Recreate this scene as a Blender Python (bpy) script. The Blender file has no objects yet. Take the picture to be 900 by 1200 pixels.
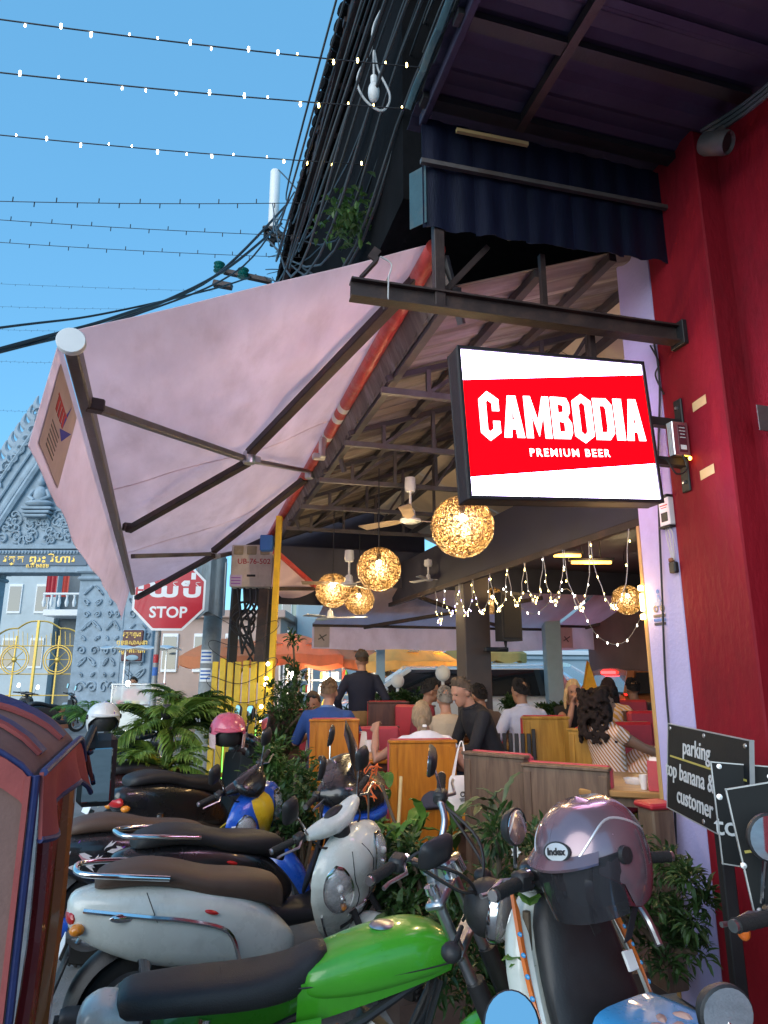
import bpy, bmesh, math, random
from mathutils import Vector, Matrix, Euler, Quaternion
from mathutils import noise as mnoise
PI = math.pi
R = math.radians
sc = bpy.context.scene
COL = sc.collection
rnd = random.Random(7)

# ------------------------------------------------------------------ camera
F_PX = 790.0
PITCH = math.atan(188 / F_PX)
EYE = 1.6
CP, SP = math.cos(PITCH), math.sin(PITCH)
cam_d = bpy.data.cameras.new('camera')
cam = bpy.data.objects.new('camera', cam_d)
COL.objects.link(cam)
cam.location = (0, 0, EYE)
cam.rotation_euler = (PI / 2 + PITCH, 0, 0)
cam_d.sensor_fit = 'VERTICAL'
cam_d.sensor_height = 24
cam_d.sensor_width = 18
cam_d.lens = 24 * F_PX / 1200
cam_d.clip_start = 0.05
cam_d.clip_end = 800
sc.camera = cam

# ------------------------------------------------------------------ world, sun, exposure
SUN_EL, SUN_AZ = R(22), R(212)
w = bpy.data.worlds.new('World')
sc.world = w
w.use_nodes = True
nt = w.node_tree
nt.nodes.clear()
sky = nt.nodes.new('ShaderNodeTexSky')
sky.sky_type = 'NISHITA'
sky.sun_disc = False
sky.sun_elevation = SUN_EL
sky.sun_rotation = SUN_AZ
sky.air_density = 1.0
sky.dust_density = 0.3
sky.ozone_density = 5.0
tint = nt.nodes.new('ShaderNodeMix')
tint.data_type = 'RGBA'
tint.blend_type = 'MULTIPLY'
tint.inputs[0].default_value = 1.0
tint.inputs[7].default_value = SKY_TINT = (0.9, 1.12, 0.98, 1)
bg = nt.nodes.new('ShaderNodeBackground')
bg.inputs[1].default_value = 0.15
wo = nt.nodes.new('ShaderNodeOutputWorld')
nt.links.new(sky.outputs[0], tint.inputs[6])
dusk = nt.nodes.new('ShaderNodeMix')          # even blue of the dusk sky
dusk.data_type = 'RGBA'
dusk.inputs[0].default_value = 0.65
dusk.inputs[7].default_value = (0.42, 1.34, 2.36, 1)
nt.links.new(tint.outputs[2], dusk.inputs[6])
nt.links.new(dusk.outputs[2], bg.inputs[0])
nt.links.new(bg.outputs[0], wo.inputs[0])
sd = bpy.data.lights.new('sun', 'SUN')
sd.energy = 1.1
sd.angle = R(60)
sd.color = (1.0, 0.93, 0.88)
so = bpy.data.objects.new('sun', sd)
COL.objects.link(so)
_d = Vector((math.sin(SUN_AZ) * math.cos(SUN_EL), math.cos(SUN_AZ) * math.cos(SUN_EL), math.sin(SUN_EL)))
so.rotation_euler = (-_d).to_track_quat('-Z', 'Y').to_euler()
so.location = (0, 0, 30)
vs = sc.view_settings
vs.view_transform = 'Standard'
vs.look = 'None'
vs.exposure = 1.3
vs.gamma = 1.0
sc.cycles.use_denoising = True
sc.cycles.max_bounces = 6
sc.cycles.transparent_max_bounces = 12

# ------------------------------------------------------------------ frames
TH = R(16)
UX, UY = math.cos(TH), math.sin(TH)
BM = Matrix.Rotation(TH, 4, 'Z')          # street-front frame: s across, t along the street


def ray(px, py):
    a = (px - 450) / F_PX
    b = (600 - py) / F_PX
    return (a, CP - SP * b, SP + CP * b)


def at(px, py, Y):
    r = ray(px, py)
    k = Y / r[1]
    return Vector((r[0] * k, Y, EYE + r[2] * k))


def gz(px, py, z):
    r = ray(px, py)
    k = (z - EYE) / r[2]
    return Vector((r[0] * k, r[1] * k, z))


def st(p):
    return Vector((p[0] * UX + p[1] * UY, -p[0] * UY + p[1] * UX, p[2]))


def xy(s, t, z=0):
    return Vector((s * UX - t * UY, s * UY + t * UX, z))


def on_s(px, py, S):
    r = ray(px, py)
    k = S / (r[0] * UX + r[1] * UY)
    return Vector((S, (-r[0] * UY + r[1] * UX) * k, EYE + r[2] * k))


def on_t(px, py, T):
    r = ray(px, py)
    k = T / (-r[0] * UY + r[1] * UX)
    return Vector(((r[0] * UX + r[1] * UY) * k, T, EYE + r[2] * k))


# ------------------------------------------------------------------ materials
def mat(name, col, rough=0.6, metal=0.0, var=0.15, scale=8.0, bump=0.0, bscale=60.0, emit=None, estr=0.0,
        spec=0.5, coat=0.0, trans=0.0, sss=0.0, dirt=None, dscale=3.0, damt=0.5, alpha=1.0, stretch=None):
    m = bpy.data.materials.new(name)
    m.use_nodes = True
    n = m.node_tree
    b = n.nodes['Principled BSDF']
    b.inputs['Roughness'].default_value = rough
    b.inputs['Metallic'].default_value = metal
    b.inputs['Specular IOR Level'].default_value = spec
    b.inputs['Coat Weight'].default_value = coat
    b.inputs['Transmission Weight'].default_value = trans
    b.inputs['Alpha'].default_value = alpha
    c = (col[0], col[1], col[2], 1)
    b.inputs['Base Color'].default_value = c
    if var > 0 or bump > 0 or dirt:
        tc = n.nodes.new('ShaderNodeTexCoord')
        src = tc.outputs['Object']
        if stretch:
            mp = n.nodes.new('ShaderNodeMapping')
            mp.inputs['Scale'].default_value = stretch
            n.links.new(src, mp.inputs[0])
            src = mp.outputs[0]
    last = None
    if var > 0:
        no = n.nodes.new('ShaderNodeTexNoise')
        no.inputs['Scale'].default_value = scale
        no.inputs['Detail'].default_value = 5
        no.inputs['Roughness'].default_value = 0.65
        n.links.new(src, no.inputs['Vector'])
        rp = n.nodes.new('ShaderNodeValToRGB')
        rp.color_ramp.elements[0].position = 0.28
        rp.color_ramp.elements[1].position = 0.72
        lo = [max(0, x * (1 - var)) for x in col[:3]]
        hi = [min(1, x * (1 + var)) for x in col[:3]]
        rp.color_ramp.elements[0].color = (*lo, 1)
        rp.color_ramp.elements[1].color = (*hi, 1)
        n.links.new(no.outputs[0], rp.inputs[0])
        last = rp.outputs[0]
        n.links.new(last, b.inputs['Base Color'])
        mr = n.nodes.new('ShaderNodeMapRange')
        mr.inputs[3].default_value = max(0.02, rough - 0.12)
        mr.inputs[4].default_value = min(1, rough + 0.12)
        n.links.new(no.outputs[0], mr.inputs[0])
        n.links.new(mr.outputs[0], b.inputs['Roughness'])
    if dirt:
        dn = n.nodes.new('ShaderNodeTexNoise')
        dn.inputs['Scale'].default_value = dscale
        dn.inputs['Detail'].default_value = 8
        dn.inputs['Roughness'].default_value = 0.7
        n.links.new(src, dn.inputs['Vector'])
        dr = n.nodes.new('ShaderNodeValToRGB')
        dr.color_ramp.elements[0].position = 0.5
        dr.color_ramp.elements[1].position = 0.75
        dr.color_ramp.elements[0].color = (0, 0, 0, 1)
        dr.color_ramp.elements[1].color = (damt, damt, damt, 1)
        n.links.new(dn.outputs[0], dr.inputs[0])
        mx = n.nodes.new('ShaderNodeMix')
        mx.data_type = 'RGBA'
        n.links.new(dr.outputs[0], mx.inputs[0])
        if last:
            n.links.new(last, mx.inputs[6])
        else:
            mx.inputs[6].default_value = c
        mx.inputs[7].default_value = (*dirt, 1)
        n.links.new(mx.outputs[2], b.inputs['Base Color'])
    if bump > 0:
        bn = n.nodes.new('ShaderNodeTexNoise')
        bn.inputs['Scale'].default_value = bscale
        bn.inputs['Detail'].default_value = 4
        n.links.new(src, bn.inputs['Vector'])
        bp = n.nodes.new('ShaderNodeBump')
        bp.inputs['Strength'].default_value = bump
        bp.inputs['Distance'].default_value = 0.01
        n.links.new(bn.outputs[0], bp.inputs['Height'])
        n.links.new(bp.outputs[0], b.inputs['Normal'])
    if emit:
        b.inputs['Emission Color'].default_value = (*emit, 1)
        b.inputs['Emission Strength'].default_value = estr
    return m


def wood(name, c0, c1, rough=0.45, axis='Z', scale=6.0):
    m = bpy.data.materials.new(name)
    m.use_nodes = True
    n = m.node_tree
    b = n.nodes['Principled BSDF']
    tc = n.nodes.new('ShaderNodeTexCoord')
    mp = n.nodes.new('ShaderNodeMapping')
    s = {'X': (0.12, 1, 1), 'Y': (1, 0.12, 1), 'Z': (1, 1, 0.12)}[axis]
    mp.inputs['Scale'].default_value = [q * scale for q in s]
    n.links.new(tc.outputs['Object'], mp.inputs[0])
    no = n.nodes.new('ShaderNodeTexNoise')
    no.inputs['Scale'].default_value = 4
    no.inputs['Detail'].default_value = 8
    no.inputs['Distortion'].default_value = 1.2
    n.links.new(mp.outputs[0], no.inputs['Vector'])
    rp = n.nodes.new('ShaderNodeValToRGB')
    rp.color_ramp.elements[0].position = 0.35
    rp.color_ramp.elements[1].position = 0.68
    rp.color_ramp.elements[0].color = (*c0, 1)
    rp.color_ramp.elements[1].color = (*c1, 1)
    n.links.new(no.outputs[0], rp.inputs[0])
    n.links.new(rp.outputs[0], b.inputs['Base Color'])
    b.inputs['Roughness'].default_value = rough
    bp = n.nodes.new('ShaderNodeBump')
    bp.inputs['Strength'].default_value = 0.25
    bp.inputs['Distance'].default_value = 0.004
    n.links.new(no.outputs[0], bp.inputs['Height'])
    n.links.new(bp.outputs[0], b.inputs['Normal'])
    return m


def fabric_two(name, c, rough=0.85, trans=0.25, dirt=(0.2, 0.15, 0.1), damt=0.35):
    m = mat(name, c, rough, 0, 0.10, 2.2, 0.15, 160, dirt=dirt, dscale=2.6, damt=damt, stretch=(1.6, .5, 1))
    n = m.node_tree
    b = n.nodes['Principled BSDF']
    o = n.nodes['Material Output']
    tr = n.nodes.new('ShaderNodeBsdfTranslucent')
    tr.inputs[0].default_value = (*c, 1)
    n.links.new(b.inputs['Base Color'].links[0].from_socket, tr.inputs[0])
    mx = n.nodes.new('ShaderNodeMixShader')
    mx.inputs[0].default_value = trans
    n.links.new(b.outputs[0], mx.inputs[1])
    n.links.new(tr.outputs[0], mx.inputs[2])
    n.links.new(mx.outputs[0], o.inputs[0])
    return m


def glow(name, col, s):
    m = bpy.data.materials.new(name)
    m.use_nodes = True
    n = m.node_tree
    b = n.nodes['Principled BSDF']
    b.inputs['Base Color'].default_value = (*[min(.8, q) for q in col], 1)
    b.inputs['Emission Color'].default_value = (*col, 1)
    b.inputs['Emission Strength'].default_value = s
    b.inputs['Specular IOR Level'].default_value = 0.05
    b.inputs['Roughness'].default_value = 0.8
    return m


def glass(name, col=(0.8, 0.9, 0.95), rough=0.02, alpha=0.35):
    m = bpy.data.materials.new(name)
    m.use_nodes = True
    n = m.node_tree
    b = n.nodes['Principled BSDF']
    b.inputs['Base Color'].default_value = (*col, 1)
    b.inputs['Roughness'].default_value = rough
    b.inputs['Alpha'].default_value = alpha
    b.inputs['Specular IOR Level'].default_value = 0.8
    return m


def leafmat(name, c0, c1, rough=0.45):
    m = bpy.data.materials.new(name)
    m.use_nodes = True
    n = m.node_tree
    b = n.nodes['Principled BSDF']
    tc = n.nodes.new('ShaderNodeTexCoord')
    no = n.nodes.new('ShaderNodeTexNoise')
    no.inputs['Scale'].default_value = 9
    no.inputs['Detail'].default_value = 3
    n.links.new(tc.outputs['Object'], no.inputs['Vector'])
    rp = n.nodes.new('ShaderNodeValToRGB')
    rp.color_ramp.elements[0].position = 0.35
    rp.color_ramp.elements[1].position = 0.65
    rp.color_ramp.elements[0].color = (*c0, 1)
    rp.color_ramp.elements[1].color = (*c1, 1)
    n.links.new(no.outputs[0], rp.inputs[0])
    n.links.new(rp.outputs[0], b.inputs['Base Color'])
    b.inputs['Roughness'].default_value = rough
    o = n.nodes['Material Output']
    tr = n.nodes.new('ShaderNodeBsdfTranslucent')
    n.links.new(rp.outputs[0], tr.inputs[0])
    mx = n.nodes.new('ShaderNodeMixShader')
    mx.inputs[0].default_value = 0.25
    n.links.new(b.outputs[0], mx.inputs[1])
    n.links.new(tr.outputs[0], mx.inputs[2])
    n.links.new(mx.outputs[0], o.inputs[0])
    return m


# ------------------------------------------------------------------ mesh builder
def basis(d, up=(0, 0, 1)):
    d = Vector(d).normalized()
    up = Vector(up)
    if abs(d.dot(up)) > 0.97:
        up = Vector((0, 1, 0)) if abs(d.y) < 0.9 else Vector((1, 0, 0))
    r = d.cross(up).normalized()
    return d, r, r.cross(d).normalized()


class MB:
    def __init__(self):
        self.v, self.f, self.m, self.k = [], [], [], 0

    def mi(self, k):
        self.k = k
        return self

    def add(self, vs, fs):
        o = len(self.v)
        self.v.extend(Vector(q) for q in vs)
        for q in fs:
            self.f.append([o + i for i in q])
            self.m.append(self.k)
        return self

    def box(self, c, s, rot=None, b=0.0):
        hx, hy, hz = s[0] / 2, s[1] / 2, s[2] / 2
        M = rot if rot is not None else Matrix.Identity(3)
        if isinstance(M, Euler):
            M = M.to_matrix()
        c = Vector(c)
        if b <= 0:
            vs = [Vector((x, y, z)) for x in (-hx, hx) for y in (-hy, hy) for z in (-hz, hz)]
            fs = [(0, 1, 3, 2), (4, 6, 7, 5), (0, 4, 5, 1), (2, 3, 7, 6), (0, 2, 6, 4), (1, 5, 7, 3)]
        else:
            b = min(b, hx * .9, hy * .9, hz * .9)
            vs, idx = [], {}
            for sx in (-1, 1):
                for sy in (-1, 1):
                    for sz in (-1, 1):
                        for a in range(3):
                            idx[(sx, sy, sz, a)] = len(vs)
                            q = [sx * (hx - b), sy * (hy - b), sz * (hz - b)]
                            q[a] = (sx * hx, sy * hy, sz * hz)[a]
                            vs.append(Vector(q))
            I = lambda x, y, z, a: idx[(x, y, z, a)]
            fs = []
            for q in (-1, 1):
                fs.append((I(q, -1, -1, 0), I(q, 1, -1, 0), I(q, 1, 1, 0), I(q, -1, 1, 0)))
                fs.append((I(-1, q, -1, 1), I(1, q, -1, 1), I(1, q, 1, 1), I(-1, q, 1, 1)))
                fs.append((I(-1, -1, q, 2), I(1, -1, q, 2), I(1, 1, q, 2), I(-1, 1, q, 2)))
                for r in (-1, 1):
                    fs.append((I(q, r, -1, 0), I(q, r, 1, 0), I(q, r, 1, 1), I(q, r, -1, 1)))
                    fs.append((I(q, -1, r, 0), I(q, 1, r, 0), I(q, 1, r, 2), I(q, -1, r, 2)))
                    fs.append((I(-1, q, r, 1), I(1, q, r, 1), I(1, q, r, 2), I(-1, q, r, 2)))
                    for u in (-1, 1):
                        fs.append((I(q, r, u, 0), I(q, r, u, 1), I(q, r, u, 2)))
        return self.add([c + M @ q for q in vs], fs)

    def bar(self, p, q, w, h=None, b=0.0, up=(0, 0, 1), ext=0.0):
        p, q = Vector(p), Vector(q)
        d, r, u = basis(q - p, up)
        h = h or w
        M = Matrix((d, r, u)).transposed()
        return self.box((p + q) / 2, ((q - p).length + 2 * ext, w, h), M, b)

    def tube(self, pts, r, n=8, cap=True, closed=False):
        pts = [Vector(p) for p in pts]
        N = len(pts)
        rs = r if isinstance(r, (list, tuple)) else [r] * N
        t0 = (pts[1] - pts[0])
        _, a, b_ = basis(t0)
        rings, prev = [], t0.normalized()
        for i in range(N):
            if closed:
                t = pts[(i + 1) % N] - pts[i - 1]
            else:
                t = pts[min(i + 1, N - 1)] - pts[max(i - 1, 0)]
            if t.length < 1e-9:
                t = prev
            t.normalize()
            qn = prev.rotation_difference(t)
            a = qn @ a
            a = (a - t * a.dot(t)).normalized()
            prev = t
            c = t.cross(a)
            rings.append([pts[i] + (a * math.cos(2 * PI * j / n) + c * math.sin(2 * PI * j / n)) * rs[i] for j in range(n)])
        return self.loft(rings, cap and not closed, closed)

    def loft(self, rings, cap=True, closed=False):
        n = len(rings[0])
        vs = [p for rg in rings for p in rg]
        fs = []
        N = len(rings)
        for i in range(N if closed else N - 1):
            k = (i + 1) % N
            for j in range(n):
                l = (j + 1) % n
                fs.append((i * n + j, i * n + l, k * n + l, k * n + j))
        if cap:
            fs.append(tuple(range(n))[::-1])
            fs.append(tuple((N - 1) * n + j for j in range(n)))
        return self.add(vs, fs)

    def lathe(self, prof, n=24, M=None, a0=0.0, a1=2 * PI, closed=False):
        """profile (r, h); axis local Z, moved by the 4x4 matrix M"""
        M = M if M is not None else Matrix.Identity(4)
        full = abs(a1 - a0 - 2 * PI) < 1e-6
        cnt = n if full else n + 1
        vs, fs = [], []
        for (r_, h) in prof:
            for j in range(cnt):
                a = a0 + (a1 - a0) * j / n
                vs.append(M @ Vector((r_ * math.cos(a), r_ * math.sin(a), h)))
        P = len(prof)
        for i in range(P if closed else P - 1):
            k = (i + 1) % P
            for j in range(n):
                l = (j + 1) % cnt
                fs.append((i * cnt + j, i * cnt + l, k * cnt + l, k * cnt + j))
        return self.add(vs, fs)

    def ell(self, c, r, n=16, m=10, rot=None, z0=-1.0, z1=1.0):
        c = Vector(c)
        M = rot.to_matrix() if isinstance(rot, Euler) else (rot or Matrix.Identity(3))
        if isinstance(r, (int, float)):
            r = (r, r, r)
        a0, a1 = math.asin(z0), math.asin(z1)
        rings = []
        for i in range(m + 1):
            a = a0 + (a1 - a0) * i / m
            cr = max(math.cos(a), 1e-4)
            rings.append([c + M @ Vector((r[0] * cr * math.cos(2 * PI * j / n), r[1] * cr * math.sin(2 * PI * j / n), r[2] * math.sin(a))) for j in range(n)])
        return self.loft(rings, True)

    def prism(self, poly, d0, d1, M=None):
        """2-D polygon (x, y) extruded local z d0..d1, moved by M"""
        M = M if M is not None else Matrix.Identity(4)
        n = len(poly)
        vs = [M @ Vector((p[0], p[1], d0)) for p in poly] + [M @ Vector((p[0], p[1], d1)) for p in poly]
        fs = [tuple(range(n))[::-1], tuple(range(n, 2 * n))]
        for j in range(n):
            l = (j + 1) % n
            fs.append((j, l, n + l, n + j))
        return self.add(vs, fs)

    def grid(self, fn, nu, nv):
        vs = [fn(i / nu, j / nv) for i in range(nu + 1) for j in range(nv + 1)]
        fs = [(i * (nv + 1) + j, (i + 1) * (nv + 1) + j, (i + 1) * (nv + 1) + j + 1, i * (nv + 1) + j + 1) for i in range(nu) for j in range(nv)]
        return self.add(vs, fs)

    def quad(self, a, b, c, d):
        return self.add([a, b, c, d], [(0, 1, 2, 3)])

    def sheet(self, fn, nu, nv, th=0.004):
        """grid with thickness th along its normal"""
        P = [[Vector(fn(i / nu, j / nv)) for j in range(nv + 1)] for i in range(nu + 1)]
        top, bot = [], []
        for i in range(nu + 1):
            for j in range(nv + 1):
                du = P[min(i + 1, nu)][j] - P[max(i - 1, 0)][j]
                dv = P[i][min(j + 1, nv)] - P[i][max(j - 1, 0)]
                nn = du.cross(dv)
                nn = nn.normalized() if nn.length > 1e-12 else Vector((0, 0, 1))
                top.append(P[i][j] + nn * th / 2)
                bot.append(P[i][j] - nn * th / 2)
        W = nv + 1
        n = len(top)
        fs = []
        for i in range(nu):
            for j in range(nv):
                a, b, c, d = i * W + j, (i + 1) * W + j, (i + 1) * W + j + 1, i * W + j + 1
                fs.append((a, b, c, d))
                fs.append((n + d, n + c, n + b, n + a))
        for i in range(nu):
            for j in (0, nv):
                a, b = i * W + j, (i + 1) * W + j
                fs.append((a, b, n + b, n + a))
        for j in range(nv):
            for i in (0, nu):
                a, b = i * W + j, i * W + j + 1
                fs.append((a, b, n + b, n + a))
        return self.add(top + bot, fs)


ROOTM = {}


def thing(name, label, cat, loc=(0, 0, 0), rz=0.0, group=None, rot=None):
    o = bpy.data.objects.new(name, None)
    COL.objects.link(o)
    o.empty_display_size = 0.1
    M = Matrix.Translation(Vector(loc)) @ (rot.to_matrix().to_4x4() if rot is not None else Matrix.Rotation(rz, 4, 'Z'))
    o.matrix_world = M
    ROOTM[o.name] = M
    tag(o, label, cat, group)
    return o


def tag(o, label, cat, group=None):
    o['label'] = label
    o['category'] = cat
    if group:
        o['group'] = group
    return o


def rootm(o):
    while o.parent is not None:
        o = o.parent
    return ROOTM.get(o.name, Matrix.Identity(4))


def obj(name, mb, mats, parent=None, frame='L', smooth=35, label=None, origin=None):
    """link the builder as ONE mesh object. frame: L = parent's own frame, W = world, B = street-front frame"""
    vs = mb.v
    pm = rootm(parent) if parent is not None else Matrix.Identity(4)
    if frame == 'W':
        X = pm.inverted()
    elif frame == 'B':
        X = pm.inverted() @ BM
    else:
        X = None
    if X is not None:
        vs = [X @ q for q in vs]
    loc = None
    if parent is None:
        if origin is None:
            xs = [q.x for q in vs]; ys = [q.y for q in vs]; zs = [q.z for q in vs]
            loc = Vector(((min(xs) + max(xs)) / 2, (min(ys) + max(ys)) / 2, min(zs)))
        else:
            loc = Vector(origin)
        vs = [q - loc for q in vs]
    me = bpy.data.meshes.new(name)
    me.from_pydata([q[:] for q in vs], [], mb.f)
    if not isinstance(mats, (list, tuple)):
        mats = [mats]
    for q in mats:
        me.materials.append(q)
    if len(mats) > 1:
        me.polygons.foreach_set('material_index', mb.m)
    bm = bmesh.new()
    bm.from_mesh(me)
    bmesh.ops.recalc_face_normals(bm, faces=bm.faces)
    bm.to_mesh(me)
    bm.free()
    if smooth:
        me.polygons.foreach_set('use_smooth', [True] * len(me.polygons))
        me.set_sharp_from_angle(angle=R(smooth))
    me.update()
    o = bpy.data.objects.new(name, me)
    COL.objects.link(o)
    if parent is not None:
        o.parent = parent
        if parent.type == 'MESH' and parent.parent is None:
            o.location = -parent.location
    else:
        o.location = loc
    if label:
        o['label'] = label
    return o


def struct(name, mb, m, frame='W', smooth=35):
    o = obj(name, mb, m, None, frame, smooth)
    o['kind'] = 'structure'
    return o


CHILD = {}


def dup(o, parent=None):
    c = o.copy()
    COL.objects.link(c)
    if parent is not None:
        c.parent = parent
    for ch in list(o.children):
        dup(ch, c)
    return c


def place(root, label=None, loc=None, rz=None, cat=None, group=None):
    if loc is not None:
        root.location = loc
    if rz is not None:
        root.rotation_euler = (0, 0, rz)
    if label:
        root['label'] = label
    if cat:
        root['category'] = cat
    if group:
        root['group'] = group
    return root


def text_mb(s, size, M, depth=0.003, bold=0.0, align='CENTER', xs=1.0, space=1.0):
    """lettering as mesh in a plane: local x right, y up, moved by M"""
    cu = bpy.data.curves.new('lettering', 'FONT')
    cu.body = s
    cu.size = size
    cu.align_x = align
    cu.align_y = 'CENTER'
    cu.extrude = depth / 2
    cu.offset = bold
    cu.resolution_u = 3
    cu.space_character = space
    o = bpy.data.objects.new('lettering', cu)
    COL.objects.link(o)
    dg = bpy.context.evaluated_depsgraph_get()
    me = bpy.data.meshes.new_from_object(o.evaluated_get(dg))
    mb = MB()
    mb.add([M @ Vector((q.co.x * xs, q.co.y, q.co.z)) for q in me.vertices], [list(p.vertices) for p in me.polygons])
    bpy.data.objects.remove(o)
    bpy.data.curves.remove(cu)
    bpy.data.meshes.remove(me)
    return mb


def lamp(loc, e, col, r=0.05, name='lamp_light', parent=None):
    d = bpy.data.lights.new(name, 'POINT')
    d.energy = e
    d.color = col
    d.shadow_soft_size = r
    o = bpy.data.objects.new(name, d)
    COL.objects.link(o)
    if parent is not None:
        o.parent = parent
        o.location = rootm(parent).inverted() @ Vector(loc)
    else:
        o.location = loc
    return o


def frame_m(origin, ex, ey):
    ex, ey = Vector(ex).normalized(), Vector(ey)
    ez = ex.cross(ey).normalized()
    ey = ez.cross(ex)
    M = Matrix((ex, ey, ez)).transposed().to_4x4()
    M.translation = Vector(origin)
    return M


def spline(pts, n=6):
    pts = [Vector(p) for p in pts]
    out = []
    for i in range(len(pts) - 1):
        p0, p1, p2, p3 = pts[max(i - 1, 0)], pts[i], pts[i + 1], pts[min(i + 2, len(pts) - 1)]
        for k in range(n):
            t = k / n
            out.append(0.5 * ((2 * p1) + (p2 - p0) * t + (2 * p0 - 5 * p1 + 4 * p2 - p3) * t * t + (-p0 + 3 * p1 - 3 * p2 + p3) * t ** 3))
    out.append(pts[-1])
    return out


def sag(p, q, d, n=12):
    p, q = Vector(p), Vector(q)
    return [p.lerp(q, i / n) - Vector((0, 0, d * 4 * (i / n) * (1 - i / n))) for i in range(n + 1)]
# ------------------------------------------------------------------ shared materials
M = {}
M['asphalt'] = mat('asphalt', (0.22, 0.22, 0.215), 0.8, 0, 0.25, 3, 0.5, 90, dirt=(0.05, 0.05, 0.05), dscale=1.3, damt=0.6)
M['concrete'] = mat('concrete', (0.3, 0.31, 0.31), 0.85, 0, 0.2, 5, 0.4, 70, dirt=(0.1, 0.1, 0.09), dscale=2.2, damt=0.6)
M['redpaint'] = mat('red_paint', (0.21, 0.004, 0.013), 0.7, 0, 0.22, 2.2, 0.6, 30, dirt=(0.075, 0.005, 0.009), dscale=1.7, damt=0.9, stretch=(1, 1, .4), spec=.25)
M['lilac'] = mat('pale_plaster', (0.40, 0.37, 0.62), 0.75, 0, 0.07, 2.5, 0.25, 50, dirt=(0.28, 0.26, 0.42), dscale=1.5, damt=0.4)
M['black'] = mat('black_metal', (0.012, 0.012, 0.014), 0.55, 0.0, 0.3, 12, 0.1)
M['brownsteel'] = mat('brown_painted_steel', (0.045, 0.03, 0.028), 0.55, 0.2, 0.35, 6, 0.2, dirt=(0.14, 0.07, 0.04), dscale=6, damt=0.4)
M['greysteel'] = mat('grey_steel', (0.13, 0.12, 0.12), 0.5, 0.5, 0.25, 7, 0.15, dirt=(0.12, 0.06, 0.03), dscale=6, damt=0.5)
M['darksteel'] = mat('dark_truss_steel', (0.055, 0.05, 0.055), 0.6, 0.2, 0.3, 6, 0.1, dirt=(0.12, 0.06, 0.04), dscale=5, damt=0.5)
M['rustroof'] = mat('weathered_rib_shaded_sheet', (0.18, 0.15, 0.125), 0.65, 0.2, 0.5, 2.5, 0.2, 30, dirt=(0.42, 0.40, 0.38), dscale=1.6, damt=1.0, stretch=(0.10, 4.5, 1))  # pale streaks mix weathering with painted light and shade of the ribs
M['paleceil'] = mat('pale_ceiling_sheet', (0.62, 0.52, 0.40), 0.7, 0, 0.12, 2, 0.1, dirt=(0.35, 0.27, 0.2), dscale=2, damt=0.5)
M['canopysheet'] = mat('violet_grey_sheet', (0.030, 0.024, 0.055), 0.6, 0.2, 0.3, 3, 0.15, 30, dirt=(0.05, 0.04, 0.06), dscale=3, damt=0.6)
M['tealsheet'] = mat('teal_sheet', (0.035, 0.08, 0.095), 0.55, 0.2, 0.25, 6, 0.2, dirt=(0.16, 0.13, 0.1), dscale=7, damt=0.5)
M['bluesheet'] = mat('blue_sheet', (0.003, 0.006, 0.024), 0.5, 0.3, 0.3, 4, 0.15, stretch=(3, 3, 0.5), dirt=(0.004, 0.014, 0.022), dscale=5, damt=0.5)
M['awning'] = fabric_two('awning_fabric', (0.93, 0.77, 0.81), 0.85, 0.58, dirt=(0.55, 0.40, 0.40), damt=0.3)
M['redtube'] = mat('red_tube_paint', (0.55, 0.06, 0.05), 0.4, 0, 0.2, 6, 0.1, dirt=(0.6, 0.5, 0.45), dscale=8, damt=0.4)
M['white'] = mat('white_plastic', (0.75, 0.75, 0.74), 0.4, 0, 0.06, 6)
M['cream'] = mat('cream_box', (0.62, 0.55, 0.46), 0.6, 0, 0.12, 5, 0.15, dirt=(0.3, 0.2, 0.13), dscale=4, damt=0.5)
M['cable'] = mat('cable_rubber', (0.015, 0.015, 0.017), 0.5, 0, 0)
M['greycable'] = mat('weathered_cable', (0.05, 0.055, 0.06), 0.55, 0, 0)
M['palecable'] = mat('pale_cable', (0.5, 0.5, 0.5), 0.5, 0, 0)
M['yellow'] = mat('yellow_paint', (0.72, 0.46, 0.02), 0.55, 0, 0.18, 5, 0.15, dirt=(0.3, 0.2, 0.03), dscale=4, damt=0.4)
M['brownpost'] = mat('brown_post', (0.06, 0.042, 0.035), 0.5, 0, 0.2, 4, 0.1)
M['darkpanel'] = mat('dark_navy_panel', (0.03, 0.03, 0.05), 0.6, 0, 0.25, 3, 0.1)
M['floor'] = mat('dark_tile_floor', (0.09, 0.06, 0.05), 0.45, 0, 0.25, 4, 0.1)
M['chrome'] = mat('chrome', (0.75, 0.76, 0.78), 0.12, 1.0, 0.05, 9)
M['alu'] = mat('aluminium', (0.55, 0.56, 0.58), 0.35, 1.0, 0.12, 9, dirt=(0.2, 0.18, 0.16), dscale=8, damt=0.3)
M['rust'] = mat('rust', (0.25, 0.1, 0.05), 0.8, 0, 0.4, 9, 0.3)
M['tape'] = mat('masking_tape', (0.62, 0.45, 0.2), 0.7, 0, 0.12, 9)
M['gold'] = mat('gold_paint', (0.62, 0.42, 0.10), 0.4, 0.6, 0.15, 9)

# ------------------------------------------------------------------ ground and streets
g = MB()
g.quad((-400, -400, -0.012), (400, -400, -0.012), (400, 400, -0.012), (-400, 400, -0.012))
struct('ground', g, M['concrete'])
g = MB()
g.grid(lambda a, b: xy(-16 + a * 17.0, -6 + b * 46, 0.0), 6, 10)
struct('street', g, M['asphalt'])
g = MB()
g.box((4.3, 7.2, 0.035), (6.5, 7.6, 0.13))
struct('restaurant_floor', g, M['floor'], 'B')
g = MB()
g.grid(lambda a, b: xy(1.0 + a * 24, 12.2 + b * 7, 0.004), 4, 3)
struct('back_street', g, M['asphalt'])

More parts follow.
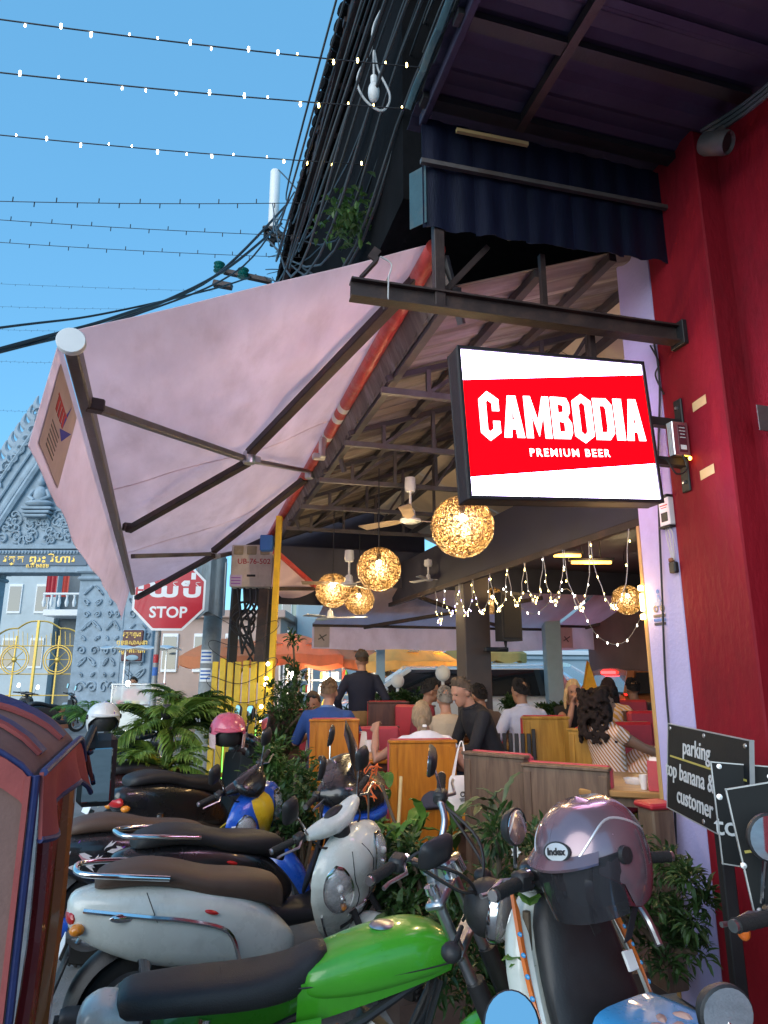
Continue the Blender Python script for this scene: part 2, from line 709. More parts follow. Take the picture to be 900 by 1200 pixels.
# ------------------------------------------------------------------ red wall with pillar, pale end wall
t_ = thing('red_wall', 'deep red plastered wall with a square pillar at its corner', 'wall', xy(2.6, 2.6, 0), TH)
m_ = MB(); m_.box((2.68, 2.775, 2.3), (0.36, 0.45, 4.6), b=0.008); obj('pillar', m_, M['redpaint'], t_, 'B')
m_ = MB(); m_.box((2.80, 0.3, 2.3), (0.3, 4.5, 4.6)); obj('wall', m_, M['redpaint'], t_, 'B')
t_ = thing('pale_wall', 'pale lilac end wall beside the red pillar', 'wall', xy(2.65, 3.15, 0), TH)
m_ = MB(); m_.box((2.75, 3.155, 2.2), (0.49, 0.305, 4.4), b=0.006); obj('wall', m_, M['lilac'], t_, 'B')
M['trimwood'] = wood('lit_trim_wood', (0.35, 0.2, 0.07), (0.5, 0.3, 0.1), 0.5)
m_ = MB(); m_.box((2.53, 3.325, 1.22), (0.05, 0.03, 2.44), b=0.004); obj('edge_trim', m_, M['trimwood'], t_, 'B')
# strip lamp on the trim
lampwarm = glow('warm_lamp', (1.0, 0.62, 0.22), 14)
l_ = thing('strip_lamp', 'small warm strip lamp glowing on the edge of the pale wall', 'lamp', on_s(751, 705, 2.49), TH)
l_.location = BM @ on_s(751, 705, 2.49); ROOTM[l_.name] = l_.matrix_world.copy()
ROOTM[l_.name] = Matrix.Translation(l_.location) @ Matrix.Rotation(TH, 4, 'Z')
q = on_s(752, 706, 2.495)
m_ = MB(); m_.box((2.494, 3.325, q.z), (0.016, 0.022, 0.10), b=0.004); obj('tube', m_, lampwarm, l_, 'B')
for dz in (-0.082, 0.082):
    m_ = MB(); m_.box((2.492, 3.325, q.z + dz), (0.02, 0.03, 0.03), b=0.005); obj('end_lamp', m_, lampwarm, l_, 'B')
lamp(BM @ Vector((2.42, 3.40, q.z)), 2.0, (1.0, 0.6, 0.25), 0.04, 'strip_lamp_light', l_)

# motorbike sticker on the pale wall
s0 = on_s(772, 712, 2.503)
stk = thing('courier_sticker', 'blue courier on motorbike sticker on the pale wall', 'sticker', BM @ Vector((2.503, s0.y, s0.z)), TH)
Mst = frame_m((2.5035, s0.y, s0.z), (0, -1, 0), (0, 0, 1))
Mst = Matrix.Translation(Vector((2.503, s0.y, s0.z))) @ Matrix(((0, 0, -1, 0), (-1, 0, 0, 0), (0, 1, 0, 0), (0, 0, 0, 1)))
b_blue = mat('sticker_blue', (0.03, 0.13, 0.45), 0.5, 0, 0)
b_navy = mat('sticker_navy', (0.015, 0.02, 0.05), 0.5, 0, 0)
m_ = MB()
m_.prism([(-.03, .03), (-.012, .03), (-.008, .07), (.006, .075), (.02, .045), (.034, .04), (.034, .03), (.02, .03), (.018, .01), (-.03, .005)], 0, .0012, Mst)
m_.lathe([(0, 0), (.013, 0), (.013, .0012), (0, .0012)], 14, Mst @ Matrix.Translation((0.002, .088, 0)))
obj('rider', m_, b_blue, stk, 'B')
m_ = MB()
for x in (-.026, .03):
    m_.lathe([(.01, 0), (.019, 0), (.019, .0014), (.01, .0014)], 16, Mst @ Matrix.Translation((x, -.006, 0)), closed=True)
obj('wheel', m_, b_navy, stk, 'B')
for k, (wd, mm) in enumerate(((.10, b_navy), (.10, b_blue), (.095, b_navy))):
    m_ = MB(); m_.box(Mst @ Vector((0, -.045 - k * .022, .0006)), (.0012, wd, .015)); obj('text_bar', m_, mm, stk, 'B')

# paper notice and junction box, wires on the pale wall
q = on_s(781, 600, 2.49)
bx = thing('junction_box', 'white junction box with printed notice between the lilac and red walls', 'box', BM @ Vector((2.49, q.y, q.z - .07)), TH)
m_ = MB(); m_.box((2.492, q.y, q.z), (0.035, 0.085, 0.155), b=.004); obj('case', m_, M['white'], bx, 'B')
m_ = MB(); m_.box((2.473, q.y, q.z - .03), (0.004, 0.05, 0.05), b=.001); obj('hatch', m_, M['black'], bx, 'B')
m_ = MB(); m_.box((2.488, q.y, q.z + .085), (0.05, 0.09, 0.014), b=.003); obj('lid', m_, M['black'], bx, 'B')
m_ = MB(); m_.box((2.488, q.y, q.z - .085), (0.05, 0.09, 0.012), b=.003); obj('tray', m_, M['black'], bx, 'B')
m_ = MB(); m_.box((2.4735, q.y, q.z + .035), (0.003, 0.06, 0.006)); m_.box((2.4735, q.y, q.z + .022), (0.003, 0.045, 0.004)); obj('print', m_, M['redtube'], bx, 'B')
q2 = on_s(790, 665, 2.49)
sk = thing('wall_socket', 'small black wall socket hanging on grey wires', 'socket', BM @ q2, TH)
m_ = MB(); m_.box((2.488, q2.y, q2.z), (0.03, 0.05, 0.06), b=.006); obj('body', m_, M['black'], sk, 'B')
m_ = MB(); m_.box((2.486, q2.y + .01, q2.z + .042), (0.022, 0.03, 0.022), b=.004); obj('plug', m_, M['rust'], sk, 'B')
for k, off in enumerate((-.014, .0, .014)):
    m_ = MB(); m_.tube(spline([(2.488, q.y + off, q.z - .09), (2.484, q.y + off * 1.8 - .012, q.z - .13), (2.486, q2.y + off, q2.z + .09), (2.488, q2.y + off * .6, q2.z + .04)], 5), .0035, 6); obj('wire', m_, M['palecable'], sk, 'B')

# sheet end sticking out on the far right red wall
q = on_s(897, 495, 2.64)
tg = MB(); tg.box((2.60, q.y - .045, q.z), (0.1, 0.006, .13), b=.002)
tag(obj('wall_plate', tg, M['greysteel'], None, 'B'), 'grey plate sticking out of the red wall beside the lightbox bracket', 'plate')

# ------------------------------------------------------------------ street canopy over the pavement
CZ = 4.5
cn = thing('street_canopy', 'dark corrugated sheet canopy over the pavement with a blue valance', 'canopy', xy(1.7, 2, 4.4), TH)


def corr_t(s0, s1, t0, t1, z, amp=.022, wl=.24, per=6):
    m = MB()
    n = int((t1 - t0) / wl * per)
    prof = [0, 0, 1, 1, 1, 0]
    def fn(a, b):
        k = a * n
        i = int(k + 1e-6)
        return Vector((s0 + (s1 - s0) * b, t0 + (t1 - t0) * a, z + amp * prof[i % per]))
    m.sheet(fn, n, 1, .004)
    return m


for i in range(5):
    t0 = -1.6 + i * .9
    m_ = corr_t(.98, 2.95, t0, t0 + .96, CZ + .003 * (i % 2)); obj('roof_sheet', m_, M['canopysheet'], cn, 'B', smooth=20)
for i in range(18):     # curled teal edge of every sheet rib
    t0 = -1.5 + i * .24
    m_ = MB(); m_.sheet(lambda a, b: Vector((.975 - .05 * math.sin(a * 2.6), t0 + .235 * b + .012 * math.sin(7 * a + i), CZ + .03 - .06 * (1 - math.cos(a * 2.6)) * .5 + .012 * math.sin(b * PI))), 6, 4, .003)
    obj('edge_flashing', m_, M['tealsheet'], cn, 'B')
m_ = MB(); m_.box((1.03, .65, CZ - .035), (.035, 4.4, .06), b=.003); obj('rim_rail', m_, M['canopysheet'], cn, 'B')
for s_, w_ in ((1.55, .045),):
    m_ = MB(); m_.box((s_, .6, CZ - .03), (w_, 4.3, .055)); obj('rafter', m_, M['brownsteel'], cn, 'B')
for t0 in (2.72, 2.25, 1.75, 1.2, .6, 0.):
    m_ = MB(); m_.box((1.78, t0, CZ - .03), (1.6, .07, .035)); obj('purlin', m_, M['black'], cn, 'B')
m_ = MB(); m_.bar((1.0, 2.80, 4.17), (2.5, 2.80, 4.21), .025, .025); obj('tie_rail', m_, M['greysteel'], cn, 'B')
m_ = MB(); m_.bar((1.2, 2.79, 4.40), (1.62, 2.79, 4.415), .02, .02); obj('bamboo_strip', m_, M['tape'], cn, 'B')
for i in range(5):      # valance sheets
    s0 = 1.02 + i * .292
    m_ = MB()
    n = 12
    def vf(a, b):
        k = int(a * n + 1e-6) % 6
        zb = 3.805 + .07 * ((s0 + .31 * a) - 1.0) / 1.5 + .008 * math.sin(i * 5 + a * 9)
        return Vector((s0 + .31 * a, 2.835 - (.008 if k in (2, 3, 4) else 0) - .002 * (i % 2), CZ - .03 + (zb - CZ + .03) * b))
    m_.sheet(vf, n, 4, .003)
    obj('valance_sheet', m_, M['bluesheet'], cn, 'B', smooth=20)
m_ = MB(); m_.sheet(lambda a, b: Vector((.985 + .05 * a, 2.82 + .12 * (1 - a), 4.2 - .34 * b - .03 * a)), 4, 3, .003); obj('end_flashing', m_, M['tealsheet'], cn, 'B')
m_ = MB(); m_.box((1.109, 2.86, 3.63), (.055, .05, .5), b=.003); obj('hanger_post', m_, M['brownsteel'], cn, 'B')

# conduit along the wall top and the security camera
m_ = MB()
for k in range(3):
    m_.tube(spline([(2.47 + .012 * k, 2.45, 4.42 - .02 * k), (2.52, 2.1, 4.36 - .025 * k), (2.56, 1.3, 4.34 - .02 * k), (2.58, .2, 4.36)], 5), .012, 6)
tag(obj('cable_run', m_, M['greycable'], None, 'B'), 'grey cable run under the canopy along the red wall', 'cable')
q = on_s(838, 168, 2.44)
cc = thing('security_camera', 'grey cylindrical camera under the canopy on the red wall', 'camera', BM @ q, TH)
d_ = Vector((.35, -.75, -.5)).normalized()
ax = Matrix.Translation(q) @ d_.to_track_quat('Z', 'Y').to_matrix().to_4x4()
m_ = MB(); m_.lathe([(0, -.07), (.05, -.07), (.058, -.05), (.06, .06), (.055, .075), (.05, .07), (.045, .055), (0, .055)], 28, ax); obj('housing', m_, M['darksteel'], cc, 'B')
m_ = MB(); m_.lathe([(0, .056), (.04, .056), (.04, .062), (0, .066)], 24, ax); obj('lens', m_, M['black'], cc, 'B')
m_ = MB(); m_.bar(q + Vector((0, 0, .05)), q + Vector((.1, 0, .14)), .03, .03, .004); obj('arm', m_, M['greysteel'], cc, 'B')

# ------------------------------------------------------------------ cross beam
bm_ = thing('cross_beam', 'dark steel I beam fixed to the red pillar above the lightbox', 'beam', xy(1.6, 2.84, 3.42), TH)
L0, L1 = Vector((.655, 2.88, 3.42)), Vector((2.5, 2.80, 3.40))
dz = Vector((0, 0, 1))
m_ = MB()
m_.bar(L0, L1, .012, .085)
m_.bar(L0 + dz * .045, L1 + dz * .045, .07, .01)
m_.bar(L0 - dz * .045, L1 - dz * .045, .07, .01)
obj('girder', m_, M['brownsteel'], bm_, 'B')
m_ = MB(); m_.box((2.485, 2.80, 3.40), (.03, .11, .14), b=.003); obj('wall_plate', m_, M['black'], bm_, 'B')
m_ = MB(); m_.bar((.70, 2.875, 3.48), (.79, 2.87, 3.60), .05, .012); m_.bar((.755, 2.87, 3.60), (.79, 2.87, 3.66), .012, .04); obj('angle_stub', m_, M['brownsteel'], bm_, 'B')
m_ = MB(); m_.tube([(.835, 2.84, 3.37), (.835, 2.83, 3.49), (.84, 2.92, 3.50), (.838, 2.93, 3.37)], .004, 6); m_.tube(spline([(.835, 2.83, 3.49), (.85, 2.83, 3.56), (.80, 2.83, 3.59), (.795, 2.83, 3.59)], 4), .004, 6); obj('wire_tie', m_, M['palecable'], bm_, 'B')
m_ = MB(); m_.bar((1.15, 2.95, 3.53), (2.5, 2.93, 3.47), .03, .03); obj('upper_pipe', m_, M['brownsteel'], bm_, 'B')
for a, b in (((1.75, 2.94, 3.50), (1.75, 2.94, 3.85)), ((1.15, 2.93, 3.5), (1.42, 2.93, 3.83)), ((2.0, 2.9, 3.2), (2.0, 2.9, 3.4))):
    m_ = MB(); m_.bar(a, b, .03, .03); obj('brace', m_, M['brownsteel'], bm_, 'B')

# ------------------------------------------------------------------ lightbox
TL, TR_, BR, BL = [Vector(q) for q in ((1.205, 2.87, 3.155), (2.262, 2.87, 3.205), (2.262, 2.87, 2.452), (1.205, 2.87, 2.39))]
sg = thing('beer_lightbox', 'lit red and white CAMBODIA beer lightbox hanging over the pavement', 'sign', xy(1.73, 2.87, 2.4), TH)
ex = Vector((1.057, 0, .055)).normalized()
ey = Vector((-ex.z, 0, ex.x))
ctr = Vector((1.733, 2.87, 2.80))
SM = frame_m(ctr, ex, ey)
SW, SH, SD = 1.04, .74, .11
m_ = MB()
RT = SM.to_3x3()
m_.box(ctr, (SW + .036, SH + .036, SD), RT, .006)
obj('case', m_, M['black'], sg, 'B')
SM0 = SM @ Matrix.Translation((0, 0, SD / 2))
SMB = SM @ Matrix.Translation((0, 0, -SD / 2)) @ Matrix.Rotation(PI, 4, 'Y')
for fm in (SM0, SMB):
    m_ = MB()
    for (x, y, ww, hh) in ((0, SH / 2 + .009, SW + .036, .018), (0, -SH / 2 - .009, SW + .036, .018), (-SW / 2 - .009, 0, .018, SH), (SW / 2 + .009, 0, .018, SH)):
        m_.box(fm @ Vector((x, y, .006)), (ww, hh, .012), fm.to_3x3(), .002)
    obj('bezel', m_, M['black'], sg, 'B')
WHITE_E = glow('lightbox_white', (0.70, 0.56, 1.0), 7.0)
RED_E = glow('lightbox_red', (1.0, 0.0004, 0.003), 1.3)
LET_E = glow('lightbox_letters', (1.0, .93, .97), 1.6)


def redband(fm):
    h = SH / 2
    w2 = SW / 2
    m = MB()
    a0, a1 = .150, .185      # lower edge of top white, left / right
    b0, b1 = -.262, -.20
    a0, a1 = h - .16, h - .056
    b0, b1 = -h + .09, -h + .191
    m.mi(0).prism([(-w2, a0), (w2, a1), (w2, h), (-w2, h)], 0, .002, fm)
    m.mi(0).prism([(-w2, -h), (w2, -h), (w2, b1), (-w2, b0)], 0, .002, fm)
    m.mi(1).prism([(-w2, b0), (w2, b1), (w2, a1), (-w2, a0)], 0, .002, fm)
    return m


GL = {
 'C': [[(.16, 0), (.84, 0)], None],
}
# block letters, drawn on a 1 x 1 cell as lists of strokes (polygons)
def chiselled_C(o):     # pointed top and bottom
    return [[(.0, .12), (.0, .88), (.5, 1.12), (1, .88), (1, .62), (.66, .62), (.66, .80), (.5, .87), (.34, .80), (.34, .20), (.5, .13), (.66, .20), (.66, .38), (1, .38), (1, .12), (.5, -.12)]]


LETTER = {
 'C': [[(.0, .10), (.0, .90), (.42, 1.09), (.42, .88), (.34, .82), (.34, .18), (.42, .12), (.42, -.09)], [(.42, 1.09), (.95, .90), (.95, .62), (.62, .62), (.62, .80), (.42, .88)], [(.42, -.09), (.95, .10), (.95, .38), (.62, .38), (.62, .20), (.42, .12)]],
 'A': [[(.0, 0), (.30, 1), (.50, 1), (.50, .74), (.36, 0)], [(1, 0), (.70, 1), (.50, 1), (.50, .74), (.64, 0)], [(.38, .20), (.62, .20), (.58, .42), (.42, .42)]],
 'M': [[(0, 0), (0, 1), (.26, 1), (.26, 0)], [(.74, 0), (.74, 1), (1, 1), (1, 0)], [(.26, 1), (.5, .42), (.5, .04), (.24, .62)], [(.74, 1), (.5, .42), (.5, .04), (.76, .62)]],
 'B': [[(0, 0), (0, 1), (.34, 1), (.34, 0)], [(.34, 1), (.82, .98), (.94, .84), (.94, .64), (.80, .52), (.34, .52), (.34, .62), (.60, .64), (.62, .80), (.34, .84)], [(.34, .52), (.80, .52), (.98, .38), (.98, .14), (.84, .0), (.34, 0), (.34, .16), (.62, .18), (.62, .38), (.34, .42)]],
 'O': [[(.0, .08), (.0, .92), (.5, 1.09), (.5, .90), (.34, .82), (.34, .18), (.5, .10), (.5, -.09)], [(1, .08), (1, .92), (.5, 1.09), (.5, .90), (.66, .82), (.66, .18), (.5, .10), (.5, -.09)]],
 'D': [[(0, 0), (0, 1), (.34, 1), (.34, 0)], [(.34, 1), (.72, 1), (1, .84), (1, .16), (.72, 0), (.34, 0), (.34, .18), (.58, .18), (.66, .26), (.66, .74), (.58, .82), (.34, .82)]],
 'I': [[(0, 0), (0, 1), (1, 1), (1, 0)]],
}


def word(fm, wd, x0, x1, y0a, y0b, ha, hb):
    m = MB()
    wts = {'I': .45, 'M': 1.25}
    tot = sum(wts.get(c, 1.0) for c in wd) + .10 * (len(wd) - 1)
    u = (x1 - x0) / tot
    x = x0
    for c in wd:
        cw = wts.get(c, 1.0) * u
        for pl in LETTER[c]:
            pts = []
            for (a, b) in pl:
                X = x + a * cw
                k = (X - x0) / (x1 - x0)
                pts.append((X, y0a + (y0b - y0a) * k + b * (ha + (hb - ha) * k)))
            m.prism(pts, .0022, .0045, fm)
        x += cw + .10 * u
    return m


for fm in (SM0, SMB):
    obj('face_panel', redband(fm), [WHITE_E, RED_E], sg, 'B', smooth=0)
    obj('name_lettering', word(fm, 'CAMBODIA', -.445, .485, -.078, -.058, .215, .228), LET_E, sg, 'B', smooth=0)
    obj('small_lettering', text_mb('PREMIUM BEER', .056, fm @ Matrix.Translation((.03, -.142, .0022)) @ Matrix.Rotation(.03, 4, 'Z'), .003, .0006, xs=1.0, space=1.28), LET_E, sg, 'B', smooth=0)
# bracket
for z in (2.905, 2.685):
    m_ = MB(); m_.box((2.375, 2.87, z), (.23, .05, .045), b=.003); obj('bracket_arm', m_, M['black'], sg, 'B')
m_ = MB(); m_.box((2.492, 2.87, 2.79), (.014, .06, .52), b=.004); obj('mounting_plate', m_, M['black'], sg, 'B')
for z in (2.58, 3.0):
    m_ = MB(); m_.lathe([(0, 0), (.009, 0), (.009, .012), (0, .014)], 6, Matrix.Translation((2.485, 2.87, z)) @ Matrix.Rotation(-PI / 2, 4, 'Y')); obj('bolt', m_, M['alu'], sg, 'B')
q = Vector((2.435, 2.828, 2.80))
pb = thing('power_supply', 'grey finned power supply box on the lightbox bracket', 'power box', BM @ (q - Vector((0, 0, .09))), TH)
m_ = MB(); m_.box(q, (.10, .045, .19), b=.004)
for k in range(4):
    m_.box(q + Vector((-.051, -.015 + .01 * k, 0)), (.006, .004, .18))
obj('case', m_, M['alu'], pb, 'B')
m_ = MB(); m_.box(q + Vector((.008, -.0235, .0)), (.05, .002, .15)); obj('label_plate', m_, mat('dark_label', (.09, .02, .03), .4, 0, 0), pb, 'B')
m_ = MB(); m_.box(q + Vector((.008, -.0252, -.048)), (.036, .001, .025)); obj('barcode_patch', m_, M['white'], pb, 'B')
for k, wd in enumerate((.036, .04, .03, .036)):
    m_ = MB(); m_.box(q + Vector((.008, -.0252, .06 - .018 * k)), (wd, .001, .005)); obj('print_line', m_, M['palecable'], pb, 'B')
m_ = MB(); m_.ell(q + Vector((.035, -.03, -.108)), (.009, .008, .011)); obj('indicator_lamp', m_, glow('amber_led', (1, .5, .05), 8), pb, 'B')
m_ = MB(); m_.tube(spline([q + Vector((.0, -.02, -.09)), q + Vector((.01, -.03, -.17)), q + Vector((-.06, -.03, -.2)), q + Vector((-.1, -.01, -.12)), q + Vector((-.16, .02, -.1))], 6), .0045, 6); obj('lead', m_, M['cable'], pb, 'B')
for z, yy in ((2.96, 2.80), (2.585, 2.80)):
    m_ = MB(); m_.sheet(lambda a, b: Vector((2.4975 - .0016 * math.sin(3 * a), yy - .03 - .10 * a, z - .02 + .05 * b + .012 * a)), 3, 1, .001)
    tag(obj('tape_strip', m_, M['tape'], None, 'B'), 'strip of yellow tape on the red pillar, %s the lightbox bracket' % ('above' if z > 2.8 else 'below'), 'tape', 'tape strips on the pillar')
# dark cable down the pale wall
pts = [on_s(766, 400, 2.49), on_s(773, 450, 2.49), on_s(771, 560, 2.49), on_s(776, 700, 2.49), on_s(780, 800, 2.49), on_s(790, 930, 2.49), on_s(793, 1040, 2.49)]
m_ = MB(); m_.tube(spline(pts, 5), .006, 6)
tag(obj('wall_cable', m_, M['cable'], None, 'B'), 'black cable running down the pale lilac wall', 'cable')
m_ = MB(); m_.tube(spline([on_s(762, 405, 2.49), on_s(772, 425, 2.485), on_s(768, 440, 2.49), on_s(778, 462, 2.49)], 6), .005, 6)
tag(obj('loose_wire', m_, M['cable'], None, 'B'), 'loose curled wire on the lilac wall above the lightbox', 'wire')

# ------------------------------------------------------------------ folding-arm awning over the street
aw = thing('folding_awning', 'large faded pink folding arm awning stretched over the street', 'awning', xy(.2, 6.5, 3.0), TH)
T0, T1 = Vector((1.14, 3.02, 3.80)), Vector((1.17, 10.9, 3.72))
B0, B1 = on_t(84, 402, 3.0), on_t(156, 694, 10.4)
m_ = MB(); m_.tube([T0 + Vector((0, -.05, 0)), T0.lerp(T1, .5), T1], .055, 16); obj('roller_tube', m_, M['redtube'], aw, 'B')
for k in (.27, .30, .36):
    m_ = MB()
    m_.tube([T0.lerp(T1, k), T0.lerp(T1, k + .012)], .057, 16)
    obj('tube_marking', m_, M['white'], aw, 'B')


def awn(a, b):
    p = T0.lerp(T1, a)
    q = B0.lerp(B1, a)
    r_ = p.lerp(q, b)
    r_.z += .06 - .10 * math.sin(b * PI) * (.6 + .4 * math.sin(a * 9 + .5)) * (.06 + .94 * min(1, a * 3)) - .02 * math.sin(a * 23 + b * 3) * math.sin(b * PI)
    r_.z += .018 * math.sin(a * 34 + b * 15 + 2 * math.sin(b * 6)) * math.sin(b * PI) * (.3 + (1 - a) ** 2) * min(1, a * 5) + .008 * math.sin(a * 61 - b * 9) * b * (1 - b) * 4
    if a < .02:
        r_.z += .012 * math.sin(b * PI)
    return r_


m_ = MB(); m_.sheet(awn, 90, 30, .003); obj('canvas', m_, M['awning'], aw, 'B', smooth=60)
for k in (.33, .66):
    m_ = MB(); m_.sheet(lambda a, b: awn(k + .003 * a, b) - Vector((0, 0, .004)), 1, 24, .003); obj('canvas_seam', m_, M['awning'], aw, 'B')
m_ = MB(); m_.bar(B0, B1, .06, .085, .008); obj('front_bar', m_, M['greysteel'], aw, 'B')
d0 = (B1 - B0).normalized()
m_ = MB(); m_.lathe([(0, 0), (.058, 0), (.062, .006), (.062, .03), (0, .03)], 28, Matrix.Translation(B0 - d0 * .03) @ d0.to_track_quat('Z', 'Y').to_matrix().to_4x4()); obj('end_cap', m_, M['white'], aw, 'B')
# hanging valance strip along the front bar
V0, V1 = on_t(60, 430, 2.98), on_t(152, 728, 10.38)


def val(a, b):
    p = B0.lerp(B1, a) + Vector((-.05, 0, .03))
    drop = (.50 + .05 * math.sin(a * 6)) * (1 - .1 * a)
    lean = -.30 if a < .5 else -.30 + .1 * (a - .5)
    wv = .012 * math.sin(a * 17) * b + .006 * math.sin(a * 41 + 1) * b
    bottom = .0
    if a < .13:
        bottom = -.02
    return p + Vector((lean * b * .25 + wv, 0, -drop * b + bottom))


m_ = MB(); m_.sheet(val, 60, 6, .003); obj('valance', m_, M['awning'], aw, 'B', smooth=60)
# printed patch on the valance
pch = mat('print_beige', (.52, .42, .40), .8, 0, .12, 6)
prd = mat('print_red', (.5, .05, .05), .8, 0, 0)
pbl = mat('print_blue', (.05, .06, .4), .8, 0, 0)


def onval(a, b, o=.006):
    q = val(a, b)
    return q + Vector((-o, 0, 0)), q + Vector((o, 0, 0))


for sgn in (-1, 1):
    o_ = Vector((sgn * .006, 0, 0))
    m_ = MB(); m_.sheet(lambda a, b: val(.015 + .085 * a, .12 + .76 * b) + o_, 4, 4, .0015); obj('print_patch', m_, pch, aw, 'B')
    m_ = MB()
    for k in range(4):
        m_.sheet(lambda a, b: val(.03 + .009 * k + .006 * a, .32 + .14 * b) + o_ * 1.4, 1, 1, .001)
    m_.sheet(lambda a, b: val(.028 + .04 * a, .31 + .02 * b) + o_ * 1.4, 2, 1, .001)
    obj('print_letters', m_, prd, aw, 'B')
    m_ = MB()
    p_ = [val(.055, .5) + o_ * 1.4, val(.095, .33) + o_ * 1.4, val(.07, .55) + o_ * 1.4]
    m_.add(p_, [(0, 1, 2)])
    p_ = [val(.055, .45) + o_ * 1.4, val(.075, .15) + o_ * 1.4, val(.064, .45) + o_ * 1.4]
    m_.add(p_, [(0, 1, 2)])
    obj('print_bird', m_, pbl, aw, 'B')
    m_ = MB()
    for k in range(6):
        m_.sheet(lambda a, b: val(.03 + .03 * a, .56 + .045 * k + .015 * b) + o_ * 1.4, 1, 1, .001)
    obj('print_line', m_, M['greysteel'], aw, 'B')


def on_canvas(px, py, off=.05):
    """point just under the sagging canvas along the view ray"""
    r = ray(px, py)
    best = None
    for i in range(81):
        for j in range(41):
            q = BM @ awn(i / 80, j / 40)
            d = q - Vector((0, 0, EYE))
            k = d.y / r[1]
            e = (d.x - r[0] * k) ** 2 + (d.z - r[2] * k) ** 2
            e /= d.length_squared
            if best is None or e < best[0]:
                best = (e, i / 80, j / 40)
    q = awn(best[1], best[2])
    return q - Vector((0, 0, off))


def arm(name, a, b, w, m, off=.06, w2=None):
    p, q = on_canvas(*a, off), on_canvas(*b, off)
    mm = MB(); mm.bar(p, q, w, w2 or w * .8, .006); obj(name, mm, m, aw, 'B')
    return p, q


arm('arm_upper', (118, 458), (290, 523), .055, M['greysteel'], .10)
arm('arm_upper', (290, 523), (374, 547), .05, M['alu'], .10)
arm('arm_upper', (292, 520), (503, 318), .075, M['brownsteel'], .07)
arm('arm_lower', (152, 606), (290, 523), .07, M['brownsteel'], .12)
arm('arm_upper', (156, 640), (248, 638), .06, M['greysteel'], .12)
arm('arm_lower', (162, 690), (252, 636), .075, M['brownsteel'], .16)
arm('arm_lower', (252, 636), (374, 560), .08, M['brownsteel'], .10)
arm('arm_upper', (248, 640), (302, 632), .07, M['greysteel'], .14)
for (px, py, o_) in ((290, 522, .11), (250, 638, .14), (372, 548, .13)):
    q = on_canvas(px, py, o_)
    m_ = MB(); m_.lathe([(0, -.05), (.045, -.05), (.05, -.04), (.05, .04), (.045, .05), (0, .05)], 16, Matrix.Translation(q)); m_.box(q + Vector((.04, .03, 0)), (.11, .05, .06), Euler((0, 0, .4)), .008)
    obj('elbow_joint', m_, M['alu'], aw, 'B')
for (px, py) in ((116, 456), (151, 607)):
    q = on_canvas(px, py, .09)
    m_ = MB(); m_.box(q, (.09, .07, .07), Euler((0, 0, .3)), .008); obj('arm_bracket', m_, M['brownsteel'], aw, 'B')
m_ = MB(); q = T0 + Vector((-.04, 2.9, -.16)); m_.box(q, (.06, .10, .2), b=.01); m_.box(q + Vector((-.03, .02, -.08)), (.12, .06, .06), b=.01); obj('tube_bracket', m_, M['alu'], aw, 'B')
for tt in (3.0, 5.9, 8.6):
    m_ = MB(); m_.bar((1.2, tt, 3.78), (1.33, tt + .1, 3.45), .035, .035); obj('strut', m_, M['greysteel'], aw, 'B')

# ------------------------------------------------------------------ restaurant roof
rf = thing('restaurant_roof', 'rusty corrugated restaurant roof on steel trusses with a pale far slope', 'roof', xy(2.8, 6.8, 3.5), TH)
S0, Z0, S1, Z1 = 1.22, 3.60, 2.80, 4.22


def slope_sheet(t0, t1, sa, za, sb, zb, amp=.032, wl=.21):
    m = MB()
    per = 6
    n = max(per, int(round((t1 - t0) / wl)) * per)
    prof = [0, .25, 1, 1, .75, 0]
    def fn(a, b):
        i = int(a * n + 1e-6)
        return Vector((sa + (sb - sa) * b, t0 + (t1 - t0) * a, za + (zb - za) * b + amp * prof[i % per]))
    m.sheet(fn, n, 2, .003)
    return m


for i in range(8):
    t0 = 3.0 + i * .95
    obj('roof_sheet', slope_sheet(t0, t0 + 1.0, S0, Z0 + .004 * (i % 2), S1 + .03 * math.sin(i * 4), Z1 + .004 * (i % 2)), M['rustroof'], rf, 'B', smooth=25)
for i in range(8):
    t0 = 3.0 + i * .95
    m_ = MB(); m_.sheet(lambda a, b: Vector((1.235 - .075 * b, t0 + .95 * a, 3.59 + .20 * b)), 2, 2, .004); obj('eave_fascia', m_, M['rustroof'], rf, 'B')
for i in range(6):
    t0 = 3.4 + i * 1.25
    obj('ceiling_sheet', slope_sheet(t0, t0 + 1.24, 2.80, 4.30, 4.6, 3.55, .006, .3), M['paleceil'], rf, 'B', smooth=25)
for k in range(4):      # purlins along the slope
    f = k / 3 * .94 + .03
    m_ = MB(); m_.bar((S0 + (S1 - S0) * f, 3.0, Z0 + (Z1 - Z0) * f - .035), (S0 + (S1 - S0) * f, 10.4, Z0 + (Z1 - Z0) * f - .035), .05, .05); obj('purlin', m_, M['darksteel'], rf, 'B')
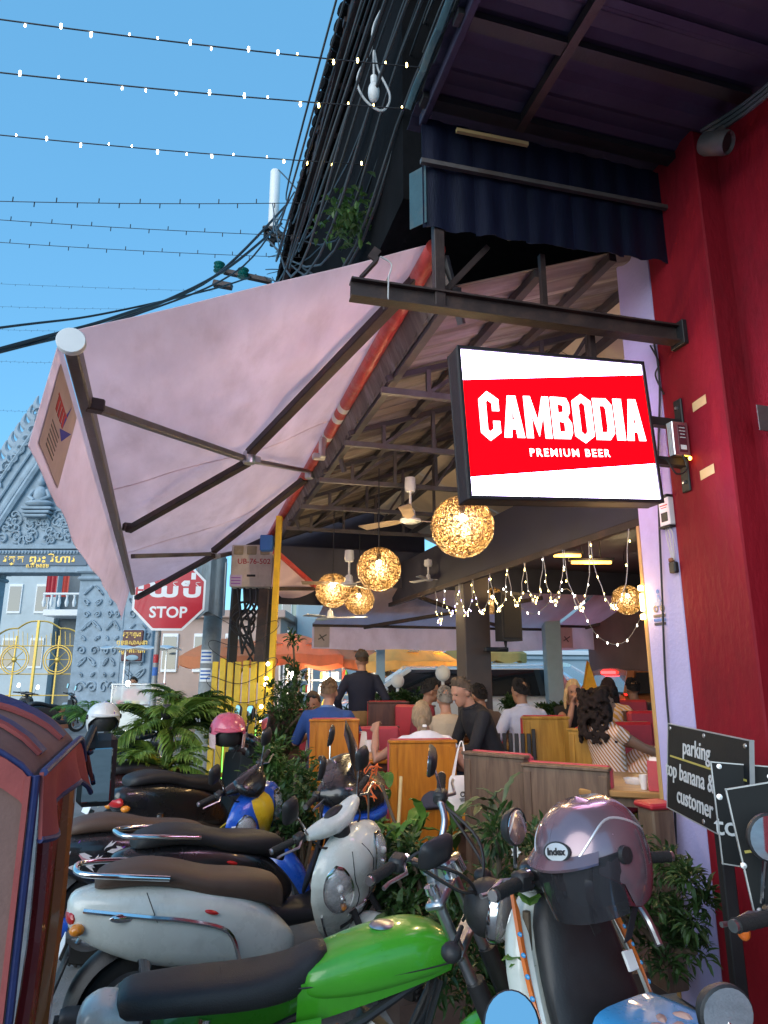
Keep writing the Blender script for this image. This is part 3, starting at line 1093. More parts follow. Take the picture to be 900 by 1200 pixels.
for t0 in (4.12, 5.25, 6.4, 7.55, 8.8):
    m_ = MB(); m_.bar((1.16, t0, 3.47), (3.6, t0 - .04, 3.47), .04, .045); obj('truss_chord', m_, M['greysteel'], rf, 'B')
    for s_ in (1.5, 1.95, 2.4, 2.8):
        zt = Z0 + (Z1 - Z0) * (s_ - S0) / (S1 - S0) - .05
        m_ = MB(); m_.bar((s_, t0 - .01, 3.49), (s_, t0 - .01, zt), .03, .03); obj('truss_post', m_, M['greysteel'], rf, 'B')
    m_ = MB(); m_.bar((1.2, t0, 3.56), (2.8, t0, 4.14), .04, .04); obj('truss_rafter', m_, M['darksteel'], rf, 'B')
    for a, b in (((1.5, 3.49), (1.95, 3.83)), ((2.4, 3.49), (2.8, 4.1))):
        m_ = MB(); m_.bar((a[0], t0 + .01, a[1]), (b[0], t0 + .01, b[1]), .025, .025); obj('truss_brace', m_, M['greysteel'], rf, 'B')
for a, b in (((2.85, 3.5, 4.0), (2.85, 10, 3.9)), ((3.3, 3.5, 3.8), (3.3, 10, 3.75))):
    m_ = MB(); m_.bar(a, b, .05, .06); obj('far_purlin', m_, M['darksteel'], rf, 'B')
for t0 in (4.0, 4.9, 6.1, 7.0):
    m_ = MB(); m_.bar((2.75, t0, 3.45), (4.2, t0 - 1.1, 3.72), .05, .04); obj('far_brace', m_, M['paleceil' if t0 < 4.5 else 'darksteel'], rf, 'B')
m_ = MB(); m_.box((3.06, 7.0, 2.93), (.06, 6.2, .56), b=.004); obj('bulkhead', m_, M['darkpanel'], rf, 'B')
m_ = MB(); m_.box((2.3, 10.75, 3.6), (3.0, .05, 1.9)); obj('gable_panel', m_, M['darkpanel'], rf, 'B')
m_ = MB(); m_.box((4.6, 9.62, 3.1), (7.0, .05, .55)); obj('back_fascia', m_, M['darkpanel'], rf, 'B')
m_ = MB(); m_.box((3.02, 7.0, 2.63), (.05, 6.4, .06), b=.004); obj('eave_rail', m_, M['brownsteel'], rf, 'B')
# flat dark ceiling of the far room
m_ = MB(); m_.box((5.4, 7.0, 3.22), (4.6, 7.0, .04)); obj('side_ceiling', m_, M['darkpanel'], rf, 'B')
for s_, t0 in ((2.55, 8.0),):
    pass
q = at(555, 765, 8.0)
q = st(q)
pp = thing('brown_post', 'square brown steel post in the middle of the dining floor', 'post', BM @ Vector((q.x, q.y, .1)), TH)
m_ = MB(); m_.box((q.x, q.y, 1.6), (.32, .28, 3.0), b=.012); obj('shaft', m_, M['brownpost'], pp, 'B')
m_ = MB(); m_.box((q.x + .05, q.y - .145, at(485, 780, 8).z * 0 + 1.33), (.07, .01, .1), b=.004); obj('switch_plate', m_, M['white'], pp, 'B')

# right-hand inner wall of the dining room
m_ = MB(); m_.box((7.4, 7.5, 1.7), (.12, 8.0, 3.2))
tag(obj('inner_wall', m_, mat('inner_wall_paint', (.16, .1, .09), .8, 0, .15, 3), None, 'B'), 'brown side wall deep inside the dining room', 'wall')
# ------------------------------------------------------------------ upper storey, eave, cables
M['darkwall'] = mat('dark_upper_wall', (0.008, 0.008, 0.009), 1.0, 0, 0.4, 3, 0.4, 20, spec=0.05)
up = thing('upper_storey', 'dark upper storey with a tiled eave above the pink awning', 'building', xy(2.5, 5.8, 4.4), TH)
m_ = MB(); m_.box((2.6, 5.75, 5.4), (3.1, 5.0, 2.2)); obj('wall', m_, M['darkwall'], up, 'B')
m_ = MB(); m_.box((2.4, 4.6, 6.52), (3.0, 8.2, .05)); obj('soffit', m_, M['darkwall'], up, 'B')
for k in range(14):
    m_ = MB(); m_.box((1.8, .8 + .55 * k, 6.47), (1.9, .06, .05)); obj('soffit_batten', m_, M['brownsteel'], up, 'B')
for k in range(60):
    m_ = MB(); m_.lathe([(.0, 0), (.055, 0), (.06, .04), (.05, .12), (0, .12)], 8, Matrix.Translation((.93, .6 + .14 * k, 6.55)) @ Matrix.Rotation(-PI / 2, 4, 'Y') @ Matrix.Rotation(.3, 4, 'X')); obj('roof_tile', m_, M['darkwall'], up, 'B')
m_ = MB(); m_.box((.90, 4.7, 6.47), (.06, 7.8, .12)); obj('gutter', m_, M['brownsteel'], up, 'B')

PT = at(316, 300, 10.8)
CBL = ['utility cable running along the dark eave, one of a dense bundle of alike strands'] * 36
for k in range(36):
    s_ = .40 + .027 * k + rnd.uniform(-.04, .04)
    z_ = 4.75 + rnd.uniform(0, 1.1)
    e = st(PT) + Vector((rnd.uniform(-.1, .5), rnd.uniform(-1.2, .6), rnd.uniform(-.5, .9)))
    a = Vector((s_ + .35, 1.2 + rnd.uniform(-.4, .3), z_ + .25))
    b = Vector((s_ + .12, 5.0, z_ + .1))
    m_ = MB(); m_.tube(spline([a, a.lerp(b, .5) - Vector((0, 0, .05)), b - Vector((0, 0, .10 + .1 * rnd.random())), e], 6), .006 + .005 * rnd.random(), 6)
    o = obj('utility_cable', m_, M['greycable' if k % 3 else 'cable'], None, 'B')
    tag(o, CBL[k], 'cable', 'utility cables under the eave')
# black coil and white lamp hanging in the cables
q = on_t(438, 108, 3.2)
lp = thing('cable_lamp', 'white bulb hanging in a pale loop of cable under the eave', 'lamp', BM @ q, TH)
m_ = MB(); m_.ell(q, (.035, .035, .07)); m_.lathe([(0, .06), (.02, .06), (.02, .11), (0, .11)], 10, Matrix.Translation(q)); obj('bulb', m_, M['white'], lp, 'B')
m_ = MB()
m_.tube(spline([q + Vector((.10, 0, .75)), q + Vector((.0, 0, .5)), q + Vector((-.02, 0, .3)), q + Vector((-.10, 0, .08)), q + Vector((-.06, 0, -.06)), q + Vector((.05, 0, -.12)), q + Vector((.10, 0, .0)), q + Vector((.03, .01, .18)), q + Vector((.0, 0, .3)), q + Vector((0, 0, .12))], 7), .007, 6)
obj('cable_loop', m_, M['palecable'], lp, 'B')

# ------------------------------------------------------------------ string lights over the street
bulb_w = glow('bulb_white', (1.0, .93, .78), 9)
bulb_y = glow('bulb_yellow', (1.0, .72, .22), 9)
bulb_v = glow('bulb_violet', (.5, .42, 1.0), 7)
lines = [((492, 79), (-20, 7), 1, 'uppermost', .030), ((482, 128), (-20, 70), 1, 'second from the top', .032), ((432, 193), (-20, 146), 1, 'third from the top', .033)]
protoB = {}


def bulb_obj(p, m, r, parent, key, frame='B'):
    k = (key, r)
    if k not in protoB:
        mb = MB(); mb.ell((0, 0, -r * .7), (r * .55, r * .55, r), 8, 6); mb.tube([(0, 0, 0), (0, 0, r * .7)], r * .4, 6)
        o = obj('bulb', mb, m, parent)
        protoB[k] = o.data
    else:
        o = bpy.data.objects.new('bulb', protoB[k]); COL.objects.link(o); o.parent = parent
    w_ = BM @ Vector(p) if frame == 'B' else Vector(p)
    o.location = rootm(parent).inverted() @ w_
    return o


for (pr, pl, lit, nm, r_) in lines:
    a = on_s(*pr, .98)
    b = on_t(*pl, a.y + .05)
    sl = thing('string_light', '%s lit fairy light string crossing the evening sky' % nm, 'string light', BM @ a, TH)
    pts = sag(a, a + (b - a) * 1.9, .06, 30)
    m_ = MB(); m_.tube(pts, .0035, 5); obj('wire', m_, M['cable'], sl, 'B')
    n = 28
    for i in range(n):
        f = (i + .3 + .4 * rnd.random()) / n * 29.9
        p = pts[int(f)].lerp(pts[int(f) + 1], f - int(f))
        small = rnd.random() < .4
        bulb_obj(p + Vector((0, 0, rnd.choice((-.012, .012)))), bulb_y if i < 5 else bulb_w, (.007 if small else .0112), sl, 'y' if i < 5 else 'w')
for k, (pr, pl) in enumerate([((395, 237), (-20, 227)), ((372, 277), (-20, 249)), ((360, 302), (-20, 276)), ((250, 341), (-20, 329)), ((150, 362), (-20, 356)), ((100, 388), (-20, 383)), ((70, 425), (-20, 420)), ((60, 482), (-20, 478))]):
    a = on_s(*pr, .95) if k < 3 else st(at(*pr, 12 + k))
    b = on_t(*pl, a.y + .1)
    sl = thing('string_light', 'unlit thin fairy light string over the street, %s' % ['fourth from the top', 'fifth from the top', 'sixth from the top', 'just above the awning cap', 'faint, crossing behind the awning cap', 'faint, level with the awning cap', 'faint, above the temple gable', 'lowest, across the temple gable'][k], 'string light', BM @ a, TH)
    pts = sag(a, a + (b - a) * 1.8, .06, 20)
    m_ = MB(); m_.tube(pts, .003, 5); obj('wire', m_, M['cable'], sl, 'B')
    for i in range(32):
        f = (i + .5) / 32 * 19.9
        p = pts[int(f)].lerp(pts[int(f) + 1], f - int(f))
        m_ = MB(); m_.tube([p, p + Vector((0, 0, (-1) ** i * .04))], .004, 4); obj('bulb', m_, M['cable'], sl, 'B')

# ------------------------------------------------------------------ utility pole with antenna, cables
M['galv'] = mat('galvanised', (.30, .31, .32), .55, .5, .2, 6, .1)
base = at(291, 790, 10.9)
tw = thing('lattice_pole', 'black steel lattice pole carrying cables beside the yellow fence', 'pole', (base.x, base.y, 0), TH)
HW, HT = .30, 8.2
for sx in (-1, 1):
    for sy in (-1, 1):
        m_ = MB(); m_.bar((sx * HW, sy * .2, 0), (sx * HW * .55, sy * .12, HT), .13, .10, .006); obj('leg', m_, M['black'], tw)
for k in range(8):
    z0, z1 = .4 + k * .95, .4 + (k + 1) * .95
    w0, w1 = HW * (1 - .45 * z0 / HT), HW * (1 - .45 * z1 / HT)
    m_ = MB(); m_.bar((-w0, -.2, z0), (w1, -.16, z1), .05, .03); obj('lattice_bar', m_, M['black'], tw)
    m_ = MB(); m_.bar((w0, -.23, z0), (-w1, -.19, z1), .05, .03); obj('lattice_bar', m_, M['black'], tw)
m_ = MB(); m_.box((.25, 0, HT - .25), (.45, .4, .5), b=.02); obj('top_box', m_, M['brownsteel'], tw)
at_ = at(322, 236, 10.8)
an = thing('antenna', 'white tube antenna standing on top of the pole box', 'antenna', at(322, 272, 10.8))
m_ = MB(); p0, p1 = at(320, 268, 10.8), at(323, 201, 10.8); m_.tube([p0, p0.lerp(p1, .02), p0.lerp(p1, .98), p1], [.08, .095, .095, .085], 18); obj('tube', m_, M['white'], an, 'W')
m_ = MB(); m_.tube([p0 - Vector((0, 0, .35)), p0], .05, 10); obj('mount', m_, M['black'], an, 'W')
M['teal'] = mat('teal_glass', (.02, .25, .22), .15, 0, .1, 6, coat=.5)
ca = thing('cross_arm', 'steel cross arm with teal glass insulators beside the pole top', 'cross arm', at(275, 325, 10.6))
p0, p1 = at(262, 318, 10.6), at(318, 330, 10.6)
m_ = MB(); m_.bar(p0, p1, .09, .09, .008); obj('arm', m_, M['brownsteel'], ca, 'W')
m_ = MB(); m_.bar(at(250, 332, 10.6), at(272, 336, 10.6), .12, .1, .01); obj('clamp', m_, M['brownsteel'], ca, 'W')
for px, py in ((257, 313), (285, 320)):
    q = at(px, py, 10.5)
    m_ = MB()
    for k in range(3):
        m_.lathe([(0, -.10 + .07 * k), (.05, -.10 + .07 * k), (.10, -.08 + .07 * k), (.05, -.04 + .07 * k), (0, -.04 + .07 * k)], 14, Matrix.Translation(q))
    obj('insulator', m_, M['teal'], ca, 'W')
cabs = [((0, 412), (130, 378), (255, 322), (330, 262)), ((0, 409), (140, 370), (250, 325), (336, 240)), ((0, 384), (120, 368), (252, 338), (300, 322)), ((-5, 414), (150, 372), (285, 312), (345, 225))]
for k, cp in enumerate(cabs):
    pts = [at(px, py, 6.5 + 4.3 * i / 3) for i, (px, py) in enumerate(cp)]
    pts.insert(0, pts[0] + (pts[0] - pts[1]) * 2.2)
    m_ = MB(); m_.tube(spline(pts, 8), .022 if k < 2 else .014, 7)
    tag(obj('power_cable', m_, M['cable'], None, 'W'), ['thick black cable, upper of the twisted pair rising to the pole top', 'thick black cable, lower of the twisted pair rising to the pole top', 'thinner black cable rising almost straight to the teal insulators', 'thin black cable hugging the twisted pair from the left edge'][k], 'cable', 'thick cables at the pole top')
m_ = MB()
for k in range(7):
    a = k * 1.3
    m_.tube(spline([at(322, 275, 10.7) + Vector((.2 * math.sin(a + i), .1 * math.cos(a * 2 + i), .12 * math.cos(a + i * 1.7))) for i in range(6)], 5), .02, 6)
o_ = obj('cable_tangle', m_, M['cable'], None, 'W'); o_['kind'] = 'stuff'; tag(o_, 'tangle of black cable at the foot of the antenna', 'cable')

# ------------------------------------------------------------------ woven globe lamps
goldwire = mat('woven_gold', (.09, .052, .016), .42, .25, .4, 30)
_n = goldwire.node_tree
_b = _n.nodes['Principled BSDF']
_tc = _n.nodes.new('ShaderNodeTexCoord')
_ns = _n.nodes.new('ShaderNodeTexNoise'); _ns.inputs['Scale'].default_value = 95; _ns.inputs['Detail'].default_value = 2; _ns.inputs['Distortion'].default_value = 1.5
_rp = _n.nodes.new('ShaderNodeValToRGB'); _rp.color_ramp.elements[0].position = .49
_rp.color_ramp.elements[0].color = (1, 1, 1, 1); _rp.color_ramp.elements[1].color = (0, 0, 0, 1); _rp.color_ramp.elements[1].position = .57
_n.links.new(_tc.outputs['Object'], _ns.inputs['Vector']); _n.links.new(_ns.outputs[0], _rp.inputs[0]); _n.links.new(_rp.outputs[0], _b.inputs['Alpha'])
wires = MB()
rg = random.Random(3)
for i in range(60):
    ax = Vector((rg.gauss(0, 1), rg.gauss(0, 1), rg.gauss(0, 1))).normalized()
    _, a, b = basis(ax)
    d = rg.uniform(-.9, .9)
    rr = math.sqrt(1 - d * d)
    Rr = .2 * (1 - rg.random() * .03)
    wires.tube([ax * d * Rr + (a * math.cos(2 * PI * j / 30) + b * math.sin(2 * PI * j / 30)) * rr * Rr * (1 + .015 * math.sin(j * 2.1 + i)) for j in range(30)], .0019, 3, closed=True)
globe_mesh = None
bulbm = glow('globe_bulb', (1.0, .78, .42), 40)
GL_ = [(542, 617, 39, 'large woven globe lamp hanging under the lit sign'), (444, 667, 27, 'second largest woven globe lamp, left of the ceiling fan'), (390, 692, 21, 'woven globe lamp, leftmost of the hanging cluster'), (421, 703, 18, 'small low woven globe lamp between two larger ones'), (735, 703, 18, 'woven globe lamp hanging far right near the lilac wall'), (577, 704, 16, 'dim woven globe lamp partly behind the black speaker')]
for k, (px, py, r_, lb) in enumerate(GL_):
    Y = .2 * 790 / r_ * 1.03
    c = at(px, py, Y)
    gl = thing('globe_lamp', lb, 'lamp', c)
    if globe_mesh is None:
        wires.ell((0, 0, 0), .197, 40, 24)
        o = obj('woven_shade', wires, goldwire, gl, smooth=60); globe_mesh = o.data
        mb = MB(); mb.ell((0, 0, 0), .026, 12, 8); o = obj('bulb', mb, bulbm, gl); bulb_mesh = o.data
    else:
        o = bpy.data.objects.new('woven_shade', globe_mesh); COL.objects.link(o); o.parent = gl; o.rotation_euler = (k, k * 2, k)
        o = bpy.data.objects.new('bulb', bulb_mesh); COL.objects.link(o); o.parent = gl
    o.location = (0, -.03, .05)
    mb = MB(); mb.tube([(0, 0, .08), (0, 0, .2), (0, 0, max(.5, 3.45 - c.z))], .006, 6); mb.lathe([(0, .09), (.02, .09), (.02, .15), (0, .15)], 10); obj('cord', mb, M['black'], gl)
    lamp(c, (44, 38, 32, 28, 24, 13)[k], (1.0, .74, .40), .03, 'globe_light', gl)

# ------------------------------------------------------------------ ceiling fans
blade_m = mat('fan_blade', (.4, .3, .2), .5, 0, .1, 4)
for (px, py, Y, k, lb, rot) in ((481, 607, 6.3, 1.0, 'white ceiling fan with brown blades beside the large globe', .4), (409, 682, 7.6, .9, 'white ceiling fan motor behind the leftmost globes', 1.2), (387, 722, 8.6, .8, 'ceiling fan low at left under the small awning', 2.0), (502, 678, 8.6, .6, 'small pale fan hanging far back above the dark post', .1)):
    c = at(px, py, Y)
    fn = thing('ceiling_fan', lb, 'fan', c)
    mb = MB(); mb.lathe([(0, -.05), (.07, -.05), (.10, -.035), (.10, -.015), (.05, .0), (.045, .07), (.03, .09), (0, .09)], 24, Matrix.Scale(k, 4)); obj('motor', mb, M['white'], fn)
    mb = MB(); mb.tube([(0, 0, .05), (0, 0, .26 * k + .1)], .012, 8); mb.lathe([(0, .26 * k), (.045, .26 * k), (.055, .30 * k), (.05, .40 * k), (0, .40 * k)], 18); obj('down_rod', mb, M['white'], fn)
    for j in range(3):
        a = rot + j * 2 * PI / 3
        X = Matrix.Rotation(a, 4, 'Z') @ Matrix.Rotation(.2, 4, 'X')
        mb = MB(); mb.prism([(.09, -.02), (.2, -.055), (.58, -.065), (.6, .05), (.2, .05), (.09, .02)], -.004 - .02, .004 - .02, Matrix.Scale(k, 4) @ X); obj('blade', mb, blade_m if k > .85 else M['white'], fn)

# ------------------------------------------------------------------ icicle lights on the eave rail
anch = [8.05, 7.75, 7.25, 6.85, 6.4, 6.0, 5.65, 5.3, 4.95, 4.55, 4.05]
drops = [.42, .34, .38, .40, .40, .38, .40, .44, .52, .56]
GAR = ['short garland of warm and violet fairy lights, %s from the left on the eave rail' % n for n in ('first', 'second', 'third', 'fourth')] + ['garland of warm fairy lights, %s' % n for n in ('fifth from the left, above the loudspeaker', 'sixth from the left on the eave rail', 'seventh from the left on the eave rail', 'third from the lilac wall', 'second from the lilac wall', 'longest, nearest the lilac wall')]
for i in range(len(anch) - 1):
    ic = thing('icicle_string', GAR[i], 'fairy lights', BM @ Vector((2.98, anch[i], 2.6)), TH, 'fairy light garlands on the eave rail')
    a, b = Vector((2.985, anch[i], 2.6)), Vector((2.985, anch[i + 1], 2.6))
    d = drops[i]
    pts = []
    for j in range(25):
        f = j / 24
        y = a.y + (b.y - a.y) * (f + .10 * math.sin(2 * PI * f))
        zz = 2.6 - d * (1 - (2 * f - 1) ** 4) * (.95 + .05 * math.sin(j))
        pts.append(Vector((2.985 + .01 * math.sin(j * 1.7 + i), y, zz)))
    m_ = MB(); m_.tube(pts, .0032, 5); obj('wire', m_, M['palecable'], ic, 'B')
    cnt = 15
    for j in range(cnt):
        f = (j + rnd.random()) / cnt * 23.9
        p = pts[int(f)].lerp(pts[int(f) + 1], f - int(f)) + Vector((rnd.uniform(-.012, .012), rnd.uniform(-.02, .02), rnd.uniform(-.012, .012)))
        v = rnd.random()
        if i < 4 and v < .3:
            bulb_obj(p, bulb_v, .008, ic, 'v')
        elif v < .75:
            bulb_obj(p, bulb_y, .0075, ic, 'yy')
        else:
            bulb_obj(p, bulb_w, .006, ic, 'ww')

# far fairy lights behind the garlands (hung on the back awning)
fl = thing('string_light', 'slack string of white fairy lights under the back awning', 'string light', at(650, 690, 7.6))
pts = spline([at(590, 690, 8.6), at(625, 720, 8.2), at(665, 690, 8), at(700, 745, 8), at(735, 750, 8), at(765, 690, 8)], 6)
m_ = MB(); m_.tube(pts, .003, 4); obj('wire', m_, M['palecable'], fl, 'W')
for j in range(16):
    bulb_obj(pts[int(j / 16 * (len(pts) - 1))], bulb_w, .012, fl, 'ww', 'W')

# ------------------------------------------------------------------ black loudspeaker on the post
q = at(594, 724, 7.7)
ls = thing('loudspeaker', 'black loudspeaker on a bracket beside the brown post', 'speaker', q - Vector((0, 0, .26)), R(22))
m_ = MB(); m_.prism([(-.13, -.10), (.13, -.10), (.10, .10), (-.10, .10)], 0, .54); obj('cabinet', m_, M['black'], ls)
gm = mat('speaker_grille', (.010, .010, .011), .7, .0, .3, 120, .4, 300)
m_ = MB(); m_.box((0, -.104, .27), (.22, .008, .48), b=.006); obj('grille', m_, gm, ls)
m_ = MB(); m_.tube([(0, .05, .0), (0, .05, -.08), (-.2, .12, -.1)], .02, 8); m_.box((-.1, .09, -.09), (.3, .05, .05), b=.008); obj('bracket', m_, M['black'], ls)

# two warm tube lamps under the bulkhead
for k, (px, py, w_) in enumerate(((665, 651, .30), (693, 659, .42))):
    q = at(px, py, 7.4 - .3 * k)
    tl = thing('tube_lamp', 'short orange tube lamp glowing %s the garlands' % ('highest behind' if k == 0 else 'lower right behind'), 'lamp', q)
    m_ = MB(); m_.tube([(-w_ / 2, 0, 0), (w_ / 2, 0, 0)], .018, 10); obj('tube', m_, glow('orange_tube', (1, .45, .08), 2.5), tl)
    m_ = MB(); m_.box((0, 0, .03), (w_ + .06, .05, .03), b=.005); obj('housing', m_, M['black'], tl)
    for x in (-.1, .1):
        m_ = MB(); m_.tube([(x, 0, .03), (x, 0, .55)], .006, 5); obj('hanger', m_, M['black'], tl)
    lamp(q - Vector((0, .05, .05)), 8, (1.0, .62, .26), .1, 'tube_light', tl)
# ------------------------------------------------------------------ furniture
W_ = {
 'amber': wood('amber_wood', (.36, .115, .008), (.52, .19, .015), .35, 'Z', 5),
 'oak': wood('oak_wood', (.27, .135, .016), (.43, .23, .034), .4, 'Z', 5),
 'dark': wood('dark_brown_wood', (.10, .06, .04), (.17, .11, .07), .45, 'Z', 6),
 'table': wood('table_wood', (.26, .14, .05), (.44, .25, .09), .3, 'X', 4),
 'mahog': wood('mahogany_wood', (.07, .025, .02), (.13, .05, .03), .35, 'Z', 5),
}
M['pink'] = mat('pink_vinyl', (.48, .06, .09), .45, 0, .12, 5, .1)
M['redvinyl'] = mat('red_vinyl', (.42, .02, .03), .4, 0, .12, 5, .1)
FZ = .1


def seat(label, px, pyt, Y, w, wm, cm, yaw=0.0, wx=1.0, h=None, front=False, group='booth seats in the dining room'):
    """booth seat whose wooden back is seen: centre of its top edge at (px, pyt)"""
    p = at(px, pyt, Y)
    h = p.z - FZ
    t = thing('booth_seat', label, 'seat', (p.x, p.y, FZ), yaw, group)
    s = -1 if front else 1
    m = MB(); m.box((0, 0, h / 2), (w, .07, h), b=.006); obj('back_panel', m, wm, t)
    m = MB(); m.box((0, -.002, h + .008), (w + .02, .09, .02), b=.004); obj('top_rail', m, wm, t)
    for x in (-1, 1):
        m = MB(); m.box((x * (w / 2 - .03), s * -.038, h / 2), (.05, .008, h - .06), b=.002); obj('stile', m, wm, t)
    m = MB(); m.box((0, s * .085, h * .78 + .012), (w + .01, .09, h * .46), b=.025); obj('back_cushion', m, cm, t)
    m = MB(); m.box((0, s * .30, .40), (w - .01, .52, .12), b=.03); obj('seat_cushion', m, cm, t)
    m = MB(); m.box((0, s * .29, .17), (w - .03, .48, .34)); obj('seat_box', m, wm, t)
    return t


seat('amber booth seat back with the tote bag hung on it', 495, 870, 5.55, .52, W_['amber'], M['pink'], R(6))
seat('amber booth seat behind the seated man in blue', 392, 845, 6.4, .44, W_['amber'], M['pink'], R(4))
seat('pink cushioned booth seat facing the grey haired woman', 437, 853, 7.2, .52, W_['mahog'], M['pink'], R(4), front=True)
seat('dark brown seat back in front, left of the round mirror', 580, 886, 4.85, .46, W_['dark'], M['pink'], R(-38))
seat('dark brown seat back in front, behind the silver helmet', 662, 900, 4.55, .54, W_['dark'], M['pink'], R(-30))
seat('oak booth seat back standing behind the front row', 639, 842, 6.3, .40, W_['oak'], M['redvinyl'], R(0))
seat('oak booth seat leaned on by the woman in stripes', 690, 857, 5.9, .34, W_['oak'], M['redvinyl'], R(-42))
seat('red cushioned seat beside the lilac wall', 754, 835, 7.4, .42, W_['mahog'], M['redvinyl'], R(5), front=True)
seat('red cushioned seat right of the curly haired woman', 733, 848, 6.7, .42, W_['mahog'], M['redvinyl'], R(5), front=True)
seat('far red seat under the silhouetted diner', 730, 822, 8.6, .5, W_['mahog'], M['redvinyl'], R(5), front=True)
seat('maroon seat beside the man in maroon', 488, 828, 7.8, .42, W_['mahog'], M['redvinyl'], R(-30), front=True)
seat('mahogany seat back left of the standing man', 455, 824, 8.0, .46, W_['mahog'], M['redvinyl'], R(4))
seat('mahogany seat back at the far left table', 338, 834, 7.6, .44, W_['mahog'], M['redvinyl'], R(10))


def table(label, c, lx, ly, h, yaw, wm, legm):
    t = thing('dining_table', label, 'table', (c[0], c[1], FZ), yaw, 'tables in the dining room')
    m = MB(); m.box((0, 0, h - .02), (lx, ly, .04), b=.008); obj('tabletop', m, wm, t)
    m = MB(); m.box((0, 0, h - .07), (lx - .12, ly - .12, .06)); obj('apron', m, legm, t)
    for x in (-1, 1):
        for y in (-1, 1):
            m = MB(); m.box((x * (lx / 2 - .1), y * (ly / 2 - .1), (h - .1) / 2), (.08, .08, h - .1), b=.006); obj('leg', m, legm, t)
    return t


TZ = .80
c1 = gz(738, 918, FZ + TZ)
table('wooden table with shakers and napkins beside the lilac wall', (c1.x + .05, c1.y + .1), .62, .86, TZ, R(-20), W_['table'], W_['dark'])
c2 = gz(440, 884, FZ + TZ)
table('small orange lit table left of the amber seat back', (c2.x, c2.y), .55, .62, TZ, R(4), W_['amber'], W_['mahog'])
c3 = at(392, 868, 7.2)
table('mahogany table in front of the man in blue', (c3.x - .1, c3.y), .7, .6, .72, R(4), W_['mahog'], W_['mahog'])
c4 = at(655, 850, 7.6)
table('dark table at the blonde woman', (c4.x + .05, c4.y), .8, .6, .78, R(2), W_['mahog'], W_['mahog'])
c5 = at(570, 850, 7.2)
table('small table with condiments beside the brown post', (c5.x, c5.y), .5, .5, .8, R(2), W_['oak'], W_['mahog'])
c6 = at(745, 860, 6.3)
table('red lit table in front of the woman in stripes', (c6.x + .2, c6.y + .1), .5, .6, .74, R(2), W_['mahog'], W_['mahog'])
# stout dark post under the near right table edge
q = gz(768, 1008, FZ)
m_ = MB(); m_.box((0, 0, .41), (.13, .13, .82), b=.01)
pt = thing('bench_end', 'dark wooden bench end topped with red cushion by the lilac wall', 'seat', (at(768, 950, 3.75).x, 3.75, FZ), TH)
obj('panel', m_, W_['dark'], pt)
m_ = MB(); m_.box((0, 0, .835), (.16, .15, .03), b=.01); obj('cushion', m_, M['redvinyl'], pt)


def on_table(px, py, c, h=TZ):
    return gz(px, py, FZ + h + .002)


napw = mat('napkin_white', (.8, .79, .76), .8, 0, .05)


def napkin_box(label, p, rz, k=1.0):
    t = thing('napkin_box', label, 'napkin box', p, rz)
    m = MB(); m.prism([(-.05 * k, 0), (.05 * k, 0), (.035 * k, .17 * k), (-.035 * k, .17 * k)], -.04 * k, .04 * k, Matrix.Rotation(PI / 2, 4, 'X')); obj('holder', m, M['redvinyl'], t)
    m = MB(); m.prism([(-.045 * k, .02), (.045 * k, .02), (.035 * k, .185 * k), (-.02 * k, .185 * k)], .0405 * k, .046 * k, Matrix.Rotation(PI / 2, 4, 'X')); m.box((0.01 * k, 0, .178 * k), (.05 * k, .06 * k, .02 * k)); obj('napkins', m, napw, t)


napkin_box('red napkin box with white napkins beside the white shakers', on_table(770, 926, c1), R(60))
napkin_box('red and white napkin box on the small orange lit table', on_table(424, 880, c2), R(20), .9)
napkin_box('red napkin box on the far left table', Vector((c3.x - .28, c3.y - .1, FZ + .722)), R(50))
for px, py, nm in ((755, 925, 'left'), (765, 924, 'right')):
    t = thing('shaker', 'white %s shaker on the table by the lilac wall' % ('fluted' if nm == 'left' else 'bottle shaped'), 'shaker', on_table(px, py, c1))
    m = MB(); m.lathe([(0, 0), (.026, 0), (.028, .02), (.018, .05), (.024, .075), (.014, .085), (0, .09)] if nm == 'right' else [(0, 0), (.018, 0), (.026, .085), (.022, .085), (.014, .01), (0, .01)], 16); obj('body', m, M['white'], t)
    if nm == 'right':
        m = MB(); m.lathe([(.015, .084), (.012, .10), (0, .103)], 12); obj('cap', m, M['palecable'], t)
gl_ = glass('clear_glass', (.9, .92, .93), .05, .35)
t = MB(); t.lathe([(0, .004), (.05, .004), (.06, .03), (.066, .03), (.056, 0), (0, 0)], 20, Matrix.Translation(on_table(743, 918, c1)))
tag(obj('ashtray', t, gl_), 'round glass ashtray on the table by the lilac wall', 'ashtray')
t = MB(); t.lathe([(0, .004), (.03, .004), (.036, .10), (.04, .10), (.034, 0), (0, 0)], 16, Matrix.Translation(on_table(433, 881, c2)))
tag(obj('drinking_glass', t, gl_), 'clear glass beside the napkin box on the orange lit table', 'glass')
for k, (px, py, mm, nm) in enumerate(((579, 845, M['yellow'], 'yellow'), (588, 842, M['redvinyl'], 'red'))):
    t = thing('sauce_bottle', nm + ' sauce bottle on the small table by the post', 'bottle', Vector((c5.x + .04 + .09 * k, c5.y - .1, FZ + .802)))
    m = MB(); m.lathe([(0, 0), (.03, 0), (.032, .1), (.02, .13), (0, .13)], 14); obj('body', m, mm, t)
    m = MB(); m.lathe([(.016, .13), (.006, .17), (0, .175)], 10); obj('nozzle', m, napw, t)

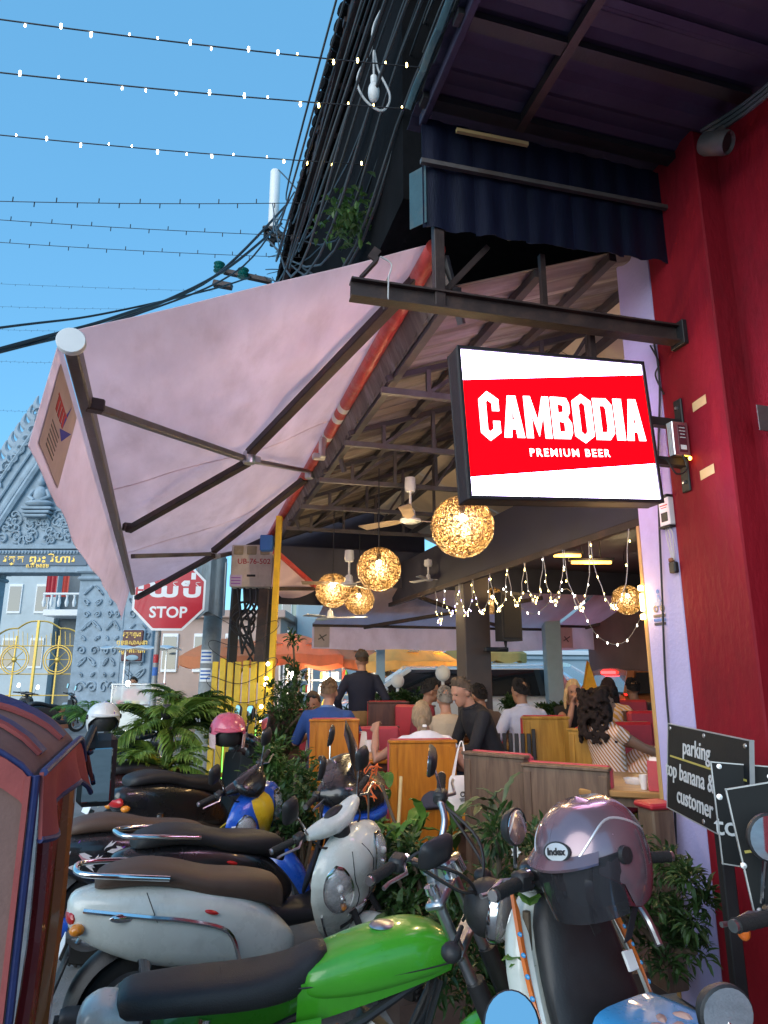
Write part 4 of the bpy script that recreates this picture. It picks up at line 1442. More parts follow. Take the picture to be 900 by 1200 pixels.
# slatted black chair
p = at(598, 858, 6.25)
ch = thing('slatted_chair', 'black slatted chair behind the man in black', 'chair', (p.x, p.y, FZ), R(-12))
hz = p.z - FZ
for x in (-.2, .2):
    m_ = MB(); m_.bar((x, .05, 0), (x, 0, hz + .03), .035, .035, .005); obj('leg', m_, M['black'], ch)
    m_ = MB(); m_.bar((x, .42, 0), (x, .40, .44), .035, .035, .005); obj('leg', m_, M['black'], ch)
for k in range(7):
    m_ = MB(); m_.box((-.16 + .053 * k, .01, hz * .74), (.036, .016, hz * .5), b=.004); obj('slat', m_, M['black'], ch)
m_ = MB(); m_.box((0, .22, .45), (.44, .42, .035), b=.01); obj('seat', m_, M['black'], ch)

# tote bag
p = at(536, 870, 5.36)
tb = thing('tote_bag', 'white cotton tote bag with orange bottom hanging on the amber seat', 'bag', p, R(8))
cot = mat('cotton', (.78, .74, .70), .9, 0, .06, 12, .2, 90)
org = mat('orange_cloth', (.8, .30, .03), .9, 0, .1, 12, .2, 90)


def bagring(z, w, d):
    return [Vector((w * math.copysign(abs(math.cos(a)) ** .5, math.cos(a)), d * math.copysign(abs(math.sin(a)) ** .8, math.sin(a)) + .004 * math.sin(3 * a + z * 30), z)) for a in [2 * PI * j / 20 for j in range(20)]]


m_ = MB(); m_.loft([bagring(-.235, .055, .01), bagring(-.26, .07, .022), bagring(-.32, .078, .034), bagring(-.40, .084, .04), bagring(-.475, .09, .042)]); obj('body', m_, cot, tb)
m_ = MB(); m_.loft([bagring(-.474, .091, .0425), bagring(-.52, .092, .04), bagring(-.545, .08, .03)]); obj('bottom', m_, org, tb)
for y in (-.012, .014):
    m_ = MB(); m_.sheet(lambda a, b: Vector(((-.05 + .018 * b) * (1 - .55 * math.sin(a * PI)) + (a > .5) * 0 + (.10 * a - .0), y * (1 - .8 * math.sin(PI * a)), -.25 + .26 * math.sin(PI * a))), 12, 1, .004); obj('handle', m_, cot, tb)
blk = mat('print_black', (.03, .03, .03), .8, 0, 0)
m_ = MB(); m_.lathe([(.012, 0), (.019, 0), (.019, .002), (.012, .002)], 18, Matrix.Translation((.02, -.043, -.36)) @ Matrix.Rotation(PI / 2, 4, 'X'), closed=True); m_.box((.03, -.044, -.345), (.02, .002, .008)); obj('logo', m_, blk, tb)
m_ = MB(); m_.box((.02, -.044, -.392), (.05, .002, .006)); m_.box((.02, -.044, -.405), (.036, .002, .005)); obj('logo_line', m_, blk, tb)

# ------------------------------------------------------------------ people
def remesh(mb, voxel, smooth=2):
    me = bpy.data.meshes.new('tmp')
    me.from_pydata([q[:] for q in mb.v], [], mb.f)
    o = bpy.data.objects.new('tmp', me)
    COL.objects.link(o)
    md = o.modifiers.new('r', 'REMESH'); md.mode = 'VOXEL'; md.voxel_size = voxel; md.adaptivity = 0
    ms = o.modifiers.new('s', 'SMOOTH'); ms.iterations = smooth; ms.factor = .5
    dg = bpy.context.evaluated_depsgraph_get()
    r = bpy.data.meshes.new_from_object(o.evaluated_get(dg))
    bpy.data.objects.remove(o); bpy.data.meshes.remove(me)
    return r


def link_mesh(name, me, m, parent):
    me.materials.clear(); me.materials.append(m)
    me.polygons.foreach_set('use_smooth', [True] * len(me.polygons))
    o = bpy.data.objects.new(name, me); COL.objects.link(o); o.parent = parent
    return o


def ering(c, w, d, rot, n=14):
    return [c + rot @ Vector((w * math.cos(2 * PI * j / n), d * math.sin(2 * PI * j / n), 0)) for j in range(n)]


def ik(a, b, l1, l2, pole):
    a, b = Vector(a), Vector(b)
    d = b - a
    L = min(d.length, (l1 + l2) * .995)
    d.normalize()
    x = (l1 * l1 - l2 * l2 + L * L) / (2 * L)
    h = math.sqrt(max(l1 * l1 - x * x, 0))
    p = Vector(pole); p = (p - d * p.dot(d)).normalized()
    return a + d * x + p * h, a + d * L


def hand(mb, wrist, direc, palm_n, curl=.5, k=1.0, side=1):
    d = Vector(direc).normalized()
    nn = Vector(palm_n); nn = (nn - d * nn.dot(d)).normalized()
    sd_ = d.cross(nn) * side
    w = Vector(wrist)
    mb.loft([[w + d * t * k + (sd_ * math.cos(q) * hw + nn * math.sin(q) * hd) * k for q in [2 * PI * j / 10 for j in range(10)]] for t, hw, hd in ((-.02, .026, .02), (.02, .033, .017), (.06, .042, .016), (.092, .040, .012))])
    for f, (off, ln) in enumerate(((-.033, .066), (-.011, .076), (.011, .072), (.032, .056))):
        p = w + d * .085 * k + sd_ * off * k
        pts = [p]
        a = .15
        for s_ in (.42, .32, .26):
            a += curl * .75
            p = p + (d * math.cos(a) + nn * math.sin(a)) * ln * s_ * k
            pts.append(p)
        mb.tube(pts, [.0095 * k, .009 * k, .0085 * k, .007 * k], 7)
    p = w + d * .025 * k - sd_ * .03 * k
    q = p - sd_ * .025 * k + d * .03 * k + nn * .012 * k
    mb.tube([p, q, q + d * .03 * k + nn * .012 * k], [.013 * k, .011 * k, .008 * k], 7)


SK = {'light': mat('skin_light', (.40, .205, .135), .55, 0, .1, 9, .08, 60), 'tan': mat('skin_tan', (.30, .15, .09), .55, 0, .1, 9, .08, 60), 'brown': mat('skin_brown', (.24, .12, .07), .5, 0, .1, 9, .08, 60)}
HAIRM = {}


def hairmat(c):
    if c not in HAIRM:
        HAIRM[c] = mat('hair', c, .8, 0, .4, 26, .5, 150, stretch=(1, 1, .25), spec=.2)
    return HAIRM[c]


CL = {}


def cloth(c, pat=None):
    k = (c, pat)
    if k in CL:
        return CL[k]
    m = mat('cloth', c, .85, 0, .12, 7, .35, 40)
    if pat:
        n = m.node_tree
        b = n.nodes['Principled BSDF']
        tc = n.nodes.new('ShaderNodeTexCoord')
        wv = n.nodes.new('ShaderNodeTexWave')
        wv.inputs['Scale'].default_value = pat[0]
        wv.inputs['Distortion'].default_value = pat[1]
        wv.bands_direction = 'DIAGONAL'
        n.links.new(tc.outputs['Object'], wv.inputs['Vector'])
        rp = n.nodes.new('ShaderNodeValToRGB')
        rp.color_ramp.interpolation = 'CONSTANT'
        rp.color_ramp.elements[0].color = (*c, 1)
        rp.color_ramp.elements[1].position = .5
        rp.color_ramp.elements[1].color = (*pat[2], 1)
        n.links.new(wv.outputs[0], rp.inputs[0])
        n.links.new(rp.outputs[0], b.inputs['Base Color'])
    CL[k] = m
    return m


eyem = mat('eye_dark', (.03, .02, .02), .2, 0, 0)


def person(label, head_px, Y, yaw, shirt, skin='light', hair=(.04, .03, .025), style='short', pose='sit', lean=.12, hyaw=0., hpitch=0., sleeve=.55,
           lh=None, rh=None, trousers=(.05, .05, .07), k=1.0, vox=.0105, pat=None, extras=(), knees=None, curl=.5, wide=1.0, collar=None):
    """yaw: facing direction, 0 looks along +y, positive turns left. head_px: pixel of the crown of the head"""
    sit = pose == 'sit'
    ph = (.50 if sit else .93)
    Rl = Matrix.Rotation(-lean, 3, 'X')
    piv = Vector((0, 0, ph))
    T = lambda q: piv + Rl @ (Vector(q))
    neck = T((0, .015, .55)); hc = T((0, .03, .665))
    crown = hc.z + .12
    top = at(*head_px, Y)
    org_ = Vector((top.x, top.y, top.z - crown * k)) - Matrix.Rotation(yaw, 3, 'Z') @ Vector((hc.x, hc.y, 0)) * k
    t = thing('person', label, 'person', org_, yaw)
    S = lambda mb: [setattr(mb, 'v', [q * k for q in mb.v])]
    Hr = Matrix.Rotation(hyaw, 3, 'Z') @ Matrix.Rotation(-hpitch - lean * .4, 3, 'X')
    H = lambda q: hc + Hr @ Vector(q)
    body, sh, tr = MB(), MB(), MB()
    rings = ((-.02, .155, .11, 0), (.10, .15, .105, 0), (.22, .152 * wide, .105 * wide, .005), (.34, .17 * wide, .115, .005), (.43, .185 * wide, .105, 0), (.485, .155, .085, 0), (.525, .09, .068, .005))
    for mb, g in ((body, 0), (sh, .013)):
        mb.loft([ering(T((0, o, z)), w + g, d + g, Rl) for z, w, d, o in rings])
    body.loft([ering(T((0, .005, .48)), .062, .062, Rl), ering(T((0, .012, .54)), .054, .056, Rl), ering(neck + (hc - neck) * .45, .052, .056, Rl)])
    # head
    body.ell(H((0, .0, .025)), (.074, .094, .098), 20, 14, Hr)
    body.ell(H((0, .022, -.035)), (.058, .070, .078), 18, 12, Hr)
    body.ell(H((0, .062, -.088)), (.026, .024, .022), 10, 8, Hr)
    body.tube([H((0, .088, .012)), H((0, .104, -.022)), H((0, .108, -.034))], [.010, .013, .014], 8)
    body.tube([H((-.04, .078, .022)), H((0, .092, .024)), H((.04, .078, .022))], [.010, .012, .010], 6)
    body.tube([H((-.02, .083, -.066)), H((0, .090, -.064)), H((.02, .083, -.066))], [.006, .008, .006], 6)
    for sx in (-1, 1):
        body.ell(H((sx * .076, -.008, -.01)), (.010, .018, .030), 8, 6, Hr)
    # arms
    for sx, tgt in ((-1, lh), (1, rh)):
        s0 = T((sx * .175 * wide, 0, .445))
        tg = Vector(tgt) if tgt is not None else T((sx * .25, .10 if sit else .02, -.02 if not sit else .12))
        pole = (sx * .6, -.5, -.8)
        el, wr = ik(s0, tg, .285, .25, pole)
        ch_ = [s0, s0.lerp(el, .5), el, el.lerp(wr, .4), wr]
        body.tube([T((sx * .1, 0, .45))] + ch_, [.05, .054, .046, .038, .036, .026], 12)
        n_ = max(2, int(round(1 + sleeve * 4)))
        full = [s0.lerp(el, f) for f in (0, .33, .66, 1)] + [el.lerp(wr, f) for f in (.33, .66, .95)]
        rad = [.066, .06, .056, .053, .049, .045, .04]
        cnt = max(2, min(7, int(round(sleeve * 7))))
        sh.tube([T((sx * .09, 0, .45))] + full[:cnt], [.062] + rad[:cnt], 12)
        dd = (wr - el).normalized()
        hand(body, wr, dd + Vector((0, .2, 0)), Vector((-sx * .5, .2, -.8)), curl, 1.0, sx)
    # legs
    for sx in (-1, 1):
        hp = Vector((sx * .09, 0, ph - .02))
        if sit:
            kn = Vector((sx * .12, .43, ph + .02)) if knees is None else Vector((sx * .10, knees[0], ph + knees[1]))
            an = Vector((sx * .12, .42, .08)) if knees is None else Vector((sx * .1, knees[0] + .22, ph - .12))
        else:
            kn, an = Vector((sx * .1, .02, .50)), Vector((sx * .1, -.02, .08))
        body.tube([hp, hp.lerp(kn, .5), kn, kn.lerp(an, .4), an], [.085, .075, .058, .056, .036], 12)
        tr.tube([hp, hp.lerp(kn, .5), kn, kn.lerp(an, .4), an], [.105, .09, .072, .07, .062], 12)
        body.tube([an, an + Vector((0, .04, -.035)), an + Vector((0, .15, -.05))], [.04, .042, .03], 10)
    tr.loft([ering(T((0, 0, z)), w, d, Rl) for z, w, d in ((-.10, .14, .12), (0, .17, .125), (.08, .165, .12))])
    for mb in (body, sh, tr):
        S(mb)
    link_mesh('body', remesh(body, vox * k, 2), SK[skin], t)
    cm = cloth(shirt, pat)
    so_ = link_mesh('shirt' if pose != 'dress' else 'dress', remesh(sh, .014 * k, 2), cm, t)
    link_mesh('trousers', remesh(tr, .016 * k, 2), cloth(trousers, pat if knees is not None else None), t)
    # eyes and brows
    for sx in (-1, 1):
        mb = MB(); mb.ell(H((sx * .030, .081, .006)), (.011, .008, .006), 8, 6, Hr); S(mb); obj('eye', mb, eyem, t)
    # hair
    hm = hairmat(hair)
    hb = MB()
    rg = random.Random(hash(label) % 999 if False else len(label))
    if style != 'bald':
        lo = {'short': .0, 'crop': .03}.get(style, -.02)
        def cap(c, r, z0):
            n, m = 22, 12
            rr = []
            for i in range(m + 1):
                a = math.asin(z0) + (PI / 2 - math.asin(z0)) * i / m
                rr.append([H(Vector(c) + Vector((r[0] * math.cos(a) * math.cos(2 * PI * j / n), r[1] * math.cos(a) * math.sin(2 * PI * j / n) - (.0 if math.sin(2 * PI * j / n) < 0 else .018 * math.cos(a)), r[2] * math.sin(a) + ((.062 if math.sin(2 * PI * j / n) > 0 else .035) * math.sin(2 * PI * j / n) * math.cos(a)))) * (1) + Hr @ Vector((rg.uniform(-.0045, .0045), rg.uniform(-.0045, .0045), rg.uniform(-.006, .006)))) for j in range(n)])
            hb.loft(rr)
        cap((0, -.008, .027), (.0815, .1005, .1055), -.22 if style not in ('crop',) else -.05)
        if style in ('long', 'pony', 'curly', 'bun'):
            cap((0, -.014, .02), (.088, .104, .112), -.35)
        if style in ('short', 'crop'):
            for j in range(90):
                a_, e_ = rg.uniform(0, 2 * PI), rg.uniform(-.15 if style == 'short' else .1, 1.5)
                if math.sin(a_) > .1 and e_ < .55:
                    continue
                p_ = H((.082 * math.cos(e_) * math.cos(a_), -.008 + .101 * math.cos(e_) * math.sin(a_), .029 + .105 * math.sin(e_)))
                q_ = p_ + Hr @ Vector((rg.uniform(-.02, .02), rg.uniform(-.01, .03), rg.uniform(-.018, .006)))
                hb.tube([p_, q_], [.011, .003], 5)
        if style == 'long':
            for j in range(46):
                a = PI * (.92 + 1.16 * rg.random())
                p0 = H((.08 * math.cos(a), .09 * math.sin(a), .03))
                p1 = H((.098 * math.cos(a), .11 * math.sin(a), -.09))
                p2 = H((.105 * math.cos(a), .105 * math.sin(a), -.24 - .06 * rg.random()))
                hb.tube([p0, p1, p2], [.020, .018, .006], 6)
        if style == 'pony':
            hb.ell(H((0, -.115, .0)), (.045, .045, .05), 12, 8)
            for j in range(18):
                x = rg.uniform(-.03, .03)
                hb.tube([H((x * .4, -.12, 0)), H((x, -.155, -.06)), H((x * 1.6, -.12 - .02 * rg.random(), -.10 - .04 * rg.random()))], [.018, .016, .005], 6)
        if style == 'curly':
            hb.ell(H((0, -.03, -.08)), (.125, .10, .17), 14, 10)
            for j in range(480):
                a = rg.uniform(0, 2 * PI); zz = rg.uniform(-.30, .12)
                ra = .125 + .03 * rg.random() + .04 * max(0, min(1, -zz * 4))
                if math.sin(a) > .35 and zz < .06:
                    continue
                c = H((ra * .95 * math.cos(a), -.03 + ra * math.sin(a), zz))
                hb.ell(c, rg.uniform(.013, .026), 6, 4)
        S(hb)
        if style in ('long', 'pony', 'curly'):
            me = remesh(hb, .009 * k, 1)
            link_mesh('hair', me, hm, t)
        else:
            obj('hair', hb, hm, t)
    for e in extras:
        if e == 'glasses':
            mb = MB()
            for sx in (-1, 1):
                mb.lathe([(.019, -.002), (.024, -.002), (.024, .003), (.019, .003)], 14, Matrix.Translation(H((sx * .031, .098, .006))) @ (Hr.to_4x4() @ Matrix.Rotation(PI / 2, 4, 'X')), closed=True)
                mb.tube([H((sx * .054, .094, .01)), H((sx * .08, .0, .012))], .003, 5)
            mb.tube([H((-.009, .10, .01)), H((.009, .10, .01))], .003, 5)
            S(mb); obj('glasses', mb, M['black'], t)
        if e == 'shades_up':
            mb = MB()
            for sx in (-1, 1):
                mb.ell(H((sx * .034, .078, .088)), (.03, .012, .018), 10, 6, Hr)
            mb.tube([H((-.06, .05, .088)), H((0, .09, .094)), H((.06, .05, .088))], .005, 5)
            S(mb); obj('sunglasses', mb, M['black'], t)
        if e == 'cap':
            mb = MB(); mb.ell(H((0, -.004, .045)), (.088, .108, .088), 22, 10, Hr, 0., 1.); mb.prism([(-.06, .07), (-.045, .16), (0, .18), (.045, .16), (.06, .07)], -.006, .006, Matrix.Translation(H((0, 0, .05))) @ Hr.to_4x4()); S(mb); obj('cap', mb, cloth((.04, .035, .035)), t)
        if e == 'collar':
            mb = MB(); mb.lathe([(.068, 0), (.074, .03), (.064, .045), (.060, .03)], 18, Matrix.Translation(T((0, .008, .50))) @ Rl.to_4x4(), closed=True); S(mb); obj('collar', mb, cloth(collar or shirt), t)
        if e == 'clip':
            mb = MB(); mb.box(H((.02, -.165, -.02)), (.035, .02, .02), b=.004); S(mb); obj('hair_clip', mb, napw, t)
        if e == 'beads':
            pass
    return t


person('man standing with his back turned, dark navy jacket and tan trousers', (424, 763), 8.6, R(4), (.012, .014, .032), 'light', (.07, .04, .025), 'crop', 'stand', .02, R(10), sleeve=1.0, trousers=(.32, .19, .08), extras=('cap', 'collar'))
person('man in a blue polo shirt seated with his back turned', (386, 797), 6.75, R(-6), (.02, .06, .22), 'light', (.16, .10, .06), 'crop', 'sit', .14, wide=1.12, extras=('collar',), sleeve=.5, lh=(-.22, .34, .75), rh=(.24, .34, .75), collar=(.12, .2, .4))
person('man in pale shirt facing us, sunglasses pushed up on his head', (367, 812), 7.9, R(172), (.42, .40, .36), 'light', (.10, .07, .05), 'short', 'sit', .2, extras=('shades_up',))
person('dark haired person in a white vest at the far left table', (343, 820), 8.0, R(-35), (.62, .58, .52), 'tan', (.03, .02, .02), 'short', 'sit', .3, sleeve=.15, lh=(-.30, .25, .62))
person('grey haired woman with a ponytail and white top, seen from behind', (494, 825), 5.95, R(10), (.66, .66, .72), 'light', (.26, .19, .12), 'pony', 'sit', .48, hyaw=R(-12), hpitch=-.35, sleeve=.2, lh=(-.40, .30, .98), rh=(.22, .30, .72), vox=.009, extras=('clip',), curl=.9)
person('man in a black shirt leaning over the table, listening', (541, 795), 6.1, R(108), (.010, .010, .014), 'light', (.10, .075, .055), 'short', 'sit', .42, hyaw=R(12), hpitch=.15, sleeve=.72, lh=(-.10, .52, .60), rh=(.12, .50, .58), vox=.009, extras=('collar',))
person('man in maroon shirt and glasses beside the dark post', (504, 797), 7.6, R(-75), (.22, .02, .04), 'tan', (.02, .018, .018), 'short', 'sit', .2, extras=('glasses',), sleeve=.5)
person('grey haired person in a beige shirt behind the man in black', (521, 806), 7.1, R(10), (.48, .38, .28), 'light', (.2, .18, .16), 'short', 'sit', .1)
person('dark haired diner half hidden behind the man in black', (561, 803), 7.6, R(30), (.10, .07, .06), 'tan', (.015, .013, .013), 'short', 'sit', .15)
person('man in a light blue shirt with his back turned', (609, 797), 7.0, R(14), (.44, .46, .56), 'tan', (.014, .012, .012), 'short', 'sit', .18, hyaw=R(20), sleeve=.5, lh=(-.30, .25, .72), rh=(.24, .3, .74), extras=('collar',))
person('blonde woman in a black top with clasped hands at her chin', (671, 798), 8.0, R(172), (.012, .012, .014), 'light', (.58, .40, .20), 'long', 'sit', .12, sleeve=.18, lh=(-.03, .24, 1.04), rh=(.03, .24, 1.04), vox=.009, curl=1.0)
person('woman with big dark curls in a striped dress, knees drawn up', (704, 807), 5.75, R(-72), (.74, .60, .52), 'tan', (.018, .011, .009), 'curly', 'sit', -.12, hyaw=R(-20), sleeve=.2, lh=(-.10, .48, .78), rh=(.14, .45, .74), trousers=(.74, .60, .52), pat=(16, 1.2, (.45, .20, .06)), knees=(.40, .26), vox=.009, k=.98, extras=())
person('long haired woman in a floral and yellow top near the red seats', (712, 796), 7.9, R(-20), (.55, .28, .05), 'tan', (.02, .012, .014), 'long', 'sit', .1, pat=(8, 6, (.6, .45, .4)), sleeve=.3)
person('diner in dark clothes silhouetted before the orange car', (740, 796), 8.7, R(10), (.06, .035, .035), 'brown', (.012, .01, .01), 'short', 'sit', .12)
# ------------------------------------------------------------------ stop sign, poles, meter box
signred = mat('sign_red', (.52, .01, .025), .35, 0, .08, 5, coat=.2)
signwhite = mat('sign_white', (.82, .82, .82), .4, 0, 0)
q = at(198, 697, 11.0)
ss = thing('stop_sign', 'red octagonal STOP sign with Khmer lettering under the awning corner', 'sign', (q.x - .15, q.y + .03, 0), R(6))
SZ = q.z
loc0 = Vector((.15, -.03, SZ))
Fm = Matrix.Translation(loc0) @ Matrix.Rotation(PI / 2, 4, 'X')
r_ = .575


def octo(r):
    return [(r * math.cos(PI / 8 + k * PI / 4) / math.cos(PI / 8), r * math.sin(PI / 8 + k * PI / 4) / math.cos(PI / 8)) for k in range(8)]


m_ = MB(); m_.prism(octo(r_), -.01, .0, Fm); obj('border', m_, signwhite, ss)
m_ = MB(); m_.prism(octo(r_ * .935), .001, .004, Fm); obj('face', m_, signred, ss)
obj('lettering', text_mb('STOP', .25, Fm @ Matrix.Translation((0, -.29, .0045)), .003, .006, xs=1.0), signwhite, ss, smooth=0)
obj('khmer_lettering', text_mb('ឈប់', .44, Fm @ Matrix.Translation((0, .10, .0045)), .003, .012, xs=1.3), signwhite, ss, smooth=0)
m_ = MB(); m_.tube([(0, .05, 0), (0, .05, SZ + .3)], .05, 12); obj('post', m_, M['galv'], ss)
for k, (z, mm) in enumerate(((1.55, b_blue), (1.75, M['redvinyl']), (1.3, M['cream']))):
    m_ = MB(); m_.lathe([(.0515, z), (.0515, z + .13)], 12, Matrix.Translation((0, .05, 0)), -2.4, -.6); obj('sticker', m_, mm, ss)

p0 = at(243, 800, 11.7); p1 = at(250, 640, 11.7)
cp_ = thing('concrete_pole', 'pale concrete pole between the STOP sign and the meter box', 'pole', (p0.x, p0.y, 0))
m_ = MB(); m_.tube([(0, 0, 0), (.05, 0, 3.6), (.1, 0, 7)], [.17, .15, .12], 16); obj('shaft', m_, M['concrete'], cp_)
for z in (1.75, 1.45):
    m_ = MB(); m_.lathe([(.168, z), (.165, z + .22)], 14, Matrix.Translation((.01, 0, 0)), -2.3, -1.0); obj('poster', m_, signwhite, cp_)
    for j in range(3):
        m_ = MB(); m_.lathe([(.170, z + .04 + .06 * j), (.170, z + .065 + .06 * j)], 14, Matrix.Translation((.01, 0, 0)), -2.2, -1.15); obj('poster_print', m_, b_blue, cp_)
q = at(247, 690, 11.2)
tarp = mat('grey_blue_tarp', (.20, .24, .26), .8, 0, .3, 4, .4, 30, dirt=(.1, .1, .1), dscale=5, damt=.5, stretch=(2, 2, .5))
tr_ = thing('pole_cover', 'weathered grey blue sheet metal cover on the concrete pole', 'cover', (q.x, q.y, q.z - .45))
m_ = MB(); m_.sheet(lambda a, b: Vector((-.26 + .5 * a, -.14 * math.sin(a * PI) + .02 * math.sin(a * 20), -.02 + .92 * b + .06 * a - .05 * math.sin(a * 9) * (1 - b))), 16, 5, .01); obj('front_sheet', m_, tarp, tr_)
m_ = MB(); m_.box((0, .02, .45), (.48, .08, .88)); obj('back_box', m_, M['galv'], tr_)

q = at(295, 664, 9.4)
mb_ = thing('meter_box', 'cream electric meter cabinet with stencilled number on the lattice pole', 'meter box', (q.x, q.y, q.z - .30), R(2))
m_ = MB(); m_.box((0, .1, .31), (.58, .22, .60), b=.012); obj('cabinet', m_, M['cream'], mb_)
for k in range(3):
    m_ = MB(); m_.box((-.19 + .185 * k, -.016, .53), (.13, .02, .12), b=.006); obj('meter_window', m_, mat('meter_glass', (.35, .28, .16), .25, 0, .1), mb_)
m_ = MB(); m_.box((0, -.014, .17), (.2, .012, .09), b=.004); obj('hatch', m_, M['cream'], mb_)
m_ = MB(); m_.box((.0, -.022, .17), (.12, .01, .03), b=.002); obj('slot', m_, M['black'], mb_)
m_ = MB(); m_.box((-.21, -.014, .10), (.17, .006, .16), b=.001); obj('notice', m_, mat('notice_violet', (.62, .52, .68), .6, 0, .05), mb_)
for j in range(3):
    m_ = MB(); m_.box((-.21, -.0185, .06 + .04 * j), (.13, .002, .014)); obj('notice_print', m_, mat('violet_print', (.35, .12, .5), .6, 0, 0) if j == 0 else bpy.data.materials['violet_print'], mb_)
obj('lettering', text_mb('UB-76-502', .105, Matrix.Translation((.03, -.0115, .37)) @ Matrix.Rotation(PI / 2, 4, 'X'), .002, .001), M['redvinyl'], mb_, smooth=0)
for k in range(5):
    m_ = MB(); m_.tube(spline([(-.2 + .09 * k, .1, .02), (-.15 + .07 * k, .08, -.25), (-.1 + .1 * math.sin(k * 2), .05, -.5), (.1 * math.cos(k * 3), .1, -.9)], 5), .018, 6); obj('cable', m_, M['cable'], mb_)
q = at(272, 770, 9.4)
t = MB(); t.tube(spline([at(285, 720, 9.5) + Vector((.16 * math.sin(i * 1.1), .05 * math.cos(i), .02 * i - .2 + .15 * math.cos(i * 1.1))) for i in range(14)], 4), .016, 6)
tag(obj('cable_coil', t, M['cable']), 'coiled black cable hanging below the meter box', 'cable')

pz = at(316, 800, 8.5)
yp = thing('yellow_post', 'slim yellow post at the corner of the yellow slat fence', 'post', (pz.x, pz.y, 0))
zt = at(322, 605, 8.5).z
m_ = MB(); m_.bar((0, 0, 0), (.045, 0, zt), .075, .075, .006); obj('shaft', m_, M['yellow'], yp)
m_ = MB(); m_.box((-.10, -.02, zt - .36), (.16, .12, .2), b=.01); obj('switch_box', m_, b_blue, yp)

# yellow slat fence
f0, f1 = at(243, 870, 8.7), at(318, 870, 8.35)
fe = thing('yellow_fence', 'yellow vertical slat fence panel in front of the lattice pole', 'fence', (f0.x, f0.y, 0))
dx = f1 - f0; dx.z = 0
gl_green = glow('green_led', (.2, 1.0, .1), 1.6)
ztop = at(280, 778, 8.5).z
for k in range(8):
    a = Vector((0, 0, 0)) + dx * ((k + .5) / 8)
    m_ = MB(); m_.box(a + Vector((0, 0, (ztop + .02 * math.sin(k * 2)) / 2 + .08)), (.085, .022, ztop - .1 + (.06 * (k % 3) if k < 2 else 0)), Euler((0, 0, math.atan2(dx.y, dx.x))), .004); obj('slat', m_, M['yellow'], fe)
    if k in (1, 3, 5):
        m_ = MB(); m_.box(a + dx * .0625 + Vector((0, .03, .62)), (.012, .012, .7)); obj('led_strip', m_, gl_green, fe)
for z in (.4, 1.2):
    m_ = MB(); m_.bar(Vector((0, .03, z)), dx + Vector((0, .03, z)), .03, .06); obj('rail', m_, M['yellow'], fe)
fs = thing('string_light', 'string of small white lights draped over the yellow fence', 'string light', f0 + Vector((0, -.04, ztop)))
pts = []
for j in range(5):
    a, b = (0, 1) if j % 2 == 0 else (1, 0)
    pts += [f0 + dx * a + Vector((0, -.05, 1.55 - j * .22)), f0 + dx * (.5) + Vector((0, -.06, 1.36 - j * .22)), f0 + dx * b + Vector((0, -.05, 1.45 - j * .22))]
pts = [Vector((p.x, p.y, p.z)) for p in spline(pts, 5)]
m_ = MB(); m_.tube(pts, .004, 4); obj('wire', m_, M['cable'], fs, 'W')
for px, py in ((312, 795), (311, 802), (306, 828), (305, 844), (314, 778)):
    q = at(px, py, 8.28); m_ = MB(); m_.ell(q, .022, 8, 6); obj('bulb', m_, bulb_w, fs, 'W')

# ------------------------------------------------------------------ back awnings
def back_awning(label, xl, xr, T=10.3, top=686, low=735, hem=762, seed=0, logo=True):
    a, b = on_t(xl, low, T + 1.0), on_t(xr, low, T + 1.0)
    a.z = b.z = (a.z + b.z) / 2
    zt_ = on_t((xl + xr) / 2, top, T - .6).z
    zh = on_t((xl + xr) / 2, hem, T + 1.0).z
    t = thing('back_awning', label, 'awning', BM @ Vector(((a.x + b.x) / 2, T, a.z)), TH)
    m = MB(); m.sheet(lambda u_, v_: Vector((a.x + (b.x - a.x) * u_, T - .6 + 1.6 * v_, zt_ + (a.z - zt_) * v_ - .05 * math.sin(v_ * PI) * (1 + .4 * math.sin(u_ * 11 + seed)))), 20, 8, .003); obj('canvas', m, M['awning'], t, 'B', 60)
    m = MB(); m.sheet(lambda u_, v_: Vector((a.x + (b.x - a.x) * u_, T + 1.0 + .02 * math.sin(u_ * 31 + seed) * v_, a.z + (zh - a.z) * v_ + .012 * v_ * math.sin(u_ * 20 + seed))), 30, 3, .003); obj('valance', m, M['awning'], t, 'B', 60)
    m = MB(); m.bar((a.x, T + .97, a.z), (b.x, T + .97, a.z), .05, .06, .006); obj('front_bar', m, M['brownsteel'], t, 'B')
    m = MB(); m.tube([(a.x, T - .6, zt_ + .02), (b.x, T - .6, zt_ + .02)], .05, 12); obj('roller_tube', m, M['redtube'], t, 'B')
    w = b.x - a.x
    for (u0, u1) in ((.20, .80), (.82, .28)):
        m = MB(); m.bar((a.x + w * u0, T + .95, a.z - .03), (a.x + w * u1, T - .5, zt_ - .12), .05, .06, .005); obj('arm', m, M['brownsteel'], t, 'B')
    if logo:
        m = MB(); m.box((a.x + .16, T + .975, (a.z + zh) / 2), (.26, .004, (a.z - zh) * .85)); obj('print_patch', m, pch, t, 'B')
        m = MB(); m.bar((a.x + .10, T + .971, zh + .16), (a.x + .24, T + .971, zh + .24), .004, .02); m.bar((a.x + .12, T + .971, zh + .24), (a.x + .2, T + .971, zh + .14), .004, .02); obj('print_mark', m, M['greysteel'], t, 'B')
    return t


